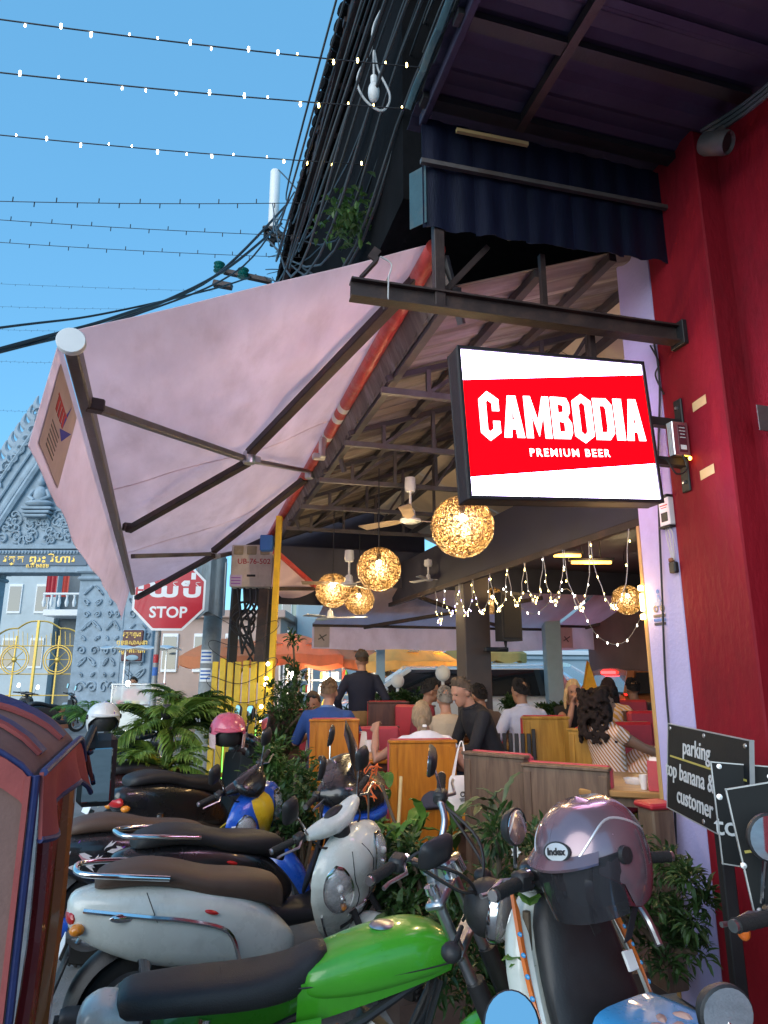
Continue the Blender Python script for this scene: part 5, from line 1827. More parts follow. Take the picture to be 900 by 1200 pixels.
back_awning('faded pink back awning left of the brown post', 366, 640, seed=1)
back_awning('faded pink back awning right of the brown post by the lilac wall', 653, 800, seed=4)
q0, q1, q2, q3 = at(322, 646, 8.8), at(372, 690, 9.8), at(330, 700, 9.6), at(318, 690, 8.9)
sa_ = thing('side_awning', 'small pale side awning between the yellow post and the globe lamps', 'awning', at(335, 690, 9.2))
m_ = MB(); m_.sheet(lambda a, b: q0.lerp(q1, a).lerp(q3.lerp(q2, a), b) - Vector((0, 0, .06 * math.sin(b * PI))), 8, 6, .004); obj('canvas', m_, M['awning'], sa_, 'W', 60)
m_ = MB(); m_.bar(q0, q1, .06, .06); obj('top_bar', m_, M['redtube'], sa_, 'W')
m_ = MB(); m_.bar(q3, q1, .05, .05); obj('arm', m_, M['brownsteel'], sa_, 'W')
m_ = MB(); m_.bar(at(310, 690, 9.0), at(302, 800, 9.0), .12, .12); obj('post', m_, M['brownsteel'], sa_, 'W')
# blue post with a lit slanting shop board
q = at(647, 760, 12.3)
bp_ = thing('blue_post', 'pale blue square post standing between the back awnings', 'post', (q.x, q.y, 0))
bluep = mat('pale_blue_paint', (.30, .42, .48), .6, 0, .1, 4)
m_ = MB(); m_.box((0, 0, 1.9), (.28, .28, 3.8), b=.01); obj('shaft', m_, bluep, bp_)
m_ = MB(); m_.box((0, 0, 2.75), (.36, .36, .12), b=.01); obj('capital', m_, bluep, bp_)
m_ = MB(); m_.bar((.05, -.05, 2.85), (.55, -.05, 3.6), .16, .2); obj('bracket', m_, bluep, bp_)
q = at(446, 790, 12.6)
m_ = MB(); m_.box((q.x, q.y, 1.3), (.16, .16, 2.6), b=.01)
tag(obj('blue_post', m_, bluep), 'slim pale blue post behind the standing man', 'post')

# ------------------------------------------------------------------ wall across the back street
wl = thing('street_wall', 'long pale blue grey wall with a white band behind the parked cars', 'wall', xy(9.5, 19.5, 0), TH)
wallm = mat('blue_grey_wall', (.36, .45, .50), .8, 0, .08, 1.5, .15, dirt=(.26, .33, .37), dscale=.8, damt=.5)
zb = on_t(650, 765, 19.4).z
m_ = MB(); m_.box((11.5, 19.6, 2.6), (17, .3, 5.2)); obj('wall', m_, wallm, wl, 'B')
m_ = MB(); m_.box((11.5, 19.40, zb), (17, .14, .13), b=.01); obj('band', m_, signwhite, wl, 'B')
m_ = MB(); m_.box((11.5, 19.42, zb - .16), (17, .08, .1), b=.01); obj('ledge', m_, wallm, wl, 'B')
for px, w in ((621, 26), (757, 20)):
    a = on_t(px, 767, 19.38)
    pl = thing('street_plate', 'small red name plate on the blue grey wall, %s' % ('above the white saloon car' if px < 700 else 'above the orange car'), 'sign', BM @ (a - Vector((0, 0, .08))), TH)
    m_ = MB(); m_.box((a.x, 19.40, a.z + .12), (w * .026, .03, .19), b=.004); obj('plate', m_, signred, pl, 'B')
    for j in range(4):
        m_ = MB(); m_.box((a.x - w * .0095 + .006 * w * j, 19.382, a.z + .12), (.0042 * w, .005, .05 + .02 * (j % 2))); obj('print_mark', m_, signwhite, pl, 'B')


# ------------------------------------------------------------------ cars
tyrem = mat('tyre_rubber', (.02, .02, .02), .85, 0, .2, 20, .2)
carglass = mat('car_glass', (.015, .02, .025), .05, 0, 0, spec=.9, coat=.6)


windsc_sky_tint = mat('windscreen', (.45, .58, .64), .08, .7, 0, coat=.5)  # pale blue colour painted in for the sky's reflection on the glass


def car(label, loc, rz, paint, L=4.5, Wd=1.8, H=1.55, suv=False, lit=False):
    t = thing('parked_car', label, 'car', loc, rz, 'cars on the back street')
    w = Wd / 2
    hood = 1.12 if suv else .96
    belt = 1.20 if suv else 1.06
    def rg(x, hw, zl, zh, e=.35):
        out = []
        for j in range(16):
            a = 2 * PI * j / 16
            c, s = math.cos(a), math.sin(a)
            out.append(Vector((x, hw * math.copysign(abs(c) ** e, c), (zl + zh) / 2 + (zh - zl) / 2 * math.copysign(abs(s) ** e, s))))
        return out
    m = MB()
    m.loft([rg(-L / 2, w * .78, .42, belt * .86), rg(-L / 2 + .08, w * .92, .32, belt * .97), rg(-L / 2 + .5, w, .26, belt), rg(0, w, .24, belt), rg(L / 2 - 1.3, w, .24, belt), rg(L / 2 - .9, w * .99, .25, hood), rg(L / 2 - .25, w * .93, .28, hood * .86), rg(L / 2 - .03, w * .80, .36, hood * .70), rg(L / 2, w * .7, .42, hood * .6)])
    obj('body', m, paint, t)
    rl, rf_ = (-L / 2 + .25, L / 2 - 1.75) if suv else (-L / 2 + .85, L / 2 - 1.95)
    bl, bf = (-L / 2 + .08, L / 2 - 1.05) if suv else (-L / 2 + .25, L / 2 - 1.15)
    tw = w * .78
    m = MB()
    B_ = [Vector((bl, -w * .95, belt - .03)), Vector((bl, w * .95, belt - .03)), Vector((bf, w * .95, belt - .03)), Vector((bf, -w * .95, belt - .03))]
    T_ = [Vector((rl, -tw, H - .06)), Vector((rl, tw, H - .06)), Vector((rf_, tw, H - .06)), Vector((rf_, -tw, H - .06))]
    m.add(B_ + T_, [(0, 1, 5, 4), (1, 2, 6, 5), (2, 3, 7, 6), (3, 0, 4, 7)])
    obj('window_band', m, carglass, t, smooth=0)
    for q_ in (0, 2):
        k_ = [(B_[q_], B_[(q_ + 1) % 4], T_[(q_ + 1) % 4], T_[q_])][0]
        ce = sum(k_, Vector()) / 4
        nn_ = (k_[1] - k_[0]).cross(k_[3] - k_[0]).normalized()
        nn_ = nn_ if nn_.x * (1 if q_ == 2 else -1) > 0 else -nn_
        m = MB(); m.add([ce + (p - ce) * .93 + nn_ * .012 for p in k_], [(0, 1, 2, 3)]); obj('windscreen', m, windsc_sky_tint, t, smooth=0)
    m = MB()
    m.loft([[Vector((x, y * tw * 1.02, H - .10 + dz)) for (y, dz) in ((-1, -.02), (-.95, .06), (-.5, .10), (0, .11), (.5, .10), (.95, .06), (1, -.02))] for x, in ((rl - .04,), (rl + .3,), ((rl + rf_) / 2,), (rf_ - .2,), (rf_ + .05,))])
    obj('roof', m, paint, t)
    for y in (-1, 1):
        for (a, b) in ((0, 0), (1, 1)):
            i0 = (0 if y < 0 else 1) if a == 0 else (3 if y < 0 else 2)
            m = MB(); m.bar(B_[i0], T_[i0], .13, .08, .01, ext=.02); obj('pillar', m, paint, t)
        xm = (bl + bf) / 2 - .1
        m = MB(); m.bar((xm, y * w * .955, belt - .02), (xm - .05, y * tw * 1.01, H - .07), .05, .1, .01); obj('pillar', m, M['black'], t)
        m = MB(); m.box((bf - .25, y * (w + .08), belt + .06), (.12, .2, .14), b=.03); obj('wing_mirror', m, paint, t)
    for x in (-L / 2 + .85, L / 2 - .85):
        for y in (-1, 1):
            X = Matrix.Translation((x, y * (w - .09), .33)) @ Matrix.Rotation(PI / 2, 4, 'X')
            m = MB(); m.lathe([(.2, -.1), (.31, -.1), (.335, -.05), (.335, .05), (.31, .1), (.2, .1)], 24, X, closed=True); o = obj('wheel', m, tyrem, t)
            m = MB(); m.lathe([(0, -.05), (.05, -.09), (.2, -.08), (.21, .08), (.05, .09), (0, .05)], 10, X); obj('rim', m, M['alu'], o)
    for y in (-1, 1):
        m = MB(); m.box((-L / 2 + .05, y * w * .74, belt * .80), (.10, .3, .2), b=.03); obj('tail_light', m, glow('brake_lamp', (1.0, .02, .02), 6) if lit else M['redvinyl'], t)
        m = MB(); m.box((L / 2 - .16, y * w * .66, hood * .70), (.22, .36, .14), b=.04); obj('headlight', m, M['chrome'], t)
    if lit:
        m = MB(); m.box((rl - .06, 0, H - .06), (.04, .5, .05), b=.01); obj('high_brake_light', m, bpy.data.materials['brake_lamp'], t)
    m = MB(); m.box((-L / 2 - .0, 0, .62), (.03, .45, .12), b=.005); obj('number_plate', m, signwhite, t)
    return t


carwhite = mat('car_white', (.80, .82, .84), .25, 0, .03, 3, coat=.8)
carorange = mat('car_orange', (.45, .16, .06), .25, .2, .05, 3, coat=.8)
cy = at(478, 792, 13.6)
car('large white sport utility car behind the brown post', (at(512, 800, 13.2).x, 13.2, .03), R(180 + 3), carwhite, 4.7, 1.9, 1.68, True)
car('white saloon car facing right in front of the blue grey wall', (at(642, 800, 15.2).x, 15.2, .20), R(-32), carwhite, 4.5, 1.8, 1.60)
car('orange car with red brake lights lit, beside the lilac wall', (at(846, 800, 12.0).x, 12.3, .10), R(8), carorange, 4.3, 1.8, 1.56, True, True)

# small things by the cars: yellow tarp, mascot ball, standing fans
q = at(690, 792, 11.6)
yt = MB(); yt.add([q + Vector(p) for p in ((-.13, 0, -.35), (.17, 0, -.35), (.12, .2, -.35), (-.1, .2, -.35), (.0, .06, .26), (.05, .1, .22))], [(0, 1, 5, 4), (1, 2, 5), (2, 3, 4, 5), (3, 0, 4), (0, 3, 2, 1)])
tag(obj('yellow_cover', yt, M['yellow']), 'yellow cloth peaked like a tent in front of the white saloon car', 'cover')
for k, (px, py, Y, r_, lb) in enumerate(((466, 798, 11.5, .11, 'white round headed fan by the hedge under the stall lamp'), (519, 789, 11.0, .12, 'white round headed fan in front of the large white car'))):
    q = at(px, py, Y)
    t = thing('standing_fan', lb, 'fan', (q.x, q.y, FZ))
    h = q.z - FZ
    m_ = MB(); m_.ell((0, 0, h), (r_, .07, r_ * 1.05), 18, 10); obj('head', m_, signwhite, t)
    m_ = MB(); m_.tube([(0, .03, h - .1), (0, .03, .03)], .025, 8); obj('pole', m_, signwhite, t)
    m_ = MB(); m_.lathe([(0, 0), (.2, 0), (.2, .02), (.05, .05), (0, .05)], 18); obj('base', m_, signwhite, t)

# ------------------------------------------------------------------ market stalls with umbrellas
umb_o = fabric_two('umbrella_orange', (.75, .30, .14), .8, .4, damt=.2)
umb_y = fabric_two('umbrella_yellow', (.78, .50, .15), .8, .4, damt=.2)
M['stallmetal'] = mat('stall_metal', (.5, .52, .52), .35, .8, .1, 6)


def umbrella(label, px, py, Y, r, m1, hem=.22, seed=0):
    c = at(px, py, Y)
    t = thing('market_umbrella', label, 'umbrella', (c.x, c.y, 0), seed)
    H_ = c.z
    def f(a, b):
        th = 2 * PI * a
        k = .5 + .5 * math.cos(8 * th)
        rr = r * b * (1 - .06 * (1 - k) * b)
        return Vector((rr * math.cos(th), rr * math.sin(th), H_ - .36 * r * b ** 1.7 - .03 * (1 - k) * b))
    m = MB(); m.sheet(f, 32, 6, .004); obj('canopy', m, m1, t)
    def v(a, b):
        p = f(a, 1.0)
        return p + Vector((0, 0, -hem * b * (.8 + .2 * abs(math.sin(8 * PI * a)))))
    m = MB(); m.sheet(v, 48, 1, .004); obj('valance', m, m1, t)
    m = MB(); m.tube([(0, 0, 0), (0, 0, H_ + .06)], .03, 8); obj('pole', m, signwhite, t)
    for k in range(8):
        th = 2 * PI * k / 8
        m = MB(); m.bar((0, 0, H_ - .03), (r * .98 * math.cos(th), r * .98 * math.sin(th), H_ - .37 * r - .02), .015, .015); obj('rib', m, signwhite, t)
    for k in (5, 6, 7):
        th = 2 * PI * (k + .5) / 8
        m = MB(); m.ell(f((k + .5) / 8, .7) + Vector((0, 0, .012)), (.13, .13, .006), 12, 4, Euler((.3 * math.sin(th), -.45 * math.cos(th), 0))); obj('emblem', m, signwhite, t)
    return t


umbrella('orange market umbrella behind the tall dark shrub', 338, 742, 15.5, 1.35, umb_o, seed=.3)
umbrella('orange market umbrella left of the standing man', 402, 752, 16.5, 1.2, umb_o, seed=.1)
umbrella('yellow market umbrella right of the standing man', 478, 753, 15.0, 1.1, umb_y, seed=.5)
umbrella('yellow and orange umbrella beside the brown post', 520, 754, 16.0, 1.1, umb_y, seed=.2)
umbrella('orange umbrella seen through the lattice pole', 268, 748, 14.0, 1.0, umb_o, seed=.7)
umbrella('small yellow umbrella right of the brown post', 578, 752, 17.0, .8, umb_y, seed=.7)

gcol = [mat('goods_%s' % n, c, .5, 0, .1, 6) for n, c in (('red', (.5, .05, .03)), ('green', (.08, .3, .06)), ('yellow', (.6, .45, .05)), ('white', (.7, .7, .66)), ('blue', (.05, .12, .35)), ('brown', (.2, .1, .05)))]


def stall(label, px, Y, wd, rz=0., seed=0, roof=None, h=1.75):
    c = at(px, 800, Y)
    t = thing('market_stall', label, 'stall', (c.x, c.y, 0), rz, 'market stalls')
    rr = random.Random(seed)
    for x in (-wd / 2, wd / 2):
        for y in (0, .7):
            m = MB(); m.bar((x, y, 0), (x, y, h), .04, .04); obj('post', m, signwhite, t)
    for k, z in enumerate((.75, 1.1, 1.42)):
        m = MB(); m.box((0, .35, z), (wd, .7 - .12 * k, .03)); obj('shelf', m, M['stallmetal'], t)
    m = MB(); m.box((0, .1, .4), (wd - .04, .06, .7)); obj('counter_front', m, gcol[seed % 6], t)
    if roof:
        m = MB(); m.box((0, .3, h + .03), (wd + .2, .95, .05), b=.01); obj('roof', m, roof, t)
    return t, c, rr


def goods(c, wd, rr, n, lb, rz=0):
    for k in range(n):
        z = rr.choice((.765, 1.115, 1.435))
        x = c.x + rr.uniform(-wd / 2 + .1, wd / 2 - .1)
        m = MB()
        if rr.random() < .6:
            m.box((x, c.y + .12 + .1 * rr.random(), z + .09), (.12 + .06 * rr.random(), .1, .18), b=.008)
        else:
            m.lathe([(0, 0), (.05, 0), (.05, .14), (.02, .19), (.02, .23), (0, .23)], 10, Matrix.Translation((x, c.y + .12, z)))
        o = obj('goods_item', m, rr.choice(gcol)); tag(o, lb, 'goods', lb)


t, c, rr = stall('market stall with white posts under the orange umbrellas', 400, 16.0, 1.5, 0, 1); goods(c, 1.5, rr, 22, 'coloured pack or bottle on the shelves under the orange umbrellas')
t, c, rr = stall('market stall with a green roof left of the white posts', 358, 17.2, 1.3, 0, 2, gcol[1], 1.95); goods(c, 1.3, rr, 16, 'coloured goods on the green roofed market stall')
t, c, rr = stall('market stall lit by a bare lamp under the yellow umbrellas', 480, 16.6, 1.7, 0, 3); goods(c, 1.7, rr, 22, 'coloured goods on the stall lit by the bare lamp')
stl = glow('stall_lamp', (1.0, .93, .75), 60)
for k, (px, py, Y, e, lb) in enumerate(((503, 775, 14.8, 160, 'bare white lamp blazing at the market stall'), (383, 797, 15.6, 60, 'yellow lamp low in the stall under the orange umbrella'), (342, 791, 14.9, 40, 'bright yellow green lit box beside the dark shrub'))):
    q = at(px, py, Y)
    lt = thing('stall_lamp', lb, 'lamp', q)
    m_ = MB(); m_.ell((0, 0, 0), (.07, .07, .08), 12, 8); obj('bulb', m_, stl, lt)
    m_ = MB(); m_.tube([(0, 0, .07), (0, 0, .3)], .012, 6); obj('cord', m_, M['black'], lt)
    lamp(q, e, (1.0, .85, .55), .08, 'stall_light', lt)
for k, (px, Y, sh_, lb) in enumerate(((455, 15.4, (.55, .55, .5), 'far stall customer in white beneath the yellow umbrella'), (490, 15.8, (.45, .2, .06), 'far stall customer in orange near the bare lamp'), (470, 14.2, (.03, .03, .04), 'far stall customer in dark clothes by the hedge'))):
    person(lb, (px, 785 - 2 * k), Y, R(40 * k), sh_, 'tan', (.02, .02, .02), 'short', 'stand', .05, vox=.016, k=.98)

# ------------------------------------------------------------------ buildings beyond the stalls
def far_building(label, x0, x1, y, h, m, rows, cols, wm, name='far_building'):
    t = thing(name, label, 'building', ((x0 + x1) / 2, y, 0))
    w = x1 - x0
    b = MB(); b.box((0, 2, h / 2), (w, 4, h)); obj('wall', b, m, t)
    b = MB(); b.box((0, 1.95, h + .1), (w + .3, 4.3, .2), b=.02); obj('cornice', b, m, t)
    for r in range(rows):
        for c_ in range(cols):
            x = -w / 2 + w * (c_ + .5) / cols
            z = 1.2 + (h - 1.2) * (r + .5) / rows
            b = MB(); b.box((x, -.03, z), (w / cols * .5, .06, (h - 1.2) / rows * .55), b=.01); o = obj('window', b, signwhite, t)
            b = MB(); b.box((x, -.065, z), (w / cols * .42, .01, (h - 1.2) / rows * .46)); obj('pane', b, carglass, o)
    return t


palegreen = mat('pale_green_wall', (.42, .48, .40), .8, 0, .1, 2, .1, dirt=(.25, .27, .2), dscale=1, damt=.4)
brownb = mat('brown_building', (.22, .13, .11), .8, 0, .1, 2, .1)
palewall = mat('pale_wall', (.52, .58, .60), .8, 0, .1, 1, .1, dirt=(.3, .35, .35), dscale=.8, damt=.5)
far_building('pale green building with windows beyond the orange umbrellas', at(325, 700, 27).x, at(372, 700, 27).x, 27, 6.5, palegreen, 3, 2, None)
far_building('low brown building beyond the small side awning', at(352, 700, 24).x, at(430, 700, 24).x, 24.2, 3.4, brownb, 2, 3, None)
far_building('long pale building far behind the market stalls', at(420, 700, 29).x, at(640, 700, 29).x, 29, 5.5, palewall, 2, 8, None)
far_building('pale pink building seen behind the STOP sign post', at(186, 700, 18).x, at(330, 700, 18).x, 18, 3.0, mat('pinkish_wall', (.46, .33, .28), .8, 0, .1, 2, .1), 1, 4, None)

# ------------------------------------------------------------------ temple gate
YG = 24.0
gate = thing('temple_gate', 'ornate blue grey temple gate with a carved flame edged gable', 'gate', (at(52, 788, YG).x, YG, 0))
gs = mat('gate_stucco', (.31, .38, .44), .75, 0, .18, 3, .3, 25, dirt=(.15, .18, .2), dscale=2.5, damt=.6)
G = lambda px, py, dy=0.0: at(px, py, YG + dy)
KX = YG / 790 * 1.03


def rect(px0, py0, px1, py1, d0, d1, b=.02):
    a, c_ = G(px0, py1), G(px1, py0)
    m = MB(); m.box(((a.x + c_.x) / 2, YG + (d0 + d1) / 2, (a.z + c_.z) / 2), (c_.x - a.x, d1 - d0, c_.z - a.z), b=b)
    return m


for (x0, x1, d) in ((103, 132, -.1), (-32, -3, -.1), (134, 152, .05), (156, 186, .0)):
    a = G(x0, 600); c_ = G(x1, 670)
    m_ = MB(); m_.box(((a.x + c_.x) / 2, YG + .3, c_.z / 2), (c_.x - a.x, .8 + d, c_.z), b=.03); obj('pillar', m_, gs, gate, 'W')
    m_ = MB(); m_.box(((a.x + c_.x) / 2, YG + .3, c_.z + .05), (c_.x - a.x + .25, 1.05, .22), b=.05); m_.box(((a.x + c_.x) / 2, YG + .3, c_.z - .25), (c_.x - a.x + .12, .95, .14), b=.05); obj('capital', m_, gs, gate, 'W')
    m_ = MB(); m_.box(((a.x + c_.x) / 2, YG + .3, .3), (c_.x - a.x + .25, 1.05, .6), b=.05); obj('base', m_, gs, gate, 'W')
    # carved spiral panels up the pillar
    n = 9
    for k in range(n):
        z = .9 + (c_.z - 1.4) * (k + .5) / n
        m_ = MB()
        for sx in (-1, 1):
            pts = []
            for j in range(16):
                a_ = j * .55
                rr_ = (.15 + .07 * math.sin(k * 2.3 + x0)) * (1 - j / 17)
                pts.append(((a.x + c_.x) / 2 + sx * (.2 + .03 * math.sin(k * 5 + sx) - rr_ * math.cos(a_ * (1 if k % 2 else -1) + k)) * (c_.x - a.x) * .95, YG - .12 - d / 2 - .02, z + rr_ * math.sin(a_) * 1.1))
            m_.tube(pts, .035, 5)
        obj('scroll', m_, gs, gate, 'W')
m_ = rect(-32, 650, 186, 672, -.2, .7); obj('architrave', m_, gs, gate, 'W')
for k, (y0, y1) in enumerate(((640, 645), (646, 651))):
    m_ = rect(-40, y0, 190, y1, -.32 + .06 * k, .7); obj('moulding', m_, gs, gate, 'W')
for k in range(60):
    px = -36 + k * 3.75
    c_ = G(px, 648.5); m_ = MB(); m_.ell((c_.x, YG - .28, c_.z), (.045, .04, .06), 7, 5); obj('bead', m_, gs, gate, 'W')
navy = mat('gate_name_board', (.13, .17, .22), .6, 0, .1)
m_ = rect(-8, 652, 106, 664, -.25, -.2, .01); obj('name_board', m_, navy, gate, 'W')
FG = lambda px, py, d: Matrix.Translation(G(px, py) + Vector((0, d, 0))) @ Matrix.Rotation(PI / 2, 4, 'X')
obj('lettering', text_mb('វត្ត ព្រះ វិហារ', .36, FG(50, 657, -.255), .012, .006, xs=1.35), M['gold'], gate, 'W', smooth=0)
obj('lettering', text_mb('ព.ស ២៥៥២', .17, FG(48, 664.5, -.255), .012, .004), M['gold'], gate, 'W', smooth=0)
# gable
peak = (60, 462)


def gable(t):       # outline from lower left to peak, 0..1
    x = -50 + 110 * t
    y = 640 - 165 * t - 3 * math.sin(PI * t)
    return x, y


poly = [gable(i / 12) for i in range(13)] + [(120 - x, y) for x, y in [gable(i / 12) for i in range(11, -1, -1)]]
poly = [(p[0] - 8, p[1]) for p in poly]
c0_ = G(52, 640)
pp_ = [(G(x, y).x - c0_.x, G(x, y).z - c0_.z) for x, y in poly]
m_ = MB(); m_.prism(pp_, -.5, .15, Matrix.Translation((c0_.x, YG, c0_.z)) @ Matrix.Rotation(PI / 2, 4, 'X')); obj('gable_wall', m_, gs, gate, 'W', smooth=0)
cx_ = 52
for rad_k, d, w_ in ((.86, -.2, .07), (.74, -.2, .05), (.56, -.22, .12)):
    pts = [Vector((c0_.x + x * rad_k, YG + d, c0_.z + .1 + z * rad_k)) for x, z in pp_]
    m_ = MB(); m_.tube(spline(pts, 2), w_, 6); obj('gable_moulding', m_, gs, gate, 'W')
N_ = 15
for k in range(N_):     # flame crockets along the raking edges
    for sgn in (0, 1):
        t = (k + .4) / N_
        x, y = gable(t); x2, y2 = gable(min(1, t + .02))
        if sgn:
            x, x2 = 120 - x, 120 - x2
        a, b = G(x - 8, y), G(x2 - 8, y2)
        tg_ = (b - a).normalized()
        nn_ = Vector((-tg_.z, 0, tg_.x)) * (1 if not sgn else -1)
        pts = [a - nn_ * .1, a + nn_ * .18 + tg_ * .05, a + nn_ * .34 + tg_ * .2, a + nn_ * .42 + tg_ * .46]
        m_ = MB(); m_.tube(spline(pts, 4), [.17, .18, .17, .16, .15, .14, .13, .12, .10, .08, .06, .045, .02], 7); obj('flame_crocket', m_, gs, gate, 'W')
        m_ = MB()
        pts = []
        c1_ = a - nn_ * .32
        for j in range(14):
            rr_ = .24 * (1 - j / 15)
            pts.append(c1_ + Vector((rr_ * math.cos(j * .6 + k), -.22, rr_ * math.sin(j * .6 + k))))
        m_.tube(pts, .04, 5); obj('scroll', m_, gs, gate, 'W')
# carved foliage in the tympanum and seated figure
rg = random.Random(5)
for k in range(58):
    px = 52 + rg.uniform(-46, 46); py = rg.uniform(603, 637)
    c1_ = G(px, py)
    m_ = MB()
    pts = []
    s_ = rg.choice((-1, 1)); rad = rg.uniform(.16, .26)
    for j in range(13):
        rr_ = rad * (1 - j / 14)
        pts.append(c1_ + Vector((s_ * rr_ * math.cos(j * .6 + k), -.18 - .004 * j, rr_ * math.sin(j * .6 + k))))
    m_.tube(pts, .04, 5); obj('carved_scroll', m_, gs, gate, 'W')
for k in range(40):
    t_k = .25 + .5 * k / 40
    x, y = gable(k / 40)
    for sgn in (0, 1):
        X_ = (x if not sgn else 120 - x) - 8
        a = G(cx_ + (X_ - cx_) * .66, 640 + (y - 640) * .66)
        m_ = MB(); m_.ell(a + Vector((0, -.2, 0)), (.13, .07, .13), 7, 5); obj('rosette', m_, gs, gate, 'W')
c1_ = G(50, 596)
sc_ = 1.0
m_ = MB()
m_.ell(c1_ + Vector((0, -.3, .12)), (.52, .25, .14), 14, 8)
m_.ell(c1_ + Vector((0, -.28, .42)), (.24, .17, .36), 14, 10)
m_.ell(c1_ + Vector((0, -.3, .92)), (.13, .13, .17), 12, 8)
m_.ell(c1_ + Vector((0, -.3, 1.10)), (.06, .06, .08), 8, 6)
for sx in (-1, 1):
    m_.tube([c1_ + Vector((sx * .24, -.28, .62)), c1_ + Vector((sx * .36, -.34, .36)), c1_ + Vector((sx * .12, -.46, .2))], [.09, .08, .06], 8)
obj('seated_figure', m_, gs, gate, 'W')
for k in range(3):
    m_ = MB(); m_.box(c1_ + Vector((0, -.25, -.08 - .14 * k)), (1.1 - .12 * k, .5, .10), b=.03); obj('pedestal', m_, gs, gate, 'W')
# red plaque
plq = thing('temple_plaque', 'dark red plaque with gold Khmer lines on the gate pillar', 'sign', G(158, 775, -.5))
pr = mat('plaque_red', (.10, .02, .02), .4, 0, .1)
m_ = rect(145, 739, 172, 775, -.30, -.16, .03); obj('board', m_, pr, plq, 'W')
m_ = rect(143.5, 737.5, 173.5, 776.5, -.26, -.14, .03); obj('frame', m_, gs, plq, 'W')
for k, s_ in enumerate(('វត្តព្រះ', 'ពុទ្ធសាសនា', 'សូមគោរព')):
    obj('lettering', text_mb(s_, .22, FG(158.5, 744 + 9.5 * k, -.305), .01, .003), M['gold'], plq, 'W', smooth=0)
m_ = MB(); m_.ell(G(158.5, 771) + Vector((0, -.31, 0)), (.22, .03, .1), 12, 6); obj('lotus', m_, bluep, plq, 'W')

# gold gates
gg = thing('gold_gate', 'gold painted iron double gate with wheel emblems in the temple gateway', 'gate', (at(50, 800, YG + .3).x, YG + .3, 0))


def gtube(pts, r_=.024, nm='bar'):
    m = MB(); m.tube(pts, r_, 6); obj(nm, m, M['gold'], gg, 'W')


gy = lambda px, py: at(px, py, YG + .35)
for px in (46, 95, -3, 20, 70):
    w_ = .08 if px in (46,) else .05
    p = gy(px, 727 if px == 46 else 745); m_ = MB(); m_.bar((p.x, p.y, .05), p, w_, w_); obj('gate_post', m_, M['gold'], gg, 'W')
for x0, x1 in ((-3, 46), (46, 96)):
    s_ = 1 if x0 > 0 else -1
    cv = [(x0 + (x1 - x0) * k / 10, 728 + (17 * (k / 10) if s_ > 0 else 17 * (1 - k / 10)) - 3 * abs(math.sin(k * .63))) for k in range(11)]
    gtube([gy(*q) for q in cv], .03, 'top_rail')
    for yy in (757, 790, 815):
        gtube([gy(x0, yy), gy(x1, yy)], .022, 'rail')
    cxg = (x0 + x1) / 2 - (3 if s_ > 0 else 4)
    c_ = gy(cxg, 773)
    for rr_ in (.50, .42):
        m_ = MB(); m_.tube([c_ + Vector((rr_ * math.cos(2 * PI * j / 28), -.04, rr_ * math.sin(2 * PI * j / 28))) for j in range(28)], .022, 6, closed=True); obj('wheel_ring', m_, M['gold'], gg, 'W')
    for j in range(8):
        a = 2 * PI * j / 8
        gtube([c_ + Vector((0, -.04, 0)), c_ + Vector((.42 * math.cos(a), -.04, .42 * math.sin(a)))], .014, 'wheel_spoke')
    m_ = MB(); m_.ell(c_ + Vector((0, -.05, 0)), (.1, .06, .1), 10, 6); obj('wheel_hub', m_, M['gold'], gg, 'W')
    for k in range(9):
        px = x0 + (x1 - x0) * (k + .5) / 9
        a, b = gy(px, 757), gy(px, 738 + 5 * abs(k - 4) * .4)
        gtube([a, b], .012, 'spindle')
# building inside the temple court
tb_ = far_building('pale temple court building with a balcony seen through the gateway', at(-30, 700, 33).x, at(66, 700, 33).x, 33, 9.0, palewall, 3, 3, None)
x1_ = at(66, 700, 33).x
m_ = MB(); m_.box((at(90, 700, 34).x, 35, 4.5), (2.2, 3, 9)); t2 = thing('court_annex', 'dark grey annex with a white balustrade beside the temple court', 'building', (at(85, 788, 33).x, 33, 0)); obj('wall', m_, mat('annex_grey', (.18, .2, .21), .8, 0, .15), t2, 'W')  # annex wall in one dark grey tone
a, b = at(50, 707, 31.5), at(100, 720, 30.5)
m_ = MB(); m_.box(((a.x + b.x) / 2, 32.6, at(70, 715, 32).z - .15), (b.x - a.x, 2.0, .3), b=.03); obj('balcony', m_, signwhite, t2, 'W')
zb0, zb1 = at(70, 711, 31.6).z, at(70, 697, 31.6).z
for k in range(8):
    x = a.x + (b.x - a.x) * k / 7
    m_ = MB(); m_.lathe([(0, 0), (.05, 0), (.09, .2), (.04, .42), (.07, .55), (0, .55)], 10, Matrix.Translation((x, 31.6, zb0))); obj('baluster', m_, signwhite, t2, 'W')
m_ = MB(); m_.box(((a.x + b.x) / 2, 31.6, zb0 + .6), (b.x - a.x + .1, .16, .1), b=.02); obj('handrail', m_, signwhite, t2, 'W')
for k, px in enumerate((58, 63, 77)):
    q = at(px, 686, 32.2)
    m_ = MB(); m_.sheet(lambda u_, v_: Vector((q.x - .16 + .32 * u_, 32.2 + .03 * math.sin(u_ * 12), q.z + .55 - 1.1 * v_)), 6, 3, .01)
    tag(obj('hanging_robe', m_, gcol[0] if k == 2 else M['redvinyl']), 'red orange cloth hung to dry on the balcony, %s' % ('leftmost', 'middle', 'rightmost by the dark doorway')[k], 'cloth')
# perimeter wall of the temple right of the gate
m_ = MB(); q0, q1 = at(186, 788, 24.6), at(345, 788, 24.6)
m_.box(((q0.x + q1.x) / 2, 24.7, 1.3), (q1.x - q0.x, .3, 2.6), b=.02)
tag(obj('temple_wall', m_, gs), 'blue grey temple wall running right from the gate', 'wall')
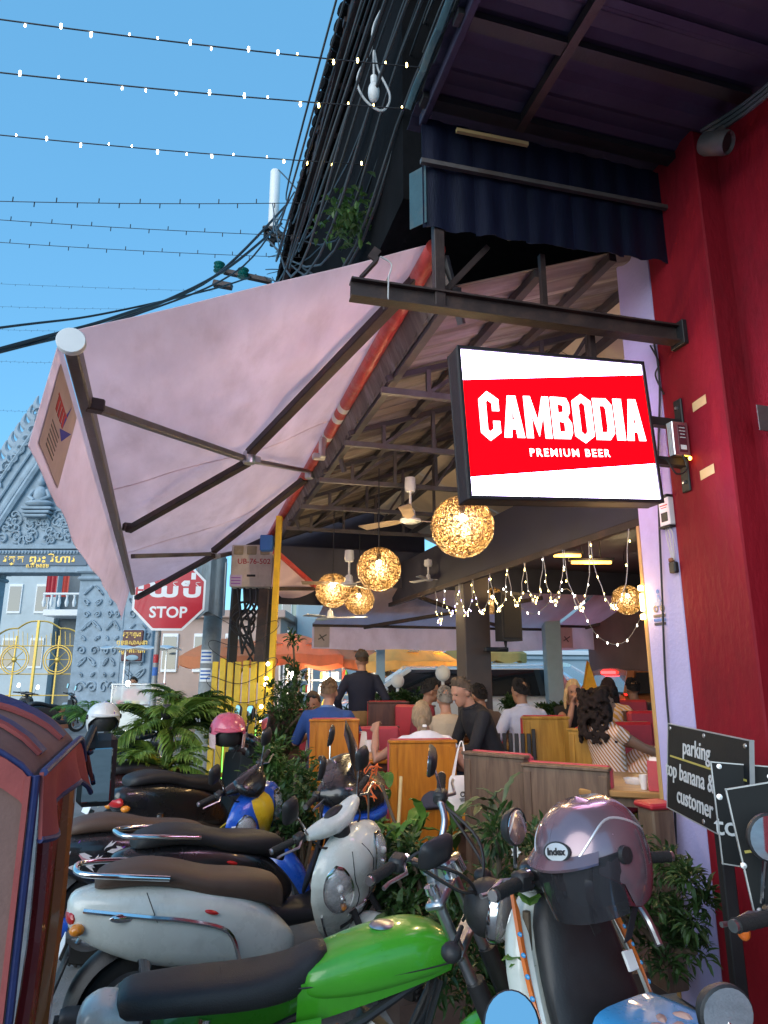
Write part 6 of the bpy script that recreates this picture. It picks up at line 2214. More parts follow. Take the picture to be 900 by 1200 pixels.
# ------------------------------------------------------------------ motorbikes
def paint(name, c, rough=.28, metal=0., coat=.6, dirt=None):
    return mat(name, c, rough, metal, .06, 5, .03, 120, coat=coat, dirt=dirt or tuple(q * .55 for q in c), dscale=9, damt=.35)


P = {
 'white': paint('scooter_white', (.60, .64, .60)), 'green': paint('bike_green', (.06, .36, .02), .3),
 'black': paint('bike_black', (.012, .012, .014)), 'maroon': paint('bike_dark_maroon', (.03, .012, .012)), 'blue': paint('bike_blue', (.015, .09, .50)),
 'sky': paint('bike_sky_blue', (.05, .30, .62)), 'yellow': paint('bike_yellow', (.70, .46, .02)), 'slate': paint('bike_slate_blue', (.025, .045, .07)),
 'goldtrim': mat('gold_trim', (.55, .42, .14), .35, .6, .15, 20), 'orange': paint('bike_orange', (.65, .16, .03)),
}
seat_brown = mat('seat_brown', (.085, .05, .035), .55, 0, .15, 9, .25, 260)
seat_black = mat('seat_black', (.018, .018, .02), .5, 0, .2, 9, .25, 260)
plast = mat('black_plastic', (.022, .022, .024), .5, 0, .2, 12, .12, 160)
engine_m = mat('engine_metal', (.20, .20, .20), .4, .8, .35, 14, .25, 60, dirt=(.03, .025, .02), dscale=9, damt=.7)
lens_clear = glass('lens_clear', (.9, .93, .96), .03, .16)
reflector = mat('reflector', (.62, .63, .66), .12, .95, .6, 40)
lens_red = mat('lens_red', (.45, .01, .01), .15, 0, .1, 20, coat=.5)
lens_amber = mat('lens_amber', (.75, .25, .02), .15, 0, .1, 20, coat=.5)
mirror_t = mat('dark_reflection_mirror', (.35, .38, .38), .03, 1.0, 0)  # darkened mirror copy, its colour stands in for a dark street reflection
mirror_m = mat('mirror_glass', (.9, .94, .95), .02, 1.0, 0)
grip_m = mat('grip_rubber', (.016, .016, .016), .8, 0, .1, 30, .4, 200)


def sring(x, z, hw, hh, e=.6, tilt=0., n=20, y=0.):
    out = []
    ct, s_t = math.cos(tilt), math.sin(tilt)
    for j in range(n):
        a = 2 * PI * j / n
        c, s = math.cos(a), math.sin(a)
        v = hh * math.copysign(abs(s) ** e, s)
        out.append(Vector((x - s_t * v, y + hw * math.copysign(abs(c) ** e, c), z + ct * v)))
    return out


def srings(stations, n=20, sub=3):
    """smooth interpolation of stations (x, z, hw, hh, e, tilt)"""
    st_ = [tuple(s) + (.65, 0.)[len(s) - 4:] if len(s) < 6 else tuple(s) for s in stations]
    out = []
    for i in range(len(st_) - 1):
        p0, p1, p2, p3 = st_[max(i - 1, 0)], st_[i], st_[i + 1], st_[min(i + 2, len(st_) - 1)]
        for k in range(sub):
            t = k / sub
            q = [0.5 * ((2 * b) + (c - a) * t + (2 * a - 5 * b + 4 * c - d) * t * t + (-a + 3 * b - 3 * c + d) * t ** 3) for a, b, c, d in zip(p0, p1, p2, p3)]
            q[2] = max(q[2], .004); q[3] = max(q[3], .004)
            out.append(sring(*q[:6], n=n))
    out.append(sring(*st_[-1][:6], n=n))
    return out


class Bike:
    def __init__(s, label, loc, yaw, k=1.0, cat='motorbike', name='motorbike', group='motorbikes parked along the kerb'):
        s.t = thing(name, label, cat, (loc[0], loc[1], 0), R(yaw), group)
        s.k = k
        s.X = None

    def put(s, name, mb, m, parent=None, smooth=40, label=None):
        X = s.X
        vs = mb.v
        if X is not None:
            vs = [X @ q for q in vs]
        mb.v = [q * s.k for q in vs]
        return obj(name, mb, m, parent or s.t, 'L', smooth, label)

    def steer(s, x, z, ang, rake=.42):
        if ang is None:
            s.X = None
        else:
            ax = Vector((-math.sin(rake), 0, math.cos(rake)))
            c = Vector((x, 0, z))
            s.X = Matrix.Translation(c) @ Matrix.Rotation(R(ang), 4, ax) @ Matrix.Translation(-c)


def wheel(b, x, r, wd, rimc, spokes=5, disc=True, rz=None):
    X = Matrix.Translation((x, 0, r)) @ Matrix.Rotation(PI / 2, 4, 'X')
    rr = r - wd * .9
    m = MB()
    prof = [(rr, -wd * .42), (rr + wd * .35, -wd * .5), (r - wd * .22, -wd * .46), (r - .01, -wd * .28), (r, 0), (r - .01, wd * .28), (r - wd * .22, wd * .46), (rr + wd * .35, wd * .5), (rr, wd * .42)]
    m.lathe(prof, 36, X, closed=True)
    ty = b.put('wheel', m, tyrem)
    m = MB()
    n = 40
    for j in range(n):
        a = 2 * PI * j / n
        for s in (-1, 1):
            c = X @ Vector(((r - .004) * math.cos(a), (r - .004) * math.sin(a), s * wd * .2))
            m.box(c, (.014, wd * .3, .012), Euler((0, -a + PI / 2, 0)))
    o = b.put('tread', m, tyrem, ty); o['kind'] = 'stuff'
    m = MB(); m.lathe([(rr - .02, -wd * .4), (rr + .006, -wd * .44), (rr + .006, wd * .44), (rr - .02, wd * .4)], 36, X, closed=True); b.put('rim', m, rimc, ty)
    m = MB(); m.lathe([(0, -wd * .6), (.035, -wd * .6), (.045, -wd * .3), (.045, wd * .3), (.035, wd * .6), (0, wd * .6)], 18, X); b.put('hub', m, rimc, ty)
    for j in range(spokes):
        a = 2 * PI * j / spokes + .3
        m = MB()
        if spokes > 9:
            for q in (-1, 1):
                m.tube([X @ Vector((.04 * math.cos(a + q * .5), .04 * math.sin(a + q * .5), q * wd * .4)), X @ Vector(((rr - .005) * math.cos(a), (rr - .005) * math.sin(a), 0))], .0025, 4)
        else:
            p, q = X @ Vector((.03 * math.cos(a), .03 * math.sin(a), 0)), X @ Vector(((rr - .01) * math.cos(a + .15), (rr - .01) * math.sin(a + .15), 0))
            m.bar(p, q, .022, .034, .005, up=(0, 1, 0))
        b.put('spoke', m, rimc, ty)
    if disc:
        m = MB(); m.lathe([(.05, wd * .62), (.10, wd * .62), (.10, wd * .66), (.05, wd * .66)], 28, X, closed=True); b.put('brake_disc', m, M['alu'], ty)


def fender(b, name, x, r, a0, a1, hw, m, off=.035, nose=.0):
    mb = MB()
    def f(u_, v_):
        a = R(a0 + (a1 - a0) * u_)
        w = hw * (1 - .35 * (2 * u_ - 1) ** 4)
        y = (2 * v_ - 1) * w
        rr = r + off - .05 * (abs(2 * v_ - 1) ** 2.5)
        return Vector((x + rr * math.cos(a), y, r + rr * math.sin(a)))
    mb.sheet(f, 18, 8, .006)
    return b.put(name, mb, m)


def mirror(b, base, head, r=(.055, .04), shape='round', back=plast, normal=(-1, 0, .1), stem=.006, name='mirror'):
    base, head = Vector(base), Vector(head)
    mb = MB(); mb.tube(spline([base, base.lerp(head, .5) + Vector((0, 0, .02)), head], 5), stem, 7); st_ = b.put('mirror_stem', mb, M['chrome'] if stem > .0055 else plast)
    n_ = Vector(normal).normalized()
    X = Matrix.Translation(head) @ n_.to_track_quat('Z', 'X').to_matrix().to_4x4()
    def out(k):
        pts = []
        for j in range(24):
            a = 2 * PI * j / 24
            c, s = math.cos(a), math.sin(a)
            e = 1.0 if shape == 'round' else .55
            pts.append((r[1] * k * math.copysign(abs(c) ** e, c) * 1, r[0] * k * math.copysign(abs(s) ** e, s)))
        return pts
    mb = MB()
    mb.loft([[X @ Vector((p[0], p[1], z)) for p in out(k)] for k, z in ((.35, -.03), (.8, -.022), (1, -.005), (1, .004), (.94, .006))])
    h = b.put(name, mb, back)
    mb = MB(); mb.prism(out(.92), .0065, .0085, X); b.put('mirror_face', mb, mirror_m, h)
    return h


def grips(b, x, z, y0=.16, y1=.36, rise=.0, back=-.06, lever=True):
    for s in (-1, 1):
        p, q = Vector((x, s * y0, z)), Vector((x + back, s * y1, z + rise))
        mid = p.lerp(q, .45)
        mb = MB(); mb.tube([p, mid], .012, 8); b.put('handlebar_end', mb, M['chrome'])
        mb = MB()
        n = 9
        mb.tube([mid.lerp(q, i / n) for i in range(n + 1)], [.017 + .0015 * (i % 2) for i in range(n)] + [.019], 12); b.put('grip', mb, grip_m)
        mb = MB(); mb.tube([q, q + (q - p).normalized() * .012], .015, 10); b.put('bar_end', mb, M['alu'])
        mb = MB(); mb.box(mid - (q - p).normalized() * .035, (.05, .06, .05), None, .01); b.put('switch_box', mb, plast)
        if lever:
            mb = MB(); mb.tube([mid + Vector((.03, -s * .03, 0)), mid + Vector((.055, s * .01, -.005)), q + Vector((.05, -s * .02, -.012)), q + Vector((.045, s * .01, -.012))], [.007, .0065, .006, .007], 7); b.put('brake_lever', mb, M['alu'])


def exhaust(b, x0, x1, z0, z1, y, r_, m, shield=None):
    mb = MB(); mb.tube([(x1 + .35, y * .5, .22), (x1 + .15, y * .9, z1), (x1, y, z1)], .018, 8); b.put('exhaust_pipe', mb, M['rust'])
    p, q = Vector((x0, y, z0)), Vector((x1, y, z1))
    mb = MB(); mb.tube([p, p.lerp(q, .04), p.lerp(q, .3), p.lerp(q, .85), q], [r_ * .75, r_ * .95, r_, r_ * .95, r_ * .55], 18); e = b.put('muffler', mb, m)
    mb = MB(); d = (q - p).normalized(); mb.tube([p - d * .02, p + d * .01], r_ * .35, 12); b.put('muffler_tip', mb, plast, e)
    if shield:
        mb = MB(); mb.lathe([(r_ * 1.12, .1), (r_ * 1.16, .2), (r_ * 1.1, .34)], 10, Matrix.Translation(p) @ d.to_track_quat('Z', 'Y').to_matrix().to_4x4(), PI * .6, PI * 1.6); b.put('heat_shield', mb, shield, e)


def scooter(label, loc, yaw, k, main, dark, seatm, wr=.24, steer=0., trim=None, rimc=None, face=True, cowl_turn=True, exh=None, rail=True, name='scooter', visor=False, mir=True, slim=False, lensm=None, decal=None, tailfin=False, cowlm=None, fend=None, frontw=1.0):
    b = Bike(label, loc, yaw, k, 'scooter', name)
    rimc = rimc or M['alu']
    fw = wr
    # rear
    wheel(b, -.62, wr, .10, rimc, 5)
    sx = .8 if slim else 1.0
    bm_ = MB(); bm_.loft(srings([(-.93, .68, .03, .03), (-.90, .67, .09 * sx, .08), (-.78, .64, .145 * sx, .13), (-.60, .605, .18 * sx, .17), (-.38, .565, .185 * sx, .185), (-.18, .525, .165 * sx, .175), (-.04, .48, .135 * sx, .15), (.05, .44, .11 * sx, .11), (.12, .42, .07 * sx, .06), (.15, .41, .03 * sx, .025)])); b.put('rear_body', bm_, main)
    # wheel arch lower skirt
    bm_ = MB(); bm_.loft(srings([(-.34, .44, .15 * sx, .07), (-.2, .36, .15, .10), (0, .30, .14, .07), (.3, .28, .15, .05), (.42, .33, .14, .05)])); b.put('floorboard', bm_, dark)
    if trim:
        for s in (-1, 1):
            bm_ = MB(); bm_.tube(spline([(-.86, s * .125 * sx, .70), (-.6, s * .186 * sx, .66), (-.4, s * .192 * sx, .62), (-.22, s * .180 * sx, .55), (-.16, s * .168 * sx, .42)], 5), .011, 6); b.put('side_trim', bm_, trim)
            bm_ = MB(); bm_.ell((-.69, s * .168 * sx, .66), (.065, .014, .02), 14, 6, Euler((0, .15, -s * .25))); b.put('name_badge', bm_, M['chrome'])
            bm_ = MB(); bm_.ell((-.30, s * .176 * sx, .64), (.035, .012, .010), 12, 6, Euler((0, .3, 0))); b.put('side_reflector', bm_, lens_red)
            bm_ = MB(); bm_.tube([(-.60 + .012 * q_, s * (.184 - .0002 * q_ * q_) * sx, .76 - .028 * q_) for q_ in range(12)], .0022, 5); b.put('panel_seam', bm_, plast)
    # seat
    bm_ = MB(); bm_.loft(srings([(-.82, .785, .06, .02), (-.78, .80, .105, .04), (-.62, .81, .135, .05), (-.46, .785, .145, .05), (-.30, .735, .145, .055), (-.10, .70, .13, .065), (.03, .66, .10, .07), (.07, .63, .07, .055)])); b.put('seat', bm_, seatm)
    bm_ = MB(); bm_.tube([(q.x, q.y * 1.01, q.z) for q in [Vector((x, s * w, z)) for s in (1,) for x, w, z in ((-.76, .10, .785), (-.6, .137, .795), (-.4, .146, .755), (-.2, .14, .70), (0, .11, .65))]], .004, 5); b.put('seat_piping', bm_, dark)
    if rail:
        bm_ = MB(); bm_.tube(spline([(-.50, .155, .80), (-.72, .15, .83), (-.88, .10, .845), (-.91, 0, .85), (-.88, -.10, .845), (-.72, -.15, .83), (-.50, -.155, .80)], 5), .013, 9); b.put('grab_rail', bm_, M['chrome'])
    bm_ = MB(); bm_.ell((-.90, 0, .66), (.035, .10, .045), 16, 8); b.put('tail_light', bm_, lens_red)
    for s in (-1, 1):
        bm_ = MB(); bm_.ell((-.88, s * .11, .62), (.035, .035, .025), 10, 6); b.put('rear_indicator', bm_, lens_amber)
    fender(b, 'rear_mudguard', -.62, wr, 95, 190, .075, dark, .05)
    bm_ = MB(); bm_.box((-.93, 0, .43), (.012, .15, .16), Euler((0, .35, 0)), .003); b.put('mud_flap', bm_, plast)
    bm_ = MB(); bm_.box((-.94, 0, .52), (.006, .16, .09), Euler((0, .35, 0)), .002); b.put('number_plate', bm_, signwhite)
    # engine, stand, exhaust
    bm_ = MB(); bm_.box((-.42, .09, .27), (.46, .10, .14), None, .03); bm_.ell((-.55, .10, .27), (.13, .07, .1), 14, 8); b.put('engine', bm_, engine_m)
    exhaust(b, -.92, -.45, .30, .24, -.17, .052, exh or plast, M['alu'])
    bm_ = MB(); bm_.tube([(-.1, .10, .22), (-.14, .22, .02), (-.10, .23, .01)], .011, 7); b.put('side_stand', bm_, plast)
    bm_ = MB(); bm_.tube([(-.55, -.12, .27), (-.60, -.13, .55)], [.03, .03], 10); b.put('shock_absorber', bm_, M['chrome'])
    # front, turned with the bars
    b.steer(.47, .6, steer)
    wheel(b, .66, fw, .085, rimc, 5)
    fender(b, 'front_fender', .66, fw, 15, 170, .075, fend or main, .04)
    for s in (-1, 1):
        bm_ = MB(); bm_.tube([(.66, s * .075, fw), (.58, s * .075, fw + .25), (.50, s * .06, .62)], .018, 8); b.put('fork_leg', bm_, plast)
    if not cowl_turn:
        b.X = None
    # leg shield and front cowl
    W_f = frontw
    prof_ = [(.33, .10, .02), (.38, .13, .05), (.48, .165, .085), (.60, .19, .115), (.72, .205, .13), (.82, .20, .125), (.88, .175, .105), (.925, .12, .07), (.945, .06, .035)]

    def cw(z):
        for i_ in range(len(prof_) - 1):
            if z <= prof_[i_ + 1][0] or i_ == len(prof_) - 2:
                t_k = min(1, max(0, (z - prof_[i_][0]) / (prof_[i_ + 1][0] - prof_[i_][0])))
                return [prof_[i_][q_] + (prof_[i_ + 1][q_] - prof_[i_][q_]) * t_k for q_ in (1, 2)]

    def csurf(yn, z, off=0.):
        hw_, dp_ = cw(z)
        xb_ = .405 + .10 * (z - .33) - .20 * max(0, z - .80)
        ff = max(0, 1 - abs(yn) ** 2.4)
        return Vector((xb_ + dp_ * ff ** .62 + .012 * math.exp(-(yn * 6) ** 2) + off, yn * hw_ * W_f * (1 + off * 2), z))
    bm_ = MB()
    rg_ = []
    for i_ in range(25):
        z_ = .33 + .615 * i_ / 24
        row = [csurf(math.cos(PI * j_ / 22), z_) for j_ in range(23)]
        hw_, dp_ = cw(z_)
        row += [Vector((row[0].x - .03, hw_ * W_f * q_, z_)) for q_ in (-.8, 0, .8)]
        rg_.append(row)
    bm_.loft(rg_); b.put('front_cowl', bm_, cowlm or main, smooth=50); b.csurf = csurf
    bm_ = MB(); bm_.loft(srings([(.30, .34, .12, .015, .7, 1.35), (.36, .55, .17, .02, .7, 1.4), (.385, .74, .17, .02, .75, 1.4), (.37, .86, .12, .02, .8, 1.3)])); b.put('inner_shield', bm_, dark)
    for s in (-1, 1):
        if face:
            def lens_pt(u_, v_, off, g_=1.0):      # teardrop patch on the cowl surface
                zz_ = .745 + .125 * g_ * (2 * v_ - 1)
                w_ = math.sqrt(max(0, 1 - (2 * v_ - 1) ** 2)) ** .8 * g_
                yn_ = .60 + .06 * (2 * v_ - 1) + (2 * u_ - 1) * .25 * w_
                bul = off * (1 - (2 * u_ - 1) ** 2) * w_
                return csurf(s * yn_, zz_, .004 + bul)
            bm_ = MB(); bm_.sheet(lambda u_, v_: lens_pt(u_, v_, .0, 1.12), 8, 14, .004); h = b.put('headlight', bm_, M['chrome'], smooth=60)
            bm_ = MB(); bm_.sheet(lambda u_, v_: lens_pt(u_, v_, .004, 1.0), 8, 14, .004); b.put('reflector_bowl', bm_, reflector, h, smooth=60)
            bm_ = MB(); bm_.sheet(lambda u_, v_: lens_pt(u_, v_, .022, 1.02), 8, 14, .003); b.put('lens', bm_, lensm or lens_clear, h, smooth=60)
            for v_, mm_ in ((.66, M['white']), (.38, M['chrome']), (.14, lens_amber)):
                bm_ = MB(); bm_.ell(lens_pt(.5, v_, .012), (.014, .017, .02), 10, 6); b.put('light_bulb', bm_, mm_, h)
        bm_ = MB(); bm_.tube([csurf(s * .93, .62 - .24 * q_ / 6, .004) for q_ in range(7)], .006, 6); b.put('cowl_trim', bm_, trim or dark)
        bm_ = MB(); bm_.tube([csurf(s * (.22 + .06 * math.sin(q_)), .42 + .48 * q_ / 10, .002) for q_ in range(11)], .0025, 5); b.put('panel_seam', bm_, dark)
    bm_ = MB(); bm_.sheet(lambda u_, v_: csurf(-.45 + .9 * u_, .555 + .03 * v_, .006), 10, 2, .006); b.put('front_badge', bm_, M['chrome'])
    bm_ = MB(); bm_.sheet(lambda u_, v_: csurf(-.6 + 1.2 * u_, .47 + .025 * v_, .004), 10, 2, .006); b.put('front_vent', bm_, plast)
    b.steer(.47, .6, steer)
    # handlebar cover, dash, grips, mirrors
    bm_ = MB()
    rg_ = []
    for i_ in range(17):
        yy_ = -1 + i_ / 8
        k_ = 1 - .55 * abs(yy_) ** 3
        c_ = Vector((.405 - .035 * abs(yy_) ** 1.5, yy_ * .19, 1.0 + .012 * abs(yy_)))
        rg_.append([c_ + Vector((.062 * k_ * math.cos(2 * PI * q_ / 14), 0, .046 * k_ * math.sin(2 * PI * q_ / 14))) for q_ in range(14)])
    bm_.loft(rg_); b.put('handlebar_cover', bm_, main)
    bm_ = MB(); bm_.tube([(.44, 0, .90), (.415, 0, .98)], .05, 12); b.put('steering_neck', bm_, plast)
    bm_ = MB(); bm_.ell((.385, 0, 1.045), (.03, .07, .014), 16, 6, Euler((0, .35, 0))); b.put('dashboard', bm_, plast)
    bm_ = MB(); bm_.box((.463, 0, 1.0), (.02, .13, .03), Euler((0, .1, 0)), .008); b.put('cover_light', bm_, lens_clear)
    grips(b, .36, 1.01)
    if mir:
        for s in (-1, 1):
            mirror(b, (.38, s * .19, 1.03), (.36, s * .27, 1.21), (.05, .07), 'oval', plast)
    for s in (-1, 1):
        bm_ = MB(); bm_.tube(spline([(.36, s * .17, 1.0), (.43, s * .15, .95), (.44, s * .06, .90)], 4), .006, 6); b.put('brake_cable', bm_, M['cable'])
    if visor:
        b.X = b.X @ Matrix.Translation((.42, 0, .92)) @ Matrix.Scale(1.3, 4) @ Matrix.Translation((-.42, 0, -.90))
        bm_ = MB(); bm_.sheet(lambda u_, v_: Vector((.56 + .06 * math.sin(v_ * 1.5) - .16 * v_, (2 * u_ - 1) * (.16 - .10 * v_ ** 2), 1.02 + .26 * v_ - .0 - .05 * (2 * u_ - 1) ** 2)), 10, 8, .004); b.put('fly_screen', bm_, P['black'])
        bm_ = MB(); bm_.loft(srings([(.38, .98, .20, .05), (.48, .98, .23, .09), (.60, .96, .18, .075), (.68, .94, .07, .04)])); b.put('nose_cowl', bm_, P['black'])
        bm_ = MB(); bm_.loft(srings([(.40, .90, .21, .025), (.50, .89, .235, .035), (.63, .88, .17, .035), (.70, .88, .07, .025)])); b.put('nose_trim', bm_, P['blue'])
        bm_ = MB(); bm_.ell((.565, .0, 1.09), (.02, .045, .02), 14, 6); b.put('badge', bm_, bpy.data.materials.get('lens_clear'))
    b.X = None
    return b


# --- white scooter with brown seat
sc1 = scooter('white scooter with brown seat and chrome rail, front wheel turned to the right', (-.555, 3.50), 23, .92, P['white'], plast, seat_brown, trim=M['chrome'], steer=-68, lensm=lens_clear, frontw=1.32)
# --- black scooter with gold trim and blue nosed visor
sc2 = scooter('black scooter with gold trim, chrome grab rail and black visor with a blue rim', (-.66, 4.22), 36, .95, P['black'], plast, seat_black, trim=P['goldtrim'], steer=-40, visor=True, face=False, slim=True)
# --- blue and black bike with stickered tail, yellow and blue cowl
sc3 = scooter('blue and black scooter with graffiti stickers on its tail and a yellow blue cowl', (-1.21, 4.63), 37, .92, P['black'], plast, seat_brown, steer=-72, wr=.27, exh=P['blue'], rail=False, fend=P['blue'], face=True, cowlm=P['blue'], frontw=1.4)
b = sc3
b.steer(.47, .6, -72)
cs = b.csurf
m_ = MB(); m_.sheet(lambda u_, v_: cs((2 * u_ - 1) * (.16 + .26 * v_ ** 2), .46 + .47 * v_, .007), 10, 14, .004); b.put('centre_panel', m_, P['yellow'], smooth=60)
for s in (-1, 1):
    m_ = MB(); m_.sheet(lambda u_, v_: cs(s * (.86 + .08 * u_), .50 + .34 * v_, .006), 3, 8, .003); b.put('white_decal', m_, signwhite)
    m_ = MB(); m_.sheet(lambda u_, v_: cs(s * (.24 + .10 * u_ + .12 * math.sin(v_ * 5)), .50 + .12 * v_, .009), 3, 6, .003); b.put('yellow_decal', m_, P['yellow'])
    m_ = MB(); m_.sheet(lambda u_, v_: cs(s * (.40 + .40 * u_), .44 + .14 * v_, .008), 6, 4, .004); b.put('black_panel', m_, P['black'])
m_ = MB(); m_.loft(srings([(.36, 1.03, .10, .02), (.42, 1.03, .13, .045), (.49, 1.0, .11, .04), (.53, .97, .05, .02)])); b.put('nose_cowl', m_, P['black'])
m_ = MB(); m_.sheet(lambda u_, v_: Vector((.30 + .06 * v_, -.235 + .06 * u_, .42 + .34 * v_)), 3, 5, .008); b.put('inner_panel', m_, P['yellow'])
b.X = None
rg = random.Random(11)
stickm = [mat('sticker_white', (.75, .75, .78), .4, 0, 0), mat('sticker_violet', (.25, .08, .5), .4, 0, 0), mat('sticker_black', (.02, .02, .03), .4, 0, 0), mat('sticker_pink', (.6, .3, .35), .4, 0, 0)]
for k in range(26):
    x = -.86 + .5 * k / 26 + rg.uniform(-.02, .02)
    z = .66 - .06 * (k / 26) + rg.uniform(-.07, .06)
    s = -1
    hw = .183 if x > -.7 else .183 - (-.7 - x) * .5
    a = rg.uniform(-.9, .9)
    m_ = MB(); m_.prism([(-.045, -.008), (-.01, -.014), (.05, -.004), (.02, .004), (.035, .016), (-.02, .010)], 0, .002, Matrix.Translation((x, s * hw * math.sqrt(max(.1, 1 - ((z - .60) / .2) ** 2)) - .006, z)) @ Matrix.Rotation(PI / 2, 4, 'X') @ Matrix.Rotation(a, 4, 'Z'))
    b.put('sticker', m_, stickm[k % 4 if k % 3 else 0])
# --- dark maroon bike at the back, tail light glowing
sc4 = scooter('dark maroon black scooter with a lit orange tail indicator beside the palm', (-1.72, 6.55), 40, 1.0, P['maroon'], plast, seat_black, steer=10, rail=False, slim=True)
b = sc4
m_ = MB(); m_.ell((-.50, -.18, .70), (.08, .015, .022), 14, 8, Euler((0, .1, 0))); b.put('amber_indicator', m_, glow('amber_glow', (1.0, .38, .03), 5))
m_ = MB(); m_.ell((-.32, -.165, .70), (.07, .012, .014), 14, 8); b.put('red_marker', m_, glow('red_glow', (.7, .03, .02), 1.2))
m_ = MB(); m_.ell((-.86, -.10, .70), (.06, .05, .03), 14, 8); b.put('side_tail_light', m_, lens_clear)
# --- black bike with pink helmet
sc5 = scooter('black scooter wearing a pink helmet, in front of the yellow fence', (-1.45, 6.1), 52, 1.0, P['black'], plast, seat_black, steer=-15, rail=False, slim=True)
# --- slate blue big scooter facing the street
sc6 = scooter('slate blue scooter with white front panel facing us behind the three wheeler', (-2.42, 7.0), -78, 1.02, P['slate'], plast, seat_black, steer=0, rail=False, frontw=1.15)
b = sc6
m_ = MB(); m_.sheet(lambda u_, v_: Vector((.50 + .08 * math.sin(v_ * 2.2), -.14 - .10 * u_, .50 + .46 * v_ - .08 * u_)), 6, 6, .012); b.put('side_panel', m_, P['white'])


# --- helmets
def helmet(label, loc, yaw, k, shell, visor=None, pitch=0., trim=None, jet=True, roll=0.):
    rot = Euler((roll, pitch, yaw), 'XYZ')
    t = thing('helmet', label, 'helmet', loc, 0, None, rot)
    r = .135 * k
    # open-face shell: lower rim drops behind, opening faces +x
    n, m = 36, 16
    def f(u_, v_):
        a = 2 * PI * u_
        front = max(0, math.cos(a))
        low = -.80 + 1.05 * (front ** .7 if front > .28 else front * .4)
        low = min(low, .28)
        zz = 1 - (1 - low) * v_
        cr = math.sqrt(max(0, 1 - min(1, abs(zz)) ** 2.3))
        if zz < 0:
            cr = math.sqrt(max(0, 1 - abs(zz) ** 2.3 * .55))
        return Vector((r * 1.10 * cr * math.cos(a), r * .98 * cr * math.sin(a), r * 1.04 * zz))
    mb = MB(); mb.sheet(f, n, m, .012 * k); obj('shell', mb, shell, t, smooth=70)
    mb = MB(); mb.ell((-.01, 0, -.01), (r * .98, r * .88, r * .92), 20, 12, None, -.75, .98); obj('liner', mb, plast, t)
    # rim band
    mb = MB(); mb.tube([f(j / 48, 1.0) for j in range(48)], .006 * k, 6, closed=True); obj('rim', mb, trim or plast, t)
    # peak
    mb = MB(); mb.sheet(lambda u_, v_: Vector((r * (1.02 + .36 * v_) * math.cos((u_ - .5) * 1.9), r * (.95 + .12 * v_) * math.sin((u_ - .5) * 1.9), r * (.34 - .16 * v_) - .0)), 14, 4, .008 * k); obj('peak', mb, shell, t)
    if visor:
        mb = MB(); mb.sheet(lambda u_, v_: Vector((r * (1.16 + .06 * math.sin(v_ * PI)) * math.cos((u_ - .5) * 2.5), r * 1.04 * math.sin((u_ - .5) * 2.5) * (1 - .12 * v_), r * (.24 - 1.05 * v_))), 20, 10, .004); obj('visor', mb, visor, t)
    for s in (-1, 1):
        mb = MB(); mb.lathe([(0, 0), (.022 * k, 0), (.02 * k, .012), (0, .014)], 16, Matrix.Translation((.03 * k, s * r * .98, .02)) @ Matrix.Rotation(-s * PI / 2, 4, 'X')); obj('visor_pivot', mb, plast, t)
        mb = MB(); mb.sheet(lambda u_, v_: Vector((-.03 + .03 * u_ + .03 * v_, s * r * (.8 - .45 * v_), -r * .6 - .12 * k * v_)), 2, 4, .003); obj('chin_strap', mb, plast, t)
    return t, r


hpink = mat('helmet_mauve', (.24, .165, .195), .25, .5, .12, 4, .02, 200, coat=.8)
hv = glass('smoked_visor', (.03, .03, .035), .06, .72)
hl = at(694, 1000, 2.05)
t, r = helmet('silver pink helmet with dark visor hung on the right hand scooter', hl, R(214), 1.05, hpink, hv, pitch=.22, roll=.12, trim=mat('helmet_rim', (.12, .02, .03), .3, 0, .1))
bd = mat('badge_silver', (.7, .7, .72), .3, .5, 0)
for nm, k_, mm, h_ in (('badge_rim', 1.0, M['black'], .003), ('badge', .86, bd, .0045)):
    mb = MB(); mb.lathe([(0, 0), (.030 * k_, 0), (.030 * k_, h_), (0, h_ + .001)], 24, Matrix.Translation((.151, .027, .060)) @ Vector((.9, .2, .38)).to_track_quat('Z', 'Y').to_matrix().to_4x4() @ Matrix.Diagonal((1.35, .85, 1, 1))); obj(nm, mb, mm, t)
Xb = Matrix.Translation((.151, .027, .060)) @ frame_m((0, 0, 0), Vector((-.2, .9, 0)), (-.38, -.08, .92))
obj('badge_lettering', text_mb('Index', .024, Matrix.Translation(Vector((.9, .2, .38)).normalized() * .007) @ Xb, .002, .0008), M['black'], t, smooth=0)
for s in (-1, 1):
    pts = []
    for j in range(16):
        a = j / 15
        th = .55 + 1.7 * a
        zz = .25 + .62 * math.sin(a * PI) * .7
        cr = math.sqrt(max(0, 1 - zz ** 2.3))
        pts.append(Vector((r * 1.135 * cr * math.cos(th), s * r * 1.02 * cr * math.sin(th), r * 1.08 * zz)))
    mb = MB(); mb.tube(pts, .0035, 6); obj('swoosh_line', mb, bd, t)
whelm = paint('helmet_white', (.68, .68, .66))
t, r = helmet('white helmet with purple stripe on the slate blue scooter', at(121, 842, 6.5), R(-60), 1.05, whelm, None)
vio = mat('violet_stripe', (.12, .05, .42), .3, 0, 0, coat=.5)
mb = MB(); mb.sheet(lambda u_, v_: Vector((r * 1.14 * math.cos(1.2 * u_ + .3) * math.cos(v_ * .2 + .35), r * 1.03 * math.cos(1.2 * u_ + .3) * math.sin(v_ * .3 + .3), r * 1.08 * math.sin(1.2 * u_ + .3))), 10, 4, .003); obj('stripe', mb, vio, t)
hp = paint('helmet_pink', (.55, .10, .17))
t, r = helmet('pink helmet with pale side panels hanging on the black scooter bars', at(267, 857, 6.15), R(-70), 1.12, hp, None, pitch=.1)
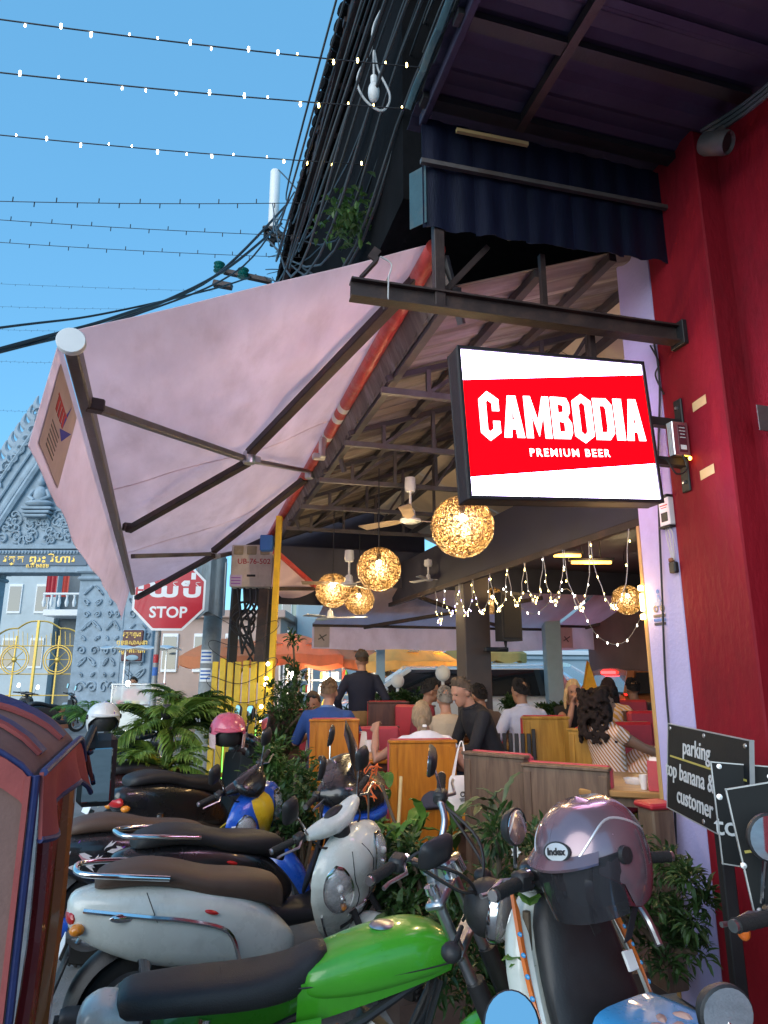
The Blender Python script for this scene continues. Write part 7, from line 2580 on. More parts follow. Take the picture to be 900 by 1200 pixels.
for s in (-1, 1):
    mb = MB(); mb.sheet(lambda u_, v_: Vector((r * (.75 - .9 * u_) * 1.05, s * r * 1.035 * math.sqrt(max(.05, 1 - (.75 - .9 * u_) ** 2 * .8)) * (1 - .05 * v_), -r * .05 - r * .75 * v_)), 6, 4, .005); obj('side_panel', mb, mat('pale_pink', (.6, .42, .42), .3, 0, .05, coat=.4) if s < 0 else bpy.data.materials['pale_pink'], t)

# --- green motorbike
b = Bike('lime green motorbike with a black seat and white tail in the foreground', (-.205, 2.40), 17, .80)
P['tailwhite'] = paint('tail_white', (.62, .62, .58))
wheel(b, -.58, .27, .11, M['alu'], 5)
m_ = MB(); m_.loft(srings([(-.12, .865, .05, .015, .7, .1), (-.06, .855, .115, .055), (.05, .865, .135, .085), (.20, .885, .15, .10), (.36, .905, .15, .10), (.47, .905, .135, .085), (.535, .895, .10, .06), (.55, .89, .06, .04)])); b.put('fuel_tank', m_, P['green'], smooth=50)
for s in (-1, 1):
    m_ = MB(); m_.sheet(lambda u_, v_: Vector((-.10 + .62 * u_, s * (.152 - .03 * v_ - .05 * (1 - u_) ** 2 - .03 * u_ ** 4), .86 + .03 * u_ - (.15 - .10 * u_) * v_)), 12, 5, .008); b.put('tank_side', m_, P['green'])
    m_ = MB(); m_.sheet(lambda u_, v_: Vector((-.62 + .60 * u_, s * (.12 + .03 * u_ - .02 * v_), .72 + .04 * u_ - (.06 + .14 * u_) * v_)), 10, 4, .01); b.put('side_cover', m_, P['green'])
    m_ = MB(); m_.tube([(.04, s * .13, .715), (.09, s * .13, .69)], .014, 8); b.put('tank_bolt', m_, M['rust'])
m_ = MB(); m_.ell((.26, 0, .995), (.055, .055, .016), 18, 6); b.put('fuel_cap', m_, M['alu'])
m_ = MB(); m_.loft(srings([(-.74, .845, .07, .03), (-.70, .85, .115, .05), (-.5, .85, .135, .055), (-.28, .845, .135, .06), (-.12, .86, .115, .065), (-.02, .90, .085, .06), (.02, .925, .05, .035)])); b.put('seat', m_, seat_black)
m_ = MB(); m_.loft(srings([(-.87, .775, .045, .045), (-.85, .78, .085, .075), (-.79, .80, .105, .075), (-.70, .80, .10, .05), (-.66, .79, .08, .03)])); b.put('tail_cowl', m_, P['tailwhite'])
m_ = MB(); m_.tube([(-.90, -.05, .67), (-.78, -.09, .72), (-.55, -.11, .74)], [.032, .03, .02], 12); b.put('tail_tube', m_, P['tailwhite'])
m_ = MB(); m_.lathe([(.02, 0), (.034, 0), (.034, .03), (.02, .03)], 14, Matrix.Translation((-.905, -.05, .668)) @ Matrix.Rotation(PI / 2, 4, 'Y'), closed=True); b.put('tail_ring', m_, M['chrome'])
m_ = MB(); m_.tube([(-.62, -.125, .72), (-.15, -.145, .735)], .009, 8); b.put('frame_rail', m_, plast)
for s in (-1, 1):
    m_ = MB(); m_.tube([(.50, s * .05, .84), (.15, s * .12, .72), (-.25, s * .12, .60), (-.35, s * .10, .35)], .017, 8); b.put('frame_tube', m_, plast)
    m_ = MB(); m_.tube([(.50, s * .03, .78), (.34, s * .09, .45), (.05, s * .10, .28)], .016, 8); b.put('down_tube', m_, plast)
    m_ = MB(); m_.tube([(-.50, s * .11, .34), (-.42, s * .12, .70)], [.028, .028], 10); b.put('shock_absorber', m_, M['chrome'])
m_ = MB(); m_.box((.06, 0, .40), (.30, .24, .24), None, .05); m_.tube([(.12, 0, .48), (.24, 0, .66)], .085, 14)
for q in range(6):
    m_.box((.155 + .017 * q, 0, .535 + .022 * q), (.02, .22, .008), Euler((0, -.6, 0)))
b.put('engine', m_, engine_m)
for q in range(4):
    m_ = MB(); m_.tube(spline([(.50, -.04 + .02 * q, .86), (.35, -.12, .66 - .02 * q), (.1, -.14, .62 - .03 * q), (-.1, -.10, .5)], 4), .006, 6); b.put('cable', m_, M['cable'])
exhaust(b, -.95, -.4, .42, .33, -.17, .05, M['chrome'], None)
fender(b, 'rear_mudguard', -.58, .27, 60, 170, .06, plast, .06)
m_ = MB(); m_.ell((-.94, 0, .72), (.03, .06, .035), 14, 8); b.put('tail_light', m_, lens_red)
m_ = MB(); m_.tube([(-.05, .12, .25), (-.12, .28, .01)], .012, 7); b.put('side_stand', m_, plast)
for s in (-1, 1):
    m_ = MB(); m_.tube([(-.10 + .62 * q_ / 10, s * (.158 - .05 * (1 - q_ / 10) ** 2 - .03 * (q_ / 10) ** 4), .86 + .03 * q_ / 10 - .012) for q_ in range(11)], .003, 5); b.put('tank_seam', m_, plast)
    m_ = MB(); m_.tube([(-.62 + .60 * q_ / 8, s * (.122 + .03 * q_ / 8), .695 - .055 * q_ / 8) for q_ in range(9)], .003, 5); b.put('cover_seam', m_, plast)
    for q_ in range(3):
        m_ = MB(); m_.lathe([(0, 0), (.009, 0), (.008, .004), (0, .005)], 10, Matrix.Translation((-.55 + .22 * q_, s * (.131 + .011 * q_), .70)) @ Matrix.Rotation(-s * PI / 2, 4, 'X')); b.put('cover_screw', m_, M['rust'])
for q_ in range(5):
    m_ = MB(); m_.tube([(-.62 + .12 * q_, .10 * c_ / 3, .906 - .004 * abs(c_) - .006 * abs(q_ - 2)) for c_ in range(-3, 4)], .0025, 5); b.put('seat_crease', m_, plast)
b.steer(.52, .86, -42)
b.X = Matrix.Translation((.52, 0, 0)) @ Matrix.Scale(1.17, 4) @ Matrix.Translation((-.52, 0, 0)) @ b.X
wheel(b, .86, .28, .09, M['alu'], 5)
fender(b, 'front_fender', .86, .28, 25, 150, .06, P['green'], .05)
for s in (-1, 1):
    m_ = MB(); m_.tube([(.86, s * .09, .28), (.74, s * .09, .55)], [.028, .028], 12); m_.tube([(.80, s * .09, .42), (.665, s * .09, .72)], [.034, .034], 12); b.put('fork_slider', m_, plast)
    m_ = MB(); m_.tube([(.70, s * .09, .62), (.52, s * .09, 1.0)], .02, 12); b.put('fork_tube', m_, M['alu'])
    m_ = MB(); m_.lathe([(0, 0), (.026, 0), (.024, .025), (0, .03)], 14, Matrix.Translation((.518, s * .09, 1.0)) @ Matrix.Rotation(-.42, 4, 'Y')); b.put('fork_cap', m_, M['chrome'])
for x, z in ((.53, .965), (.60, .80)):
    m_ = MB(); m_.box((x, 0, z), (.07, .25, .03), Euler((0, -.42, 0)), .01); b.put('triple_clamp', m_, M['alu'])
for s in (-1, 1):
    m_ = MB(); m_.tube(spline([(.50, 0, 1.06), (.49, s * .08, 1.06), (.49, s * .15, 1.13), (.46, s * .20, 1.17)], 5), .012, 10); b.put('handlebar', m_, M['alu'])
    m_ = MB(); m_.bar((.51, s * .05, .97), (.50, s * .05, 1.07), .035, .04, .006); b.put('bar_riser', m_, M['alu'])
grips(b, .46, 1.17, .19, .38, .02, -.05)
mirror(b, (.45, .24, 1.19), (.40, .25, 1.31), (.085, .045), 'oval', plast, (-1, -.3, .1), .0056)
mirror(b, (.46, -.24, 1.17), (.55, -.16, 1.19), (.075, .05), 'oval', plast, (-.9, .5, .1), .005)
m_ = MB(); m_.ell((.69, 0, .93), (.085, .095, .095), 20, 12); b.put('headlight_bowl', m_, plast)
m_ = MB(); m_.lathe([(.098, -.015), (.104, 0), (.10, .018), (.085, .02)], 28, Matrix.Translation((.72, 0, .925)) @ Matrix.Rotation(PI / 2 + .08, 4, 'Y')); b.put('headlight_rim', m_, M['chrome'])
m_ = MB(); m_.ell((.725, 0, .925), (.04, .092, .092), 20, 10); b.put('headlight_reflector', m_, reflector)
m_ = MB(); m_.ell((.735, 0, .925), (.048, .096, .096), 20, 10); b.put('headlight_lens', m_, lens_clear)
m_ = MB(); m_.lathe([(0, 0), (.045, 0), (.045, .05), (0, .055)], 18, Matrix.Translation((.56, .05, 1.0)) @ Matrix.Rotation(-.5, 4, 'Y')); b.put('speedometer', m_, M['chrome'])
for s in (-1, 1):
    m_ = MB(); m_.tube([(.62, s * .09, .90), (.62, s * .2, .90)], .008, 7); m_.ell((.62, s * .22, .90), (.035, .035, .03), 12, 8); b.put('indicator', m_, plast)
for q in range(4):
    s = 1 if q % 2 else -1
    m_ = MB(); m_.tube(spline([(.48, s * .2, 1.16), (.62, s * .14, 1.12 - .03 * q), (.66, s * .05, 1.0), (.60, 0, .86)], 5), .006, 6); b.put('cable', m_, M['cable'])
b.X = None

# --- right-hand scooter seen from the rider's side, helmet over its bars
b = Bike('black and sky blue scooter carrying the silver pink helmet', (.79, 1.90), 122, 1.0, 'scooter', 'scooter')
wheel(b, .66, .25, .085, M['alu'], 5)
fender(b, 'front_fender', .66, .25, 15, 170, .075, P['black'], .04)
m_ = MB(); m_.loft(srings([(.20, .36, .13, .02, .7, 1.25), (.28, .52, .17, .03, .7, 1.25), (.36, .70, .17, .04, .7, 1.25), (.43, .88, .14, .05, .75, 1.25), (.47, .98, .08, .04, .8, 1.2)])); b.put('inner_shield', m_, plast)
m_ = MB(); m_.loft(srings([(.30, .34, .15, .02, .6, 1.3), (.38, .52, .20, .035, .6, 1.3), (.45, .70, .215, .05, .6, 1.3), (.50, .86, .18, .06, .7, 1.3), (.50, .97, .10, .05, .8, 1.3)])); b.put('front_cowl', m_, P['white'])
m_ = MB(); m_.loft(srings([(-.06, .65, .15, .05, .5), (.0, .635, .16, .085, .5), (.14, .64, .16, .09, .5), (.24, .67, .14, .06, .5)])); b.put('storage_tray', m_, P['sky'])
m_ = MB(); m_.loft(srings([(-.45, .30, .15, .05), (-.2, .28, .16, .05), (.1, .28, .16, .05), (.3, .32, .14, .04)])); b.put('floorboard', m_, P['sky'])
for s in (-1, 1):
    m_ = MB(); m_.sheet(lambda u_, v_: Vector((.22 + .27 * u_ - .05 * v_, s * (.175 + .045 * math.sin(u_ * PI) - .01 * v_ + (.07 * v_ if s < 0 else 0)), .40 + .56 * u_ + .07 * v_ * (1 - u_) - (.19 if s < 0 else .10) * v_)), 14, 4, .010); pn = b.put('side_panel', m_, P['white'])
    m_ = MB(); m_.sheet(lambda u_, v_: Vector((.33 + .155 * u_ - .022 * v_, s * (.182 + .045 * math.sin((u_ * .58 + .42) * PI) - .004 * v_), .645 + .31 * u_ + .012 - .05 * v_)), 10, 3, .012); b.put('orange_flash', m_, P['orange'], pn)
    for q in range(6):
        f = .46 + .08 * q
        m_ = MB(); m_.ell((.22 + .27 * f - .02, s * (.183 + .046 * math.sin(f * PI)), .40 + .56 * f - .012), (.009, .006, .007), 8, 5); b.put('blue_dot', m_, P['sky'], pn)
    for q in range(4):
        f = .12 + .07 * q
        m_ = MB(); m_.bar((.22 + .27 * f - .01, s * (.187 + .045 * math.sin(f * PI)), .40 + .56 * f - .0), (.22 + .27 * f - .05, s * (.18 + .045 * math.sin(f * PI)), .38 + .56 * f - .05), .012, .012, .003); b.put('blue_stripe', m_, P['blue'], pn)
m_ = MB(); m_.box((.27, .02, .63), (.02, .07, .10), Euler((0, .45, 0)), .012); b.put('glove_box', m_, plast)
m_ = MB(); m_.lathe([(.028, 0), (.034, 0), (.034, .012), (.028, .012)], 20, Matrix.Translation((.255, -.02, .63)) @ Matrix.Rotation(-1.15, 4, 'Y') @ Matrix.Diagonal((.7, 1.4, 1, 1)), closed=True); b.put('ignition_ring', m_, M['chrome'])
m_ = MB(); m_.loft(srings([(.34, 1.0, .06, .02), (.38, 1.02, .15, .05), (.46, 1.01, .17, .06), (.54, .98, .10, .05)])); b.put('handlebar_cover', m_, P['black'])
grips(b, .42, 1.02, .15, .37, .0, -.08)
mirror(b, (.42, .22, 1.05), (.38, .25, 1.17), (.062, .05), 'round', plast, (-.9, -.35, .05), .0056)
for s in (-1, 1):
    m_ = MB(); m_.tube([(.66, s * .075, .25), (.52, s * .06, .66)], .018, 8); b.put('fork_leg', m_, plast)
    m_ = MB(); m_.lathe([(.021, -.006), (.030, -.006), (.030, .006), (.021, .006)], 16, Matrix.Translation((.40, s * .20, 1.02)) @ Matrix.Rotation(PI / 2, 4, 'X'), closed=True); b.put('grip_collar', m_, M['chrome'])
m_ = MB(); m_.tube(spline([(.36, -.20, .93), (.34, -.24, .86), (.30, -.235, .80)], 4), .012, 8); b.put('bag_hook', m_, M['alu'])
m_ = MB(); m_.box((.275, -.07, .80), (.01, .04, .05), Euler((0, .45, 0)), .002); b.put('key_tag', m_, signwhite)
tissue = mat('pink_cloth', (.5, .32, .27), .9, 0, .15, 9, .3)
for k_, (dx_, dy_) in enumerate(((0, .04), (.05, 0), (.02, -.05), (-.04, .01))):
    t = MB(); qq = Matrix.Rotation(R(122), 3, 'Z') @ Vector((.10 + dx_ * .6, dy_, .425)) + Vector((.79, 1.90, .29)); t.ell(qq, (.035, .02, .018), 10, 6, Euler((k_, .3, k_ * 1.3)))
    tag(obj('crumpled_tissue', t, tissue), 'crumpled pinkish tissue in the sky blue scooter tray, %s' % ('upper', 'right hand', 'lower', 'left hand')[k_], 'tissue', 'tissues in the scooter tray')
m_ = MB(); m_.loft(srings([(-.95, .72, .05, .04), (-.85, .72, .13, .09), (-.55, .66, .17, .14), (-.35, .60, .15, .14), (-.25, .52, .12, .1)])); b.put('rear_body', m_, P['sky'])
m_ = MB(); m_.loft(srings([(-.90, .82, .08, .03), (-.6, .83, .14, .05), (-.38, .79, .12, .05), (-.26, .75, .07, .04)])); b.put('seat', m_, seat_black)
wheel(b, -.62, .25, .10, M['alu'], 5)

# --- bikes cut by the frame: only bars and mirrors reach into the picture
b = Bike('black scooter cut by the right edge, round mirror in front of the signs', (1.30, 1.62), 100, 1.0, 'scooter', 'scooter')
wheel(b, .62, .25, .085, M['alu'], 5); wheel(b, -.62, .25, .1, M['alu'], 5)
m_ = MB(); m_.loft(srings([(.30, .36, .13, .03, .7, 1.3), (.42, .66, .18, .05, .7, 1.3), (.45, .90, .14, .06, .75, 1.3)])); b.put('front_cowl', m_, P['black'])
m_ = MB(); m_.loft(srings([(-.9, .68, .08, .07), (-.5, .6, .17, .15), (-.1, .5, .14, .16)])); b.put('rear_body', m_, P['black'])
m_ = MB(); m_.loft(srings([(-.8, .77, .08, .04), (-.5, .79, .14, .05), (0, .72, .1, .05)])); b.put('seat', m_, seat_black)
m_ = MB(); m_.loft(srings([(-.3, .33, .14, .05), (0, .29, .15, .05), (.36, .31, .14, .04)])); b.put('floorboard', m_, plast)
m_ = MB(); m_.loft(srings([(.34, 1.0, .14, .03), (.42, 1.0, .17, .05), (.5, .97, .1, .04)])); b.put('handlebar_cover', m_, P['black'])
grips(b, .40, .98, .15, .36)
mirror(b, (.42, .22, 1.0), (.38, .205, 1.17), (.062, .062), 'round', plast, (-.95, .12, -.05), .0056)
m_ = MB(); m_.ell((.44, .27, .93), (.022, .015, .024), 12, 8); b.put('indicator', m_, mat('indicator_orange', (.75, .16, .02), .25, 0, .1, 9))
m_ = MB(); m_.tube([(.66, .075, .25), (.48, .06, .7)], .018, 8); b.put('fork_leg', m_, plast)

b = Bike('scooter below the frame showing only its two mirrors', (.46, .70), 95, .95, 'scooter', 'scooter')
wheel(b, .62, .25, .085, M['alu'], 5); wheel(b, -.62, .25, .1, M['alu'], 5)
m_ = MB(); m_.loft(srings([(.30, .30, .13, .03, .7, 1.3), (.40, .5, .17, .05, .7, 1.3), (.43, .68, .12, .05, .75, 1.3)])); b.put('front_cowl', m_, P['white'])
m_ = MB(); m_.loft(srings([(-.3, .33, .14, .05), (0, .27, .15, .05), (.36, .28, .14, .04)])); b.put('floorboard', m_, plast)
m_ = MB(); m_.loft(srings([(-.9, .55, .08, .07), (-.5, .5, .17, .14), (-.1, .42, .14, .12)])); b.put('rear_body', m_, P['white'])
m_ = MB(); m_.loft(srings([(-.8, .64, .08, .04), (-.5, .66, .14, .05), (0, .6, .1, .05)])); b.put('seat', m_, seat_black)
m_ = MB(); m_.loft(srings([(.34, .72, .14, .03), (.42, .72, .17, .05), (.5, .70, .1, .04)])); b.put('handlebar_cover', m_, P['white'])
INV = Matrix.Rotation(-R(95), 3, 'Z')
for (px, py, Y, nrm, s) in ((600, 1206, 1.28, (-.62, .2, .75), 1), (850, 1188, 1.22, (-.97, -.1, .0), -1)):
    q = INV @ (at(px, py, Y) - Vector((.46, .70, 0))) / .95
    mirror(b, (.42, s * .14, .74), q, (.05, .062) if s > 0 else (.05, .045), 'round', plast, nrm, .0056)

# ------------------------------------------------------------------ three wheeler hood at the left edge
canv = mat('brown_canvas', (.20, .12, .105), .95, 0, .16, 5, .12, 140, dirt=(.09, .055, .05), dscale=3, damt=.6, spec=.1)
redc = mat('red_canvas', (.32, .085, .08), .95, 0, .16, 5, .1, 120, dirt=(.15, .045, .045), dscale=3, damt=.6, spec=.1)
blup = mat('blue_piping', (.014, .025, .11), .6, 0, .15, 8, .2)
orp = paint('orange_brown_paint', (.30, .10, .02))
redp = paint('dark_red_paint', (.22, .015, .02))
S_R = -.276
tk = thing('three_wheeler', 'brown canvas three wheeler with red and blue edging at the left edge', 'three wheeler', xy(-.95, 1.9, 0), TH)
TA, TB_ = 1.57, 2.18
HWt = .62
SC = S_R - HWt


def hood(a, x):      # a along t, x across -1..1
    t0 = TA + (TB_ - TA) * a
    e = abs(x) ** 3.2
    zt = 1.56 - .145 * e - .03 * (1 - a) - .02 * math.cos(a * PI * 4) * (1 - e)
    if a > .75:
        zt -= .13 * ((a - .75) / .25) ** 2.2 * .6
    return Vector((SC + HWt * (math.copysign(1 - (1 - abs(x)) ** 1.25, x)), t0, zt))


m_ = MB(); m_.sheet(lambda a, b_: hood(a, 2 * b_ - 1), 24, 36, .012); obj('roof_canvas', m_, canv, tk, 'B', 60)


def band(name, f, m, w_=24, th=.008, nv=2):
    mb = MB(); mb.sheet(f, w_, nv, th); obj(name, mb, m, tk, 'B', 60)


up_ = Vector((0, 0, .011))
for a0 in (.20, .62):
    band('roof_strap', lambda u_, v_: hood(a0 + .09 * v_, -.95 + 1.9 * u_) + up_, blup)
    band('roof_strap', lambda u_, v_: hood(a0 - .03 + .03 * v_, -.95 + 1.9 * u_) + up_ * 1.3, redc)
# back panel
def back(u_, v_):
    p = hood(0, 2 * u_ - 1)
    return Vector((p.x, TA - .012 * math.sin(v_ * 7 + u_ * 5) * .6, p.z - (p.z - .45) * v_))
band('back_canvas', back, canv, 24, .008, 14)
band('back_border', lambda u_, v_: back(u_, 0) + Vector((0, -.012, -.055 * v_)), redc, 28)
band('back_border', lambda u_, v_: Vector((S_R - .004 - .010 * v_, TA - .014, 1.40 - .95 * u_)), redc, 20)
mb = MB(); mb.tube([Vector((S_R + .004, TA - .006, 1.40 - .95 * k / 20)) for k in range(21)], .008, 8); obj('edge_piping', mb, blup, tk, 'B')
mb = MB(); mb.tube([back(k / 24, 0) + Vector((0, -.006, .005)) for k in range(25)], .006, 8); obj('edge_piping', mb, blup, tk, 'B')
# side drape
def drape(u_, v_):
    p = hood(u_, 1.0)
    return p + Vector((.012 + .02 * math.sin(u_ * 14) * v_ + .01 * v_, 0, .02 - (.125 + .02 * math.sin(u_ * 9)) * v_ * (1 - .35 * u_)))
band('side_drape', drape, redc, 24, .008, 6)
mb = MB(); mb.tube([drape(k / 24, 1) for k in range(25)], .007, 8); obj('edge_piping', mb, blup, tk, 'B')
mb = MB(); mb.tube([drape(k / 24, .0) + Vector((.004, 0, 0)) for k in range(25)], .008, 8); obj('edge_piping', mb, blup, tk, 'B')
band('front_drape', lambda u_, v_: hood(1.0, 2 * u_ - 1) + Vector((0, .015 * math.sin(u_ * 20) * v_, -.07 * v_)), redc, 24, .008, 4)
mb = MB(); mb.tube([hood(1.0, 2 * k / 30 - 1) + Vector((0, .006, .006)) for k in range(31)], .007, 8); obj('edge_piping', mb, blup, tk, 'B')
# posts and body
for tt, mm, w_ in ((1.62, plast, .022), (1.86, redp, .03), (2.08, orp, .045)):
    mb = MB(); mb.tube(spline([(S_R - .02, tt, 1.38), (S_R - .01, tt - .01, 1.0), (S_R - .03, tt - .04, .6), (S_R - .05, tt - .10, .3)], 5), w_ * .6, 8); obj('door_post', mb, mm, tk, 'B')
mb = MB(); mb.box((SC, 1.85, .36), (2 * HWt - .06, .8, .25), b=.04); obj('floor_pan', mb, orp, tk, 'B')
mb = MB(); mb.sheet(lambda u_, v_: Vector((S_R - .02 - .015 * v_, 1.95 + .16 * u_ - .10 * v_, 1.33 - 1.0 * v_)), 4, 12, .02); obj('side_flap', mb, redp, tk, 'B')
mb = MB(); mb.sheet(lambda u_, v_: Vector((S_R - .005, 2.09 + .035 * u_ - .13 * v_ ** 1.5, 1.36 - 1.05 * v_)), 2, 12, .03); obj('orange_edge', mb, orp, tk, 'B')
mb = MB(); mb.box((SC, 1.7, .62), (2 * HWt - .2, .35, .14), b=.05); obj('bench_seat', mb, redc, tk, 'B')
mb = MB(); mb.box((SC, 2.16, 1.02), (2 * HWt - .2, .01, .5), b=.003); obj('windscreen', mb, glass('tuk_glass', (.5, .6, .62), .05, .3), tk, 'B')
for s_ in (-1, 1):
    X = Matrix.Translation((SC + s_ * (HWt - .12), 1.65, .22)) @ Matrix.Rotation(PI / 2, 4, 'Y')
    mb = MB(); mb.lathe([(.12, -.05), (.21, -.05), (.225, 0), (.21, .05), (.12, .05)], 24, X, closed=True); w0 = obj('wheel', mb, tyrem, tk, 'B')
    mb = MB(); mb.lathe([(0, -.03), (.12, -.04), (.13, .04), (0, .03)], 16, X); obj('rim', mb, M['alu'], w0, 'B')
X = Matrix.Translation((SC, 2.75, .22)) @ Matrix.Rotation(PI / 2, 4, 'Y')
mb = MB(); mb.lathe([(.12, -.05), (.21, -.05), (.225, 0), (.21, .05), (.12, .05)], 24, X, closed=True); obj('wheel', mb, tyrem, tk, 'B')
mb = MB(); mb.loft([[Vector((SC + .5 * math.cos(2 * PI * j / 16) * w_, t0, .6 + .3 * math.sin(2 * PI * j / 16) * w_)) for j in range(16)] for t0, w_ in ((2.2, 1.0), (2.5, .8), (2.75, .45))]); obj('nose', mb, orp, tk, 'B')
# rectangular mirror on an arm
q = st(at(113, 903, 2.12))
mb = MB(); mb.tube([(S_R - .02, 2.1, 1.27), (q.x - .02, q.y, q.z + .12), (q.x, q.y + .01, q.z)], .012, 8); mb_o = obj('mirror_arm', mb, plast, tk, 'B')
mb = MB(); mb.box(q + Vector((0, .02, 0)), (.105, .04, .205), Euler((0, -.02, .05)), .018); h = obj('side_mirror', mb, plast, tk, 'B')
mb = MB(); mb.box(q + Vector((.004, -.003, -.012)), (.078, .008, .15), Euler((0, -.02, .08)), .003); obj('mirror_face', mb, mirror_t, h, 'B')
# ------------------------------------------------------------------ parking boards
brd = mat('board_black', (.010, .012, .013), .6, 0, .2, 6, .05, spec=.2)
edgew = mat('board_edge', (.34, .36, .36), .4, .3, .15, 9)
letw = mat('board_letters', (.55, .57, .57), .5, 0, .08, 20)
linem = mat('board_line', (.45, .38, .08), .5, 0, .1)


def board(label, TL, TR, BL, bolts, texts, lines, post=True, poly=None):
    ex = (TR - TL); w = ex.length; ex.normalize()
    ey = (TL - BL); h = ey.length
    Mx = frame_m(BL, ex, ey / h)
    t = thing('parking_board', label, 'sign', ((TL.x + TR.x) / 2, (TL.y + TR.y) / 2, 0))
    sk = (ey.dot(ex))
    out = [(0, 0), (w, 0), (w + sk, h), (sk, h)] if poly is None else [(a * w + b * sk, b * h) for a, b in poly]
    m = MB(); m.prism(out, -.012, 0, Mx); obj('panel', m, brd, t, 'W', smooth=0)
    n = len(out)
    for j in range(n):
        a, b = out[j], out[(j + 1) % n]
        m = MB(); m.bar(Mx @ Vector((a[0], a[1], -.005)), Mx @ Vector((b[0], b[1], -.005)), .004, .015, up=Mx.to_3x3() @ Vector((0, 0, 1)), ext=.003); obj('edge_strip', m, edgew, t, 'W')
    for (a, b) in bolts:
        m = MB(); m.lathe([(0, .004), (.008, .003), (.009, 0), (0, 0)], 12, Mx @ Matrix.Translation((a * w, b * h, 0))); obj('bolt', m, M['alu'], t, 'W')
    for s_, a, b, sz in texts:
        obj('lettering', text_mb(s_, sz, Mx @ Matrix.Translation((a * w, b * h, .0015)), .002, .0009, xs=.98), letw, t, 'W', smooth=0)
    for (a0, a1, b) in lines:
        m = MB(); m.box(Mx @ Vector(((a0 + a1) / 2 * w, b * h, .001)), ((a1 - a0) * w, .007, .003), Mx.to_3x3()); obj('line', m, linem, t, 'W')
    if post:
        c = (TL + TR) / 2
        m = MB(); m.bar((c.x + .03, c.y, 0), (c.x + .03, c.y, c.z - .03), .045, .045, .004); obj('post', m, M['black'], t, 'W')
    return t


board('black parking board for customers, behind the other two boards', at(783, 848, 3.05), at(879, 868, 2.34), at(782, 946, 3.05), [(.03, .95), (.5, .95), (.95, .94), (.5, .05)], [('parking', .40, .77, .088), ('top banana &', .30, .46, .088), ('customer', .38, .20, .088)], [(.04, .96, .62)])
board('middle black parking board, partly covered by the tilted one', at(833, 893, 2.42), at(906, 899, 2.36), at(847, 1012, 2.38), [(.06, .96), (.86, .9)], [('top', .22, .36, .085)], [(.18, .5, .52)], False, [(0, 0), (1, -.02), (1, 1), (-.0, 1)])
board('front black parking board leaning at a steep tilt', at(851, 926, 2.1), at(912, 916, 2.06), at(886, 1078, 2.05), [(.08, .95), (.1, .40), (.12, .06)], [], [(.2, .8, .50)], False)

# ------------------------------------------------------------------ plants
LM = {
 'dark': leafmat('leaf_dark', (.016, .045, .013), (.055, .12, .03)),
 'mid': leafmat('leaf_mid', (.025, .075, .015), (.09, .18, .04)),
 'bright': leafmat('leaf_bright', (.045, .14, .015), (.16, .30, .05)),
 'pale': leafmat('leaf_pale', (.06, .10, .04), (.16, .20, .10)),
 'palm': leafmat('palm_leaf', (.03, .09, .014), (.10, .20, .03)),
 'palmlight': leafmat('palm_leaf_light', (.07, .15, .02), (.22, .34, .06)),
}
bark = mat('plant_stem', (.10, .075, .05), .8, 0, .3, 8, .3)
soil = mat('planter_wood', (.12, .06, .035), .6, 0, .25, 5, .2)


def leaf(mb, p, d, n_, L, w, fold=.25, droop=.25):
    d = Vector(d).normalized()
    n_ = Vector(n_)
    s = d.cross(n_)
    s = s.normalized() if s.length > 1e-6 else Vector((1, 0, 0))
    n_ = s.cross(d).normalized()
    p = Vector(p)
    a = p + d * L * .35 + n_ * L * .06
    b = p + d * L * .72 - n_ * L * droop * .25
    c = p + d * L - n_ * L * droop
    up = n_ * w * fold
    mb.add([p, a + s * w * .5 + up, a, a - s * w * .5 + up, b + s * w * .4 + up * .8, b, b - s * w * .4 + up * .8, c],
           [(0, 1, 2), (0, 2, 3), (1, 4, 5, 2), (2, 5, 6, 3), (4, 7, 5), (5, 7, 6)])


def bush(label, c, r, n, L, w, m, seed, name='shrub', stems=7, cat='shrub', clumps=26, flat=1.0):
    rr = random.Random(seed)
    c = Vector(c)
    t = thing(name, label, cat, (c.x, c.y, c.z - r[2]))
    mb = MB()
    cl = []
    for k in range(clumps):
        d = Vector((rr.gauss(0, 1), rr.gauss(0, 1), rr.gauss(0, 1))).normalized() * rr.uniform(.35, 1.0)
        cl.append((c + Vector((d.x * r[0], d.y * r[1], d.z * r[2])), rr.uniform(.16, .34)))
    for k in range(n):
        q, cr = rr.choice(cl)
        d = Vector((rr.gauss(0, 1), rr.gauss(0, 1), rr.gauss(0, .8) + .25)).normalized()
        p = q + d * cr * min(r) * rr.uniform(.3, 1.2)
        dd = (d + Vector((rr.uniform(-.5, .5), rr.uniform(-.5, .5), rr.uniform(-.3, .6)))).normalized()
        k_ = rr.uniform(.6, 1.25)
        leaf(mb, p, dd, (rr.uniform(-.4, .4), rr.uniform(-.4, .4), 1), L * k_, w * k_, .2, rr.uniform(0, .5))
    o = obj('foliage', mb, m, t, 'W', smooth=0); o['kind'] = 'stuff'
    for k in range(stems):
        q, cr = cl[k % len(cl)]
        b0 = Vector((c.x + rr.uniform(-.2, .2) * r[0], c.y + rr.uniform(-.2, .2) * r[1], c.z - r[2]))
        mb = MB(); mb.tube(spline([b0, b0.lerp(q, .5) + Vector((rr.uniform(-.05, .05), 0, .03)), q], 4), [.012 * max(1, r[2])] * 8 + [.004], 6); obj('stem', mb, bark, t, 'W')
    return t


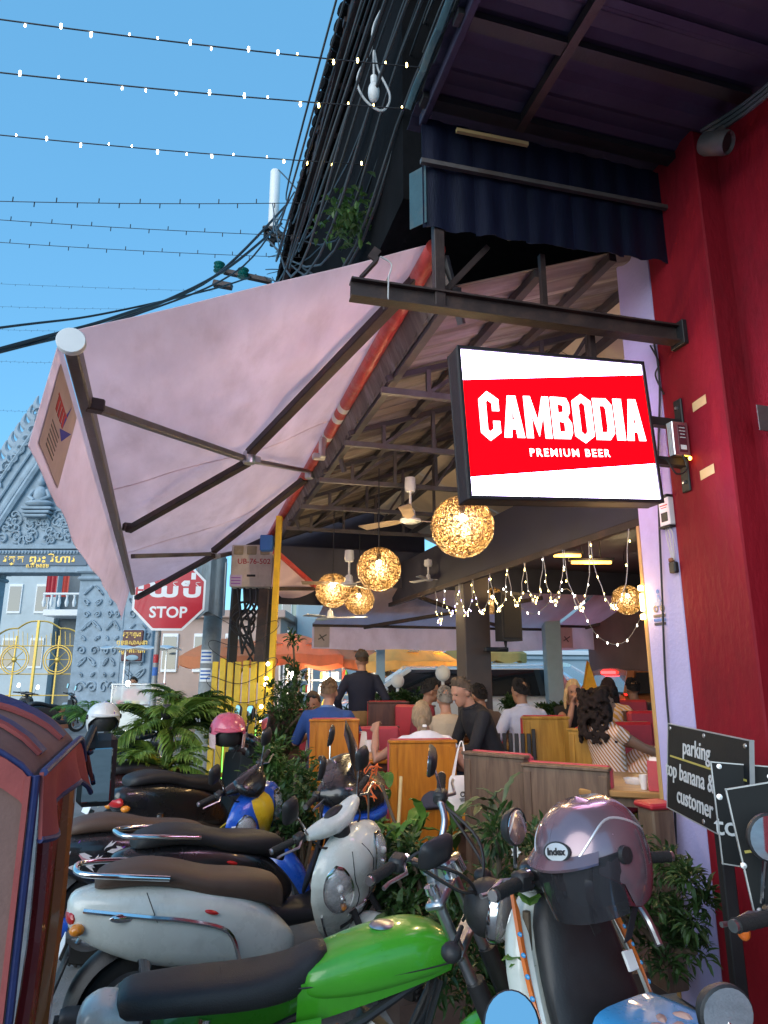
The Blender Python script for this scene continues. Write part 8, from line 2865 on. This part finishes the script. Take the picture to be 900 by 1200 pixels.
def palm(label, base, n, L, hgt, seed, m=None, name='palm'):
    rr = random.Random(seed)
    t = thing(name, label, 'palm', base)
    base = Vector(base)
    for k in range(n):
        a = 2 * PI * k / n * 2.4 + rr.uniform(-.3, .3)
        el = rr.uniform(.6, 1.45)
        ln = L * rr.uniform(.75, 1.1)
        d = Vector((math.cos(a), math.sin(a), 0))
        pts = [base + d * .04]
        ang = el
        for j in range(9):
            pts.append(pts[-1] + (d * math.cos(ang) + Vector((0, 0, 1)) * math.sin(ang)) * ln / 9)
            ang -= rr.uniform(.10, .24)
        mb = MB(); mb.tube(pts, [.014 * (1 - .08 * j) for j in range(10)], 6)
        for j in range(2, 10):
            for q in range(4):
                f = (j - 1) + q / 4
                i = min(int(f), 8)
                p = pts[i].lerp(pts[i + 1], f - int(f)) if i < 9 else pts[9]
                tg_ = (pts[min(i + 1, 9)] - pts[i]).normalized()
                sd_ = tg_.cross(Vector((0, 0, 1))).normalized()
                for s in (-1, 1):
                    ll = L * .36 * math.sin(PI * min(.96, max(.12, f / 9.6))) ** .6 * rr.uniform(.85, 1.1)
                    leaf(mb, p, tg_ * .75 + sd_ * s * .75 + Vector((0, 0, .12)), (0, 0, 1), ll, .026 * max(1, L * .9), .2, rr.uniform(.15, .5))
        obj('frond', mb, m or LM['palm'], t, 'W', smooth=0)
    for k in range(4):
        mb = MB(); mb.tube([base + Vector((rr.uniform(-.12, .12), rr.uniform(-.1, .1), -hgt)), base + Vector((rr.uniform(-.05, .05), 0, .1))], [.035, .02], 8); obj('cane', mb, bark, t, 'W')
    return t


q = at(197, 850, 6.9)
palm('feathery areca palm left of the yellow slat fence', (q.x, q.y, .98), 20, .68, 1.02, 3, LM['palmlight'])
q = at(218, 835, 7.6)
palm('second areca palm close against the concrete pole', (q.x, q.y, 1.1), 16, .58, 1.1, 8)
q = at(110, 815, 17)
palm('small bright palm standing before the temple gate', (q.x, q.y, .35), 16, 1.1, .35, 5, LM['bright'])
q = at(188, 875, 6.3)
palm('low spreading palm behind the maroon scooter', (q.x, q.y, .70), 10, .5, .72, 13, LM['palmlight'])

bush('tall dark shrub rising beside the yellow post', at(342, 812, 7.9), (.15, .18, .62), 520, .09, .03, LM['dark'], 1, clumps=34)
bush('dark bush at the foot of the tall shrub', at(328, 840, 7.4), (.30, .3, .35), 800, .08, .03, LM['dark'], 2)
bush('leafy green bush behind the black scooter visor', at(328, 912, 5.5), (.28, .32, .36), 1300, .075, .032, LM['mid'], 3, clumps=40)
bush('small leaved bush low beside the blue yellow cowl', at(352, 950, 5.0), (.25, .3, .35), 900, .07, .03, LM['dark'], 4)
bush('dark potted hedge behind the standing man', at(470, 822, 9.9), (.42, .22, .18), 1100, .08, .03, LM['dark'], 5)
bush('dark hedge under the large white car window', at(603, 826, 9.9), (.16, .15, .12), 700, .08, .03, LM['dark'], 6)
bush('dark hedge in front of the white saloon car', at(655, 832, 9.9), (.48, .15, .10), 900, .08, .03, LM['dark'], 7)
bush('dark clipped plant between the man in blue and the post', at(425, 836, 9.8), (.3, .15, .12), 500, .08, .03, LM['dark'], 17)
for px, lb in ((470, 'wooden planter box under the hedge by the standing man'), (600, 'wooden planter box right of the brown post'), (655, 'wooden planter box below the hedge at the saloon car')):
    q = at(px, 835, 9.85)
    mb = MB(); mb.box((q.x, q.y, .55), (.95, .3, .9), b=.02)
    tag(obj('planter_box', mb, soil), lb, 'planter')

# foreground greenery between the bikes and the dining room
bush('dense dark bush beside the silver pink helmet', at(625, 1060, 3.1), (.24, .28, .34), 2300, .062, .018, LM['dark'], 21, clumps=40)
bush('dense dark bush against the lilac wall base', at(775, 1055, 3.25), (.20, .22, .26), 1500, .060, .018, LM['dark'], 22, clumps=30)
bush('low dark ground bush under the bush by the helmet', at(600, 1120, 2.9), (.30, .3, .26), 1500, .06, .02, LM['dark'], 23, clumps=30)
bush('thin leaved bush behind the green motorbike bars', at(448, 1005, 4.1), (.24, .25, .22), 500, .085, .03, LM['mid'], 24, clumps=24)
bush('dark undergrowth behind the white scooter cowl', at(500, 1045, 3.7), (.35, .3, .26), 1200, .075, .028, LM['dark'], 25, clumps=24)


def broad(label, base, n, L, w, m, seed, el=(.5, 1.3), name='broadleaf_plant', spread=.10):
    rr = random.Random(seed)
    base = Vector(base)
    t = thing(name, label, 'plant', base)
    for k in range(n):
        a = rr.uniform(0, 2 * PI); e = rr.uniform(*el)
        d = Vector((math.cos(a) * math.cos(e), math.sin(a) * math.cos(e), math.sin(e)))
        p = base + Vector((rr.uniform(-spread, spread), rr.uniform(-spread, spread), rr.uniform(0, .28)))
        ll = L * rr.uniform(.7, 1.15)
        s = d.cross(Vector((0, 0, 1))).normalized(); nn = s.cross(d)
        mb = MB()
        def f(u_, v_):
            ww = w * (math.sin(PI * min(1, v_ ** .75)) + .06) * (1 - v_ * .2)
            q = p + d * ll * v_ + Vector((0, 0, -1)) * ll * .45 * v_ ** 2.2 + s * (u_ - .5) * ww + nn * abs(u_ - .5) * ww * .5 + nn * .006 * math.sin(v_ * 22 + k)
            return q
        mb.sheet(f, 2, 9, .0012)
        obj('leaf', mb, m, t, 'W', 50)
    mb = MB(); mb.tube([base - Vector((0, 0, base.z)), base + Vector((0, 0, .25))], [.02, .012], 7); obj('stem', mb, bark, t, 'W')
    return t


q = at(478, 1038, 4.0); broad('broad leaved bright plant in front of the amber seat', (q.x, q.y, q.z), 22, .32, .07, LM['bright'], 31)
q = at(520, 1034, 4.2); broad('upright glossy plant right of the amber seat foot', (q.x, q.y, q.z), 16, .30, .075, LM['mid'], 32, (.7, 1.4))
q = at(580, 1010, 3.9); broad('pale striped strap leaved plant by the dark seat backs', (q.x, q.y, q.z), 22, .34, .045, LM['pale'], 33, (.2, 1.2))
q = at(425, 975, 4.4); broad('young plant with small bright leaves beside the blue visor', (q.x, q.y, q.z), 16, .18, .06, LM['bright'], 34, (.2, 1.3), spread=.16)
q = at(622, 1182, 2.2); broad('single bright green leaf plant under the fork', (q.x, q.y, q.z), 3, .13, .07, LM['bright'], 35, (.5, 1.0), spread=.02)
# orange blossom and bamboo canes
q = at(432, 918, 4.0)
org_m = mat('orange_petal', (.70, .13, .02), .6, 0, .15, 9)
t = thing('orange_flowers', 'spiky orange blossom beside the white scooter handlebar', 'flower', q - Vector((0, 0, .2)))
rr = random.Random(4)
for k in range(26):
    d = Vector((rr.gauss(0, 1), rr.gauss(0, 1), rr.gauss(0, 1) + .6)).normalized()
    mb = MB(); p = q + Vector((rr.uniform(-.05, .05), rr.uniform(-.04, .04), rr.uniform(-.08, .08))); mb.tube([p, p + d * .05, p + d * .075 - Vector((0, 0, .02))], [.004, .004, .002], 5); obj('petal', mb, org_m, t, 'W')
mb = MB(); mb.tube([q - Vector((0, 0, .75)), q], .006, 6); obj('stem', mb, bark, t, 'W')
for k, (a, b, lb) in enumerate((((470, 985), (447, 920), 'thin dry cane leaning left in front of the amber seat'), ((466, 985), (470, 910), 'pale upright cane in front of the amber seat'))):
    mb = MB(); mb.tube([at(*a, 4.1), at(*b, 4.2)], .010, 7); tag(obj('cane', mb, M['tape'] if k else bark), lb, 'cane')
# creeper in the cables
q = on_s(408, 258, .9)
mb = MB(); rr = random.Random(9)
for k in range(200):
    p = BM @ Vector((q.x + rr.gauss(0, .09), q.y + rr.gauss(0, .14), q.z + rr.gauss(0, .07)))
    leaf(mb, p, (rr.gauss(0, 1), rr.gauss(0, 1), rr.gauss(-.2, .6)), (0, 0, 1), .07, .035)
o = obj('creeper', mb, LM['mid']); o['kind'] = 'stuff'; tag(o, 'green creeper growing among the cables above the awning', 'creeper')
# white blossoms dotted in the dark bush
wp = mat('white_petal', (.75, .75, .72), .6, 0, .05)
for k, (px, py, Y) in enumerate(((604, 998, 2.85), (583, 1047, 2.9), (652, 1012, 2.8), (600, 1130, 2.6), (590, 1095, 2.7), (641, 1120, 2.6))):
    t = MB(); p = at(px, py, Y)
    for j in range(5):
        a = 2 * PI * j / 5; leaf(t, p, (math.cos(a), -.5, math.sin(a)), (0, -1, 0), .022, .014)
    tag(obj('white_blossom', t, wp), 'tiny white blossom in the dark bush beside the helmet', 'flower', 'white blossoms in the dark bush')
# vendor and cart by the temple
q = at(162, 815, 15.5)
ct = thing('glass_cart', 'vendor cart with a glass display case in front of the temple', 'cart', (q.x, q.y, 0))
mb = MB(); mb.box((0, 0, .5), (.95, .6, .8), b=.02); obj('cabinet', mb, M['stallmetal'], ct)
mb = MB(); mb.box((0, 0, 1.12), (.95, .6, .40), b=.01); obj('glass_case', mb, gl_, ct)
for x in (-.47, .47):
    for y in (-.3, .3):
        mb = MB(); mb.box((x, y, 1.12), (.03, .03, .44)); obj('case_post', mb, M['alu'], ct)
mb = MB(); mb.box((0, 0, 1.35), (1.0, .66, .03), b=.005); obj('case_top', mb, M['alu'], ct)
mb = MB(); mb.sheet(lambda u_, v_: Vector((-.75 + 1.5 * u_, -.5 + 1.0 * v_, 2.12 + .05 * math.sin(v_ * PI) - .02 * math.sin(u_ * 20))), 20, 4, .02); obj('cart_roof', mb, mat('cart_roof', (.55, .62, .66), .7, 0, .1, 3), ct)
for x in (-.47, .47):
    mb = MB(); mb.bar((x, .28, 1.35), (x, .28, 2.12), .03, .03); obj('roof_post', mb, M['alu'], ct)
for j in range(5):
    mb = MB(); mb.lathe([(0, 0), (.07, 0), (.09, .06), (0, .07)], 12, Matrix.Translation((-.36 + .18 * j, -.1, .93))); obj('bowl', mb, gcol[j], ct)
for s in (-1, 1):
    mb = MB(); mb.lathe([(.15, -.03), (.24, -.03), (.24, .03), (.15, .03)], 20, Matrix.Translation((s * .35, -.3, .24)) @ Matrix.Rotation(PI / 2, 4, 'X'), closed=True); obj('wheel', mb, tyrem, ct)
person('vendor in a red shirt behind the glass cart', (157, 794), 16.2, R(170), (.42, .03, .03), 'tan', (.02, .02, .02), 'short', 'stand', .05, vox=.016)
lt = thing('cart_lamp', 'small white lamp at the vendor cart', 'lamp', at(150, 801, 15.3))
mb = MB(); mb.ell((0, 0, 0), (.05, .05, .06), 10, 6); obj('bulb', mb, stl, lt)
mb = MB(); mb.tube([(0, 0, .05), (0, 0, .5)], .008, 5); obj('cord', mb, M['black'], lt)
# motorbikes by the temple gate, copied from the black one
for lx, ly, rz, lb in ((at(70, 800, 19).x, 19.0, 60, 'black scooter parked before the temple gate, right of the gold gate post'), (at(30, 800, 20).x, 20.0, 110, 'black scooter parked before the left gold gate leaf')):
    c = dup(sc5.t); place(c, lb, (lx, ly, 0), R(rz))
q = at(78, 812, 21)
m_ = MB(); m_.lathe([(0, 0), (.3, 0), (.38, .5), (.42, .6), (.36, .6), (.3, .1), (0, .1)], 20, Matrix.Translation((q.x, 21, 0)))
tag(obj('clay_pot', m_, mat('terracotta', (.32, .12, .06), .8, 0, .2, 5, .2)), 'terracotta pot behind the scooter at the temple gate', 'pot')
print('objects', len(bpy.data.objects), 'tris', sum(len(p.vertices) - 2 for m in [o.data for o in bpy.data.objects if o.type == 'MESH'] for p in m.polygons))
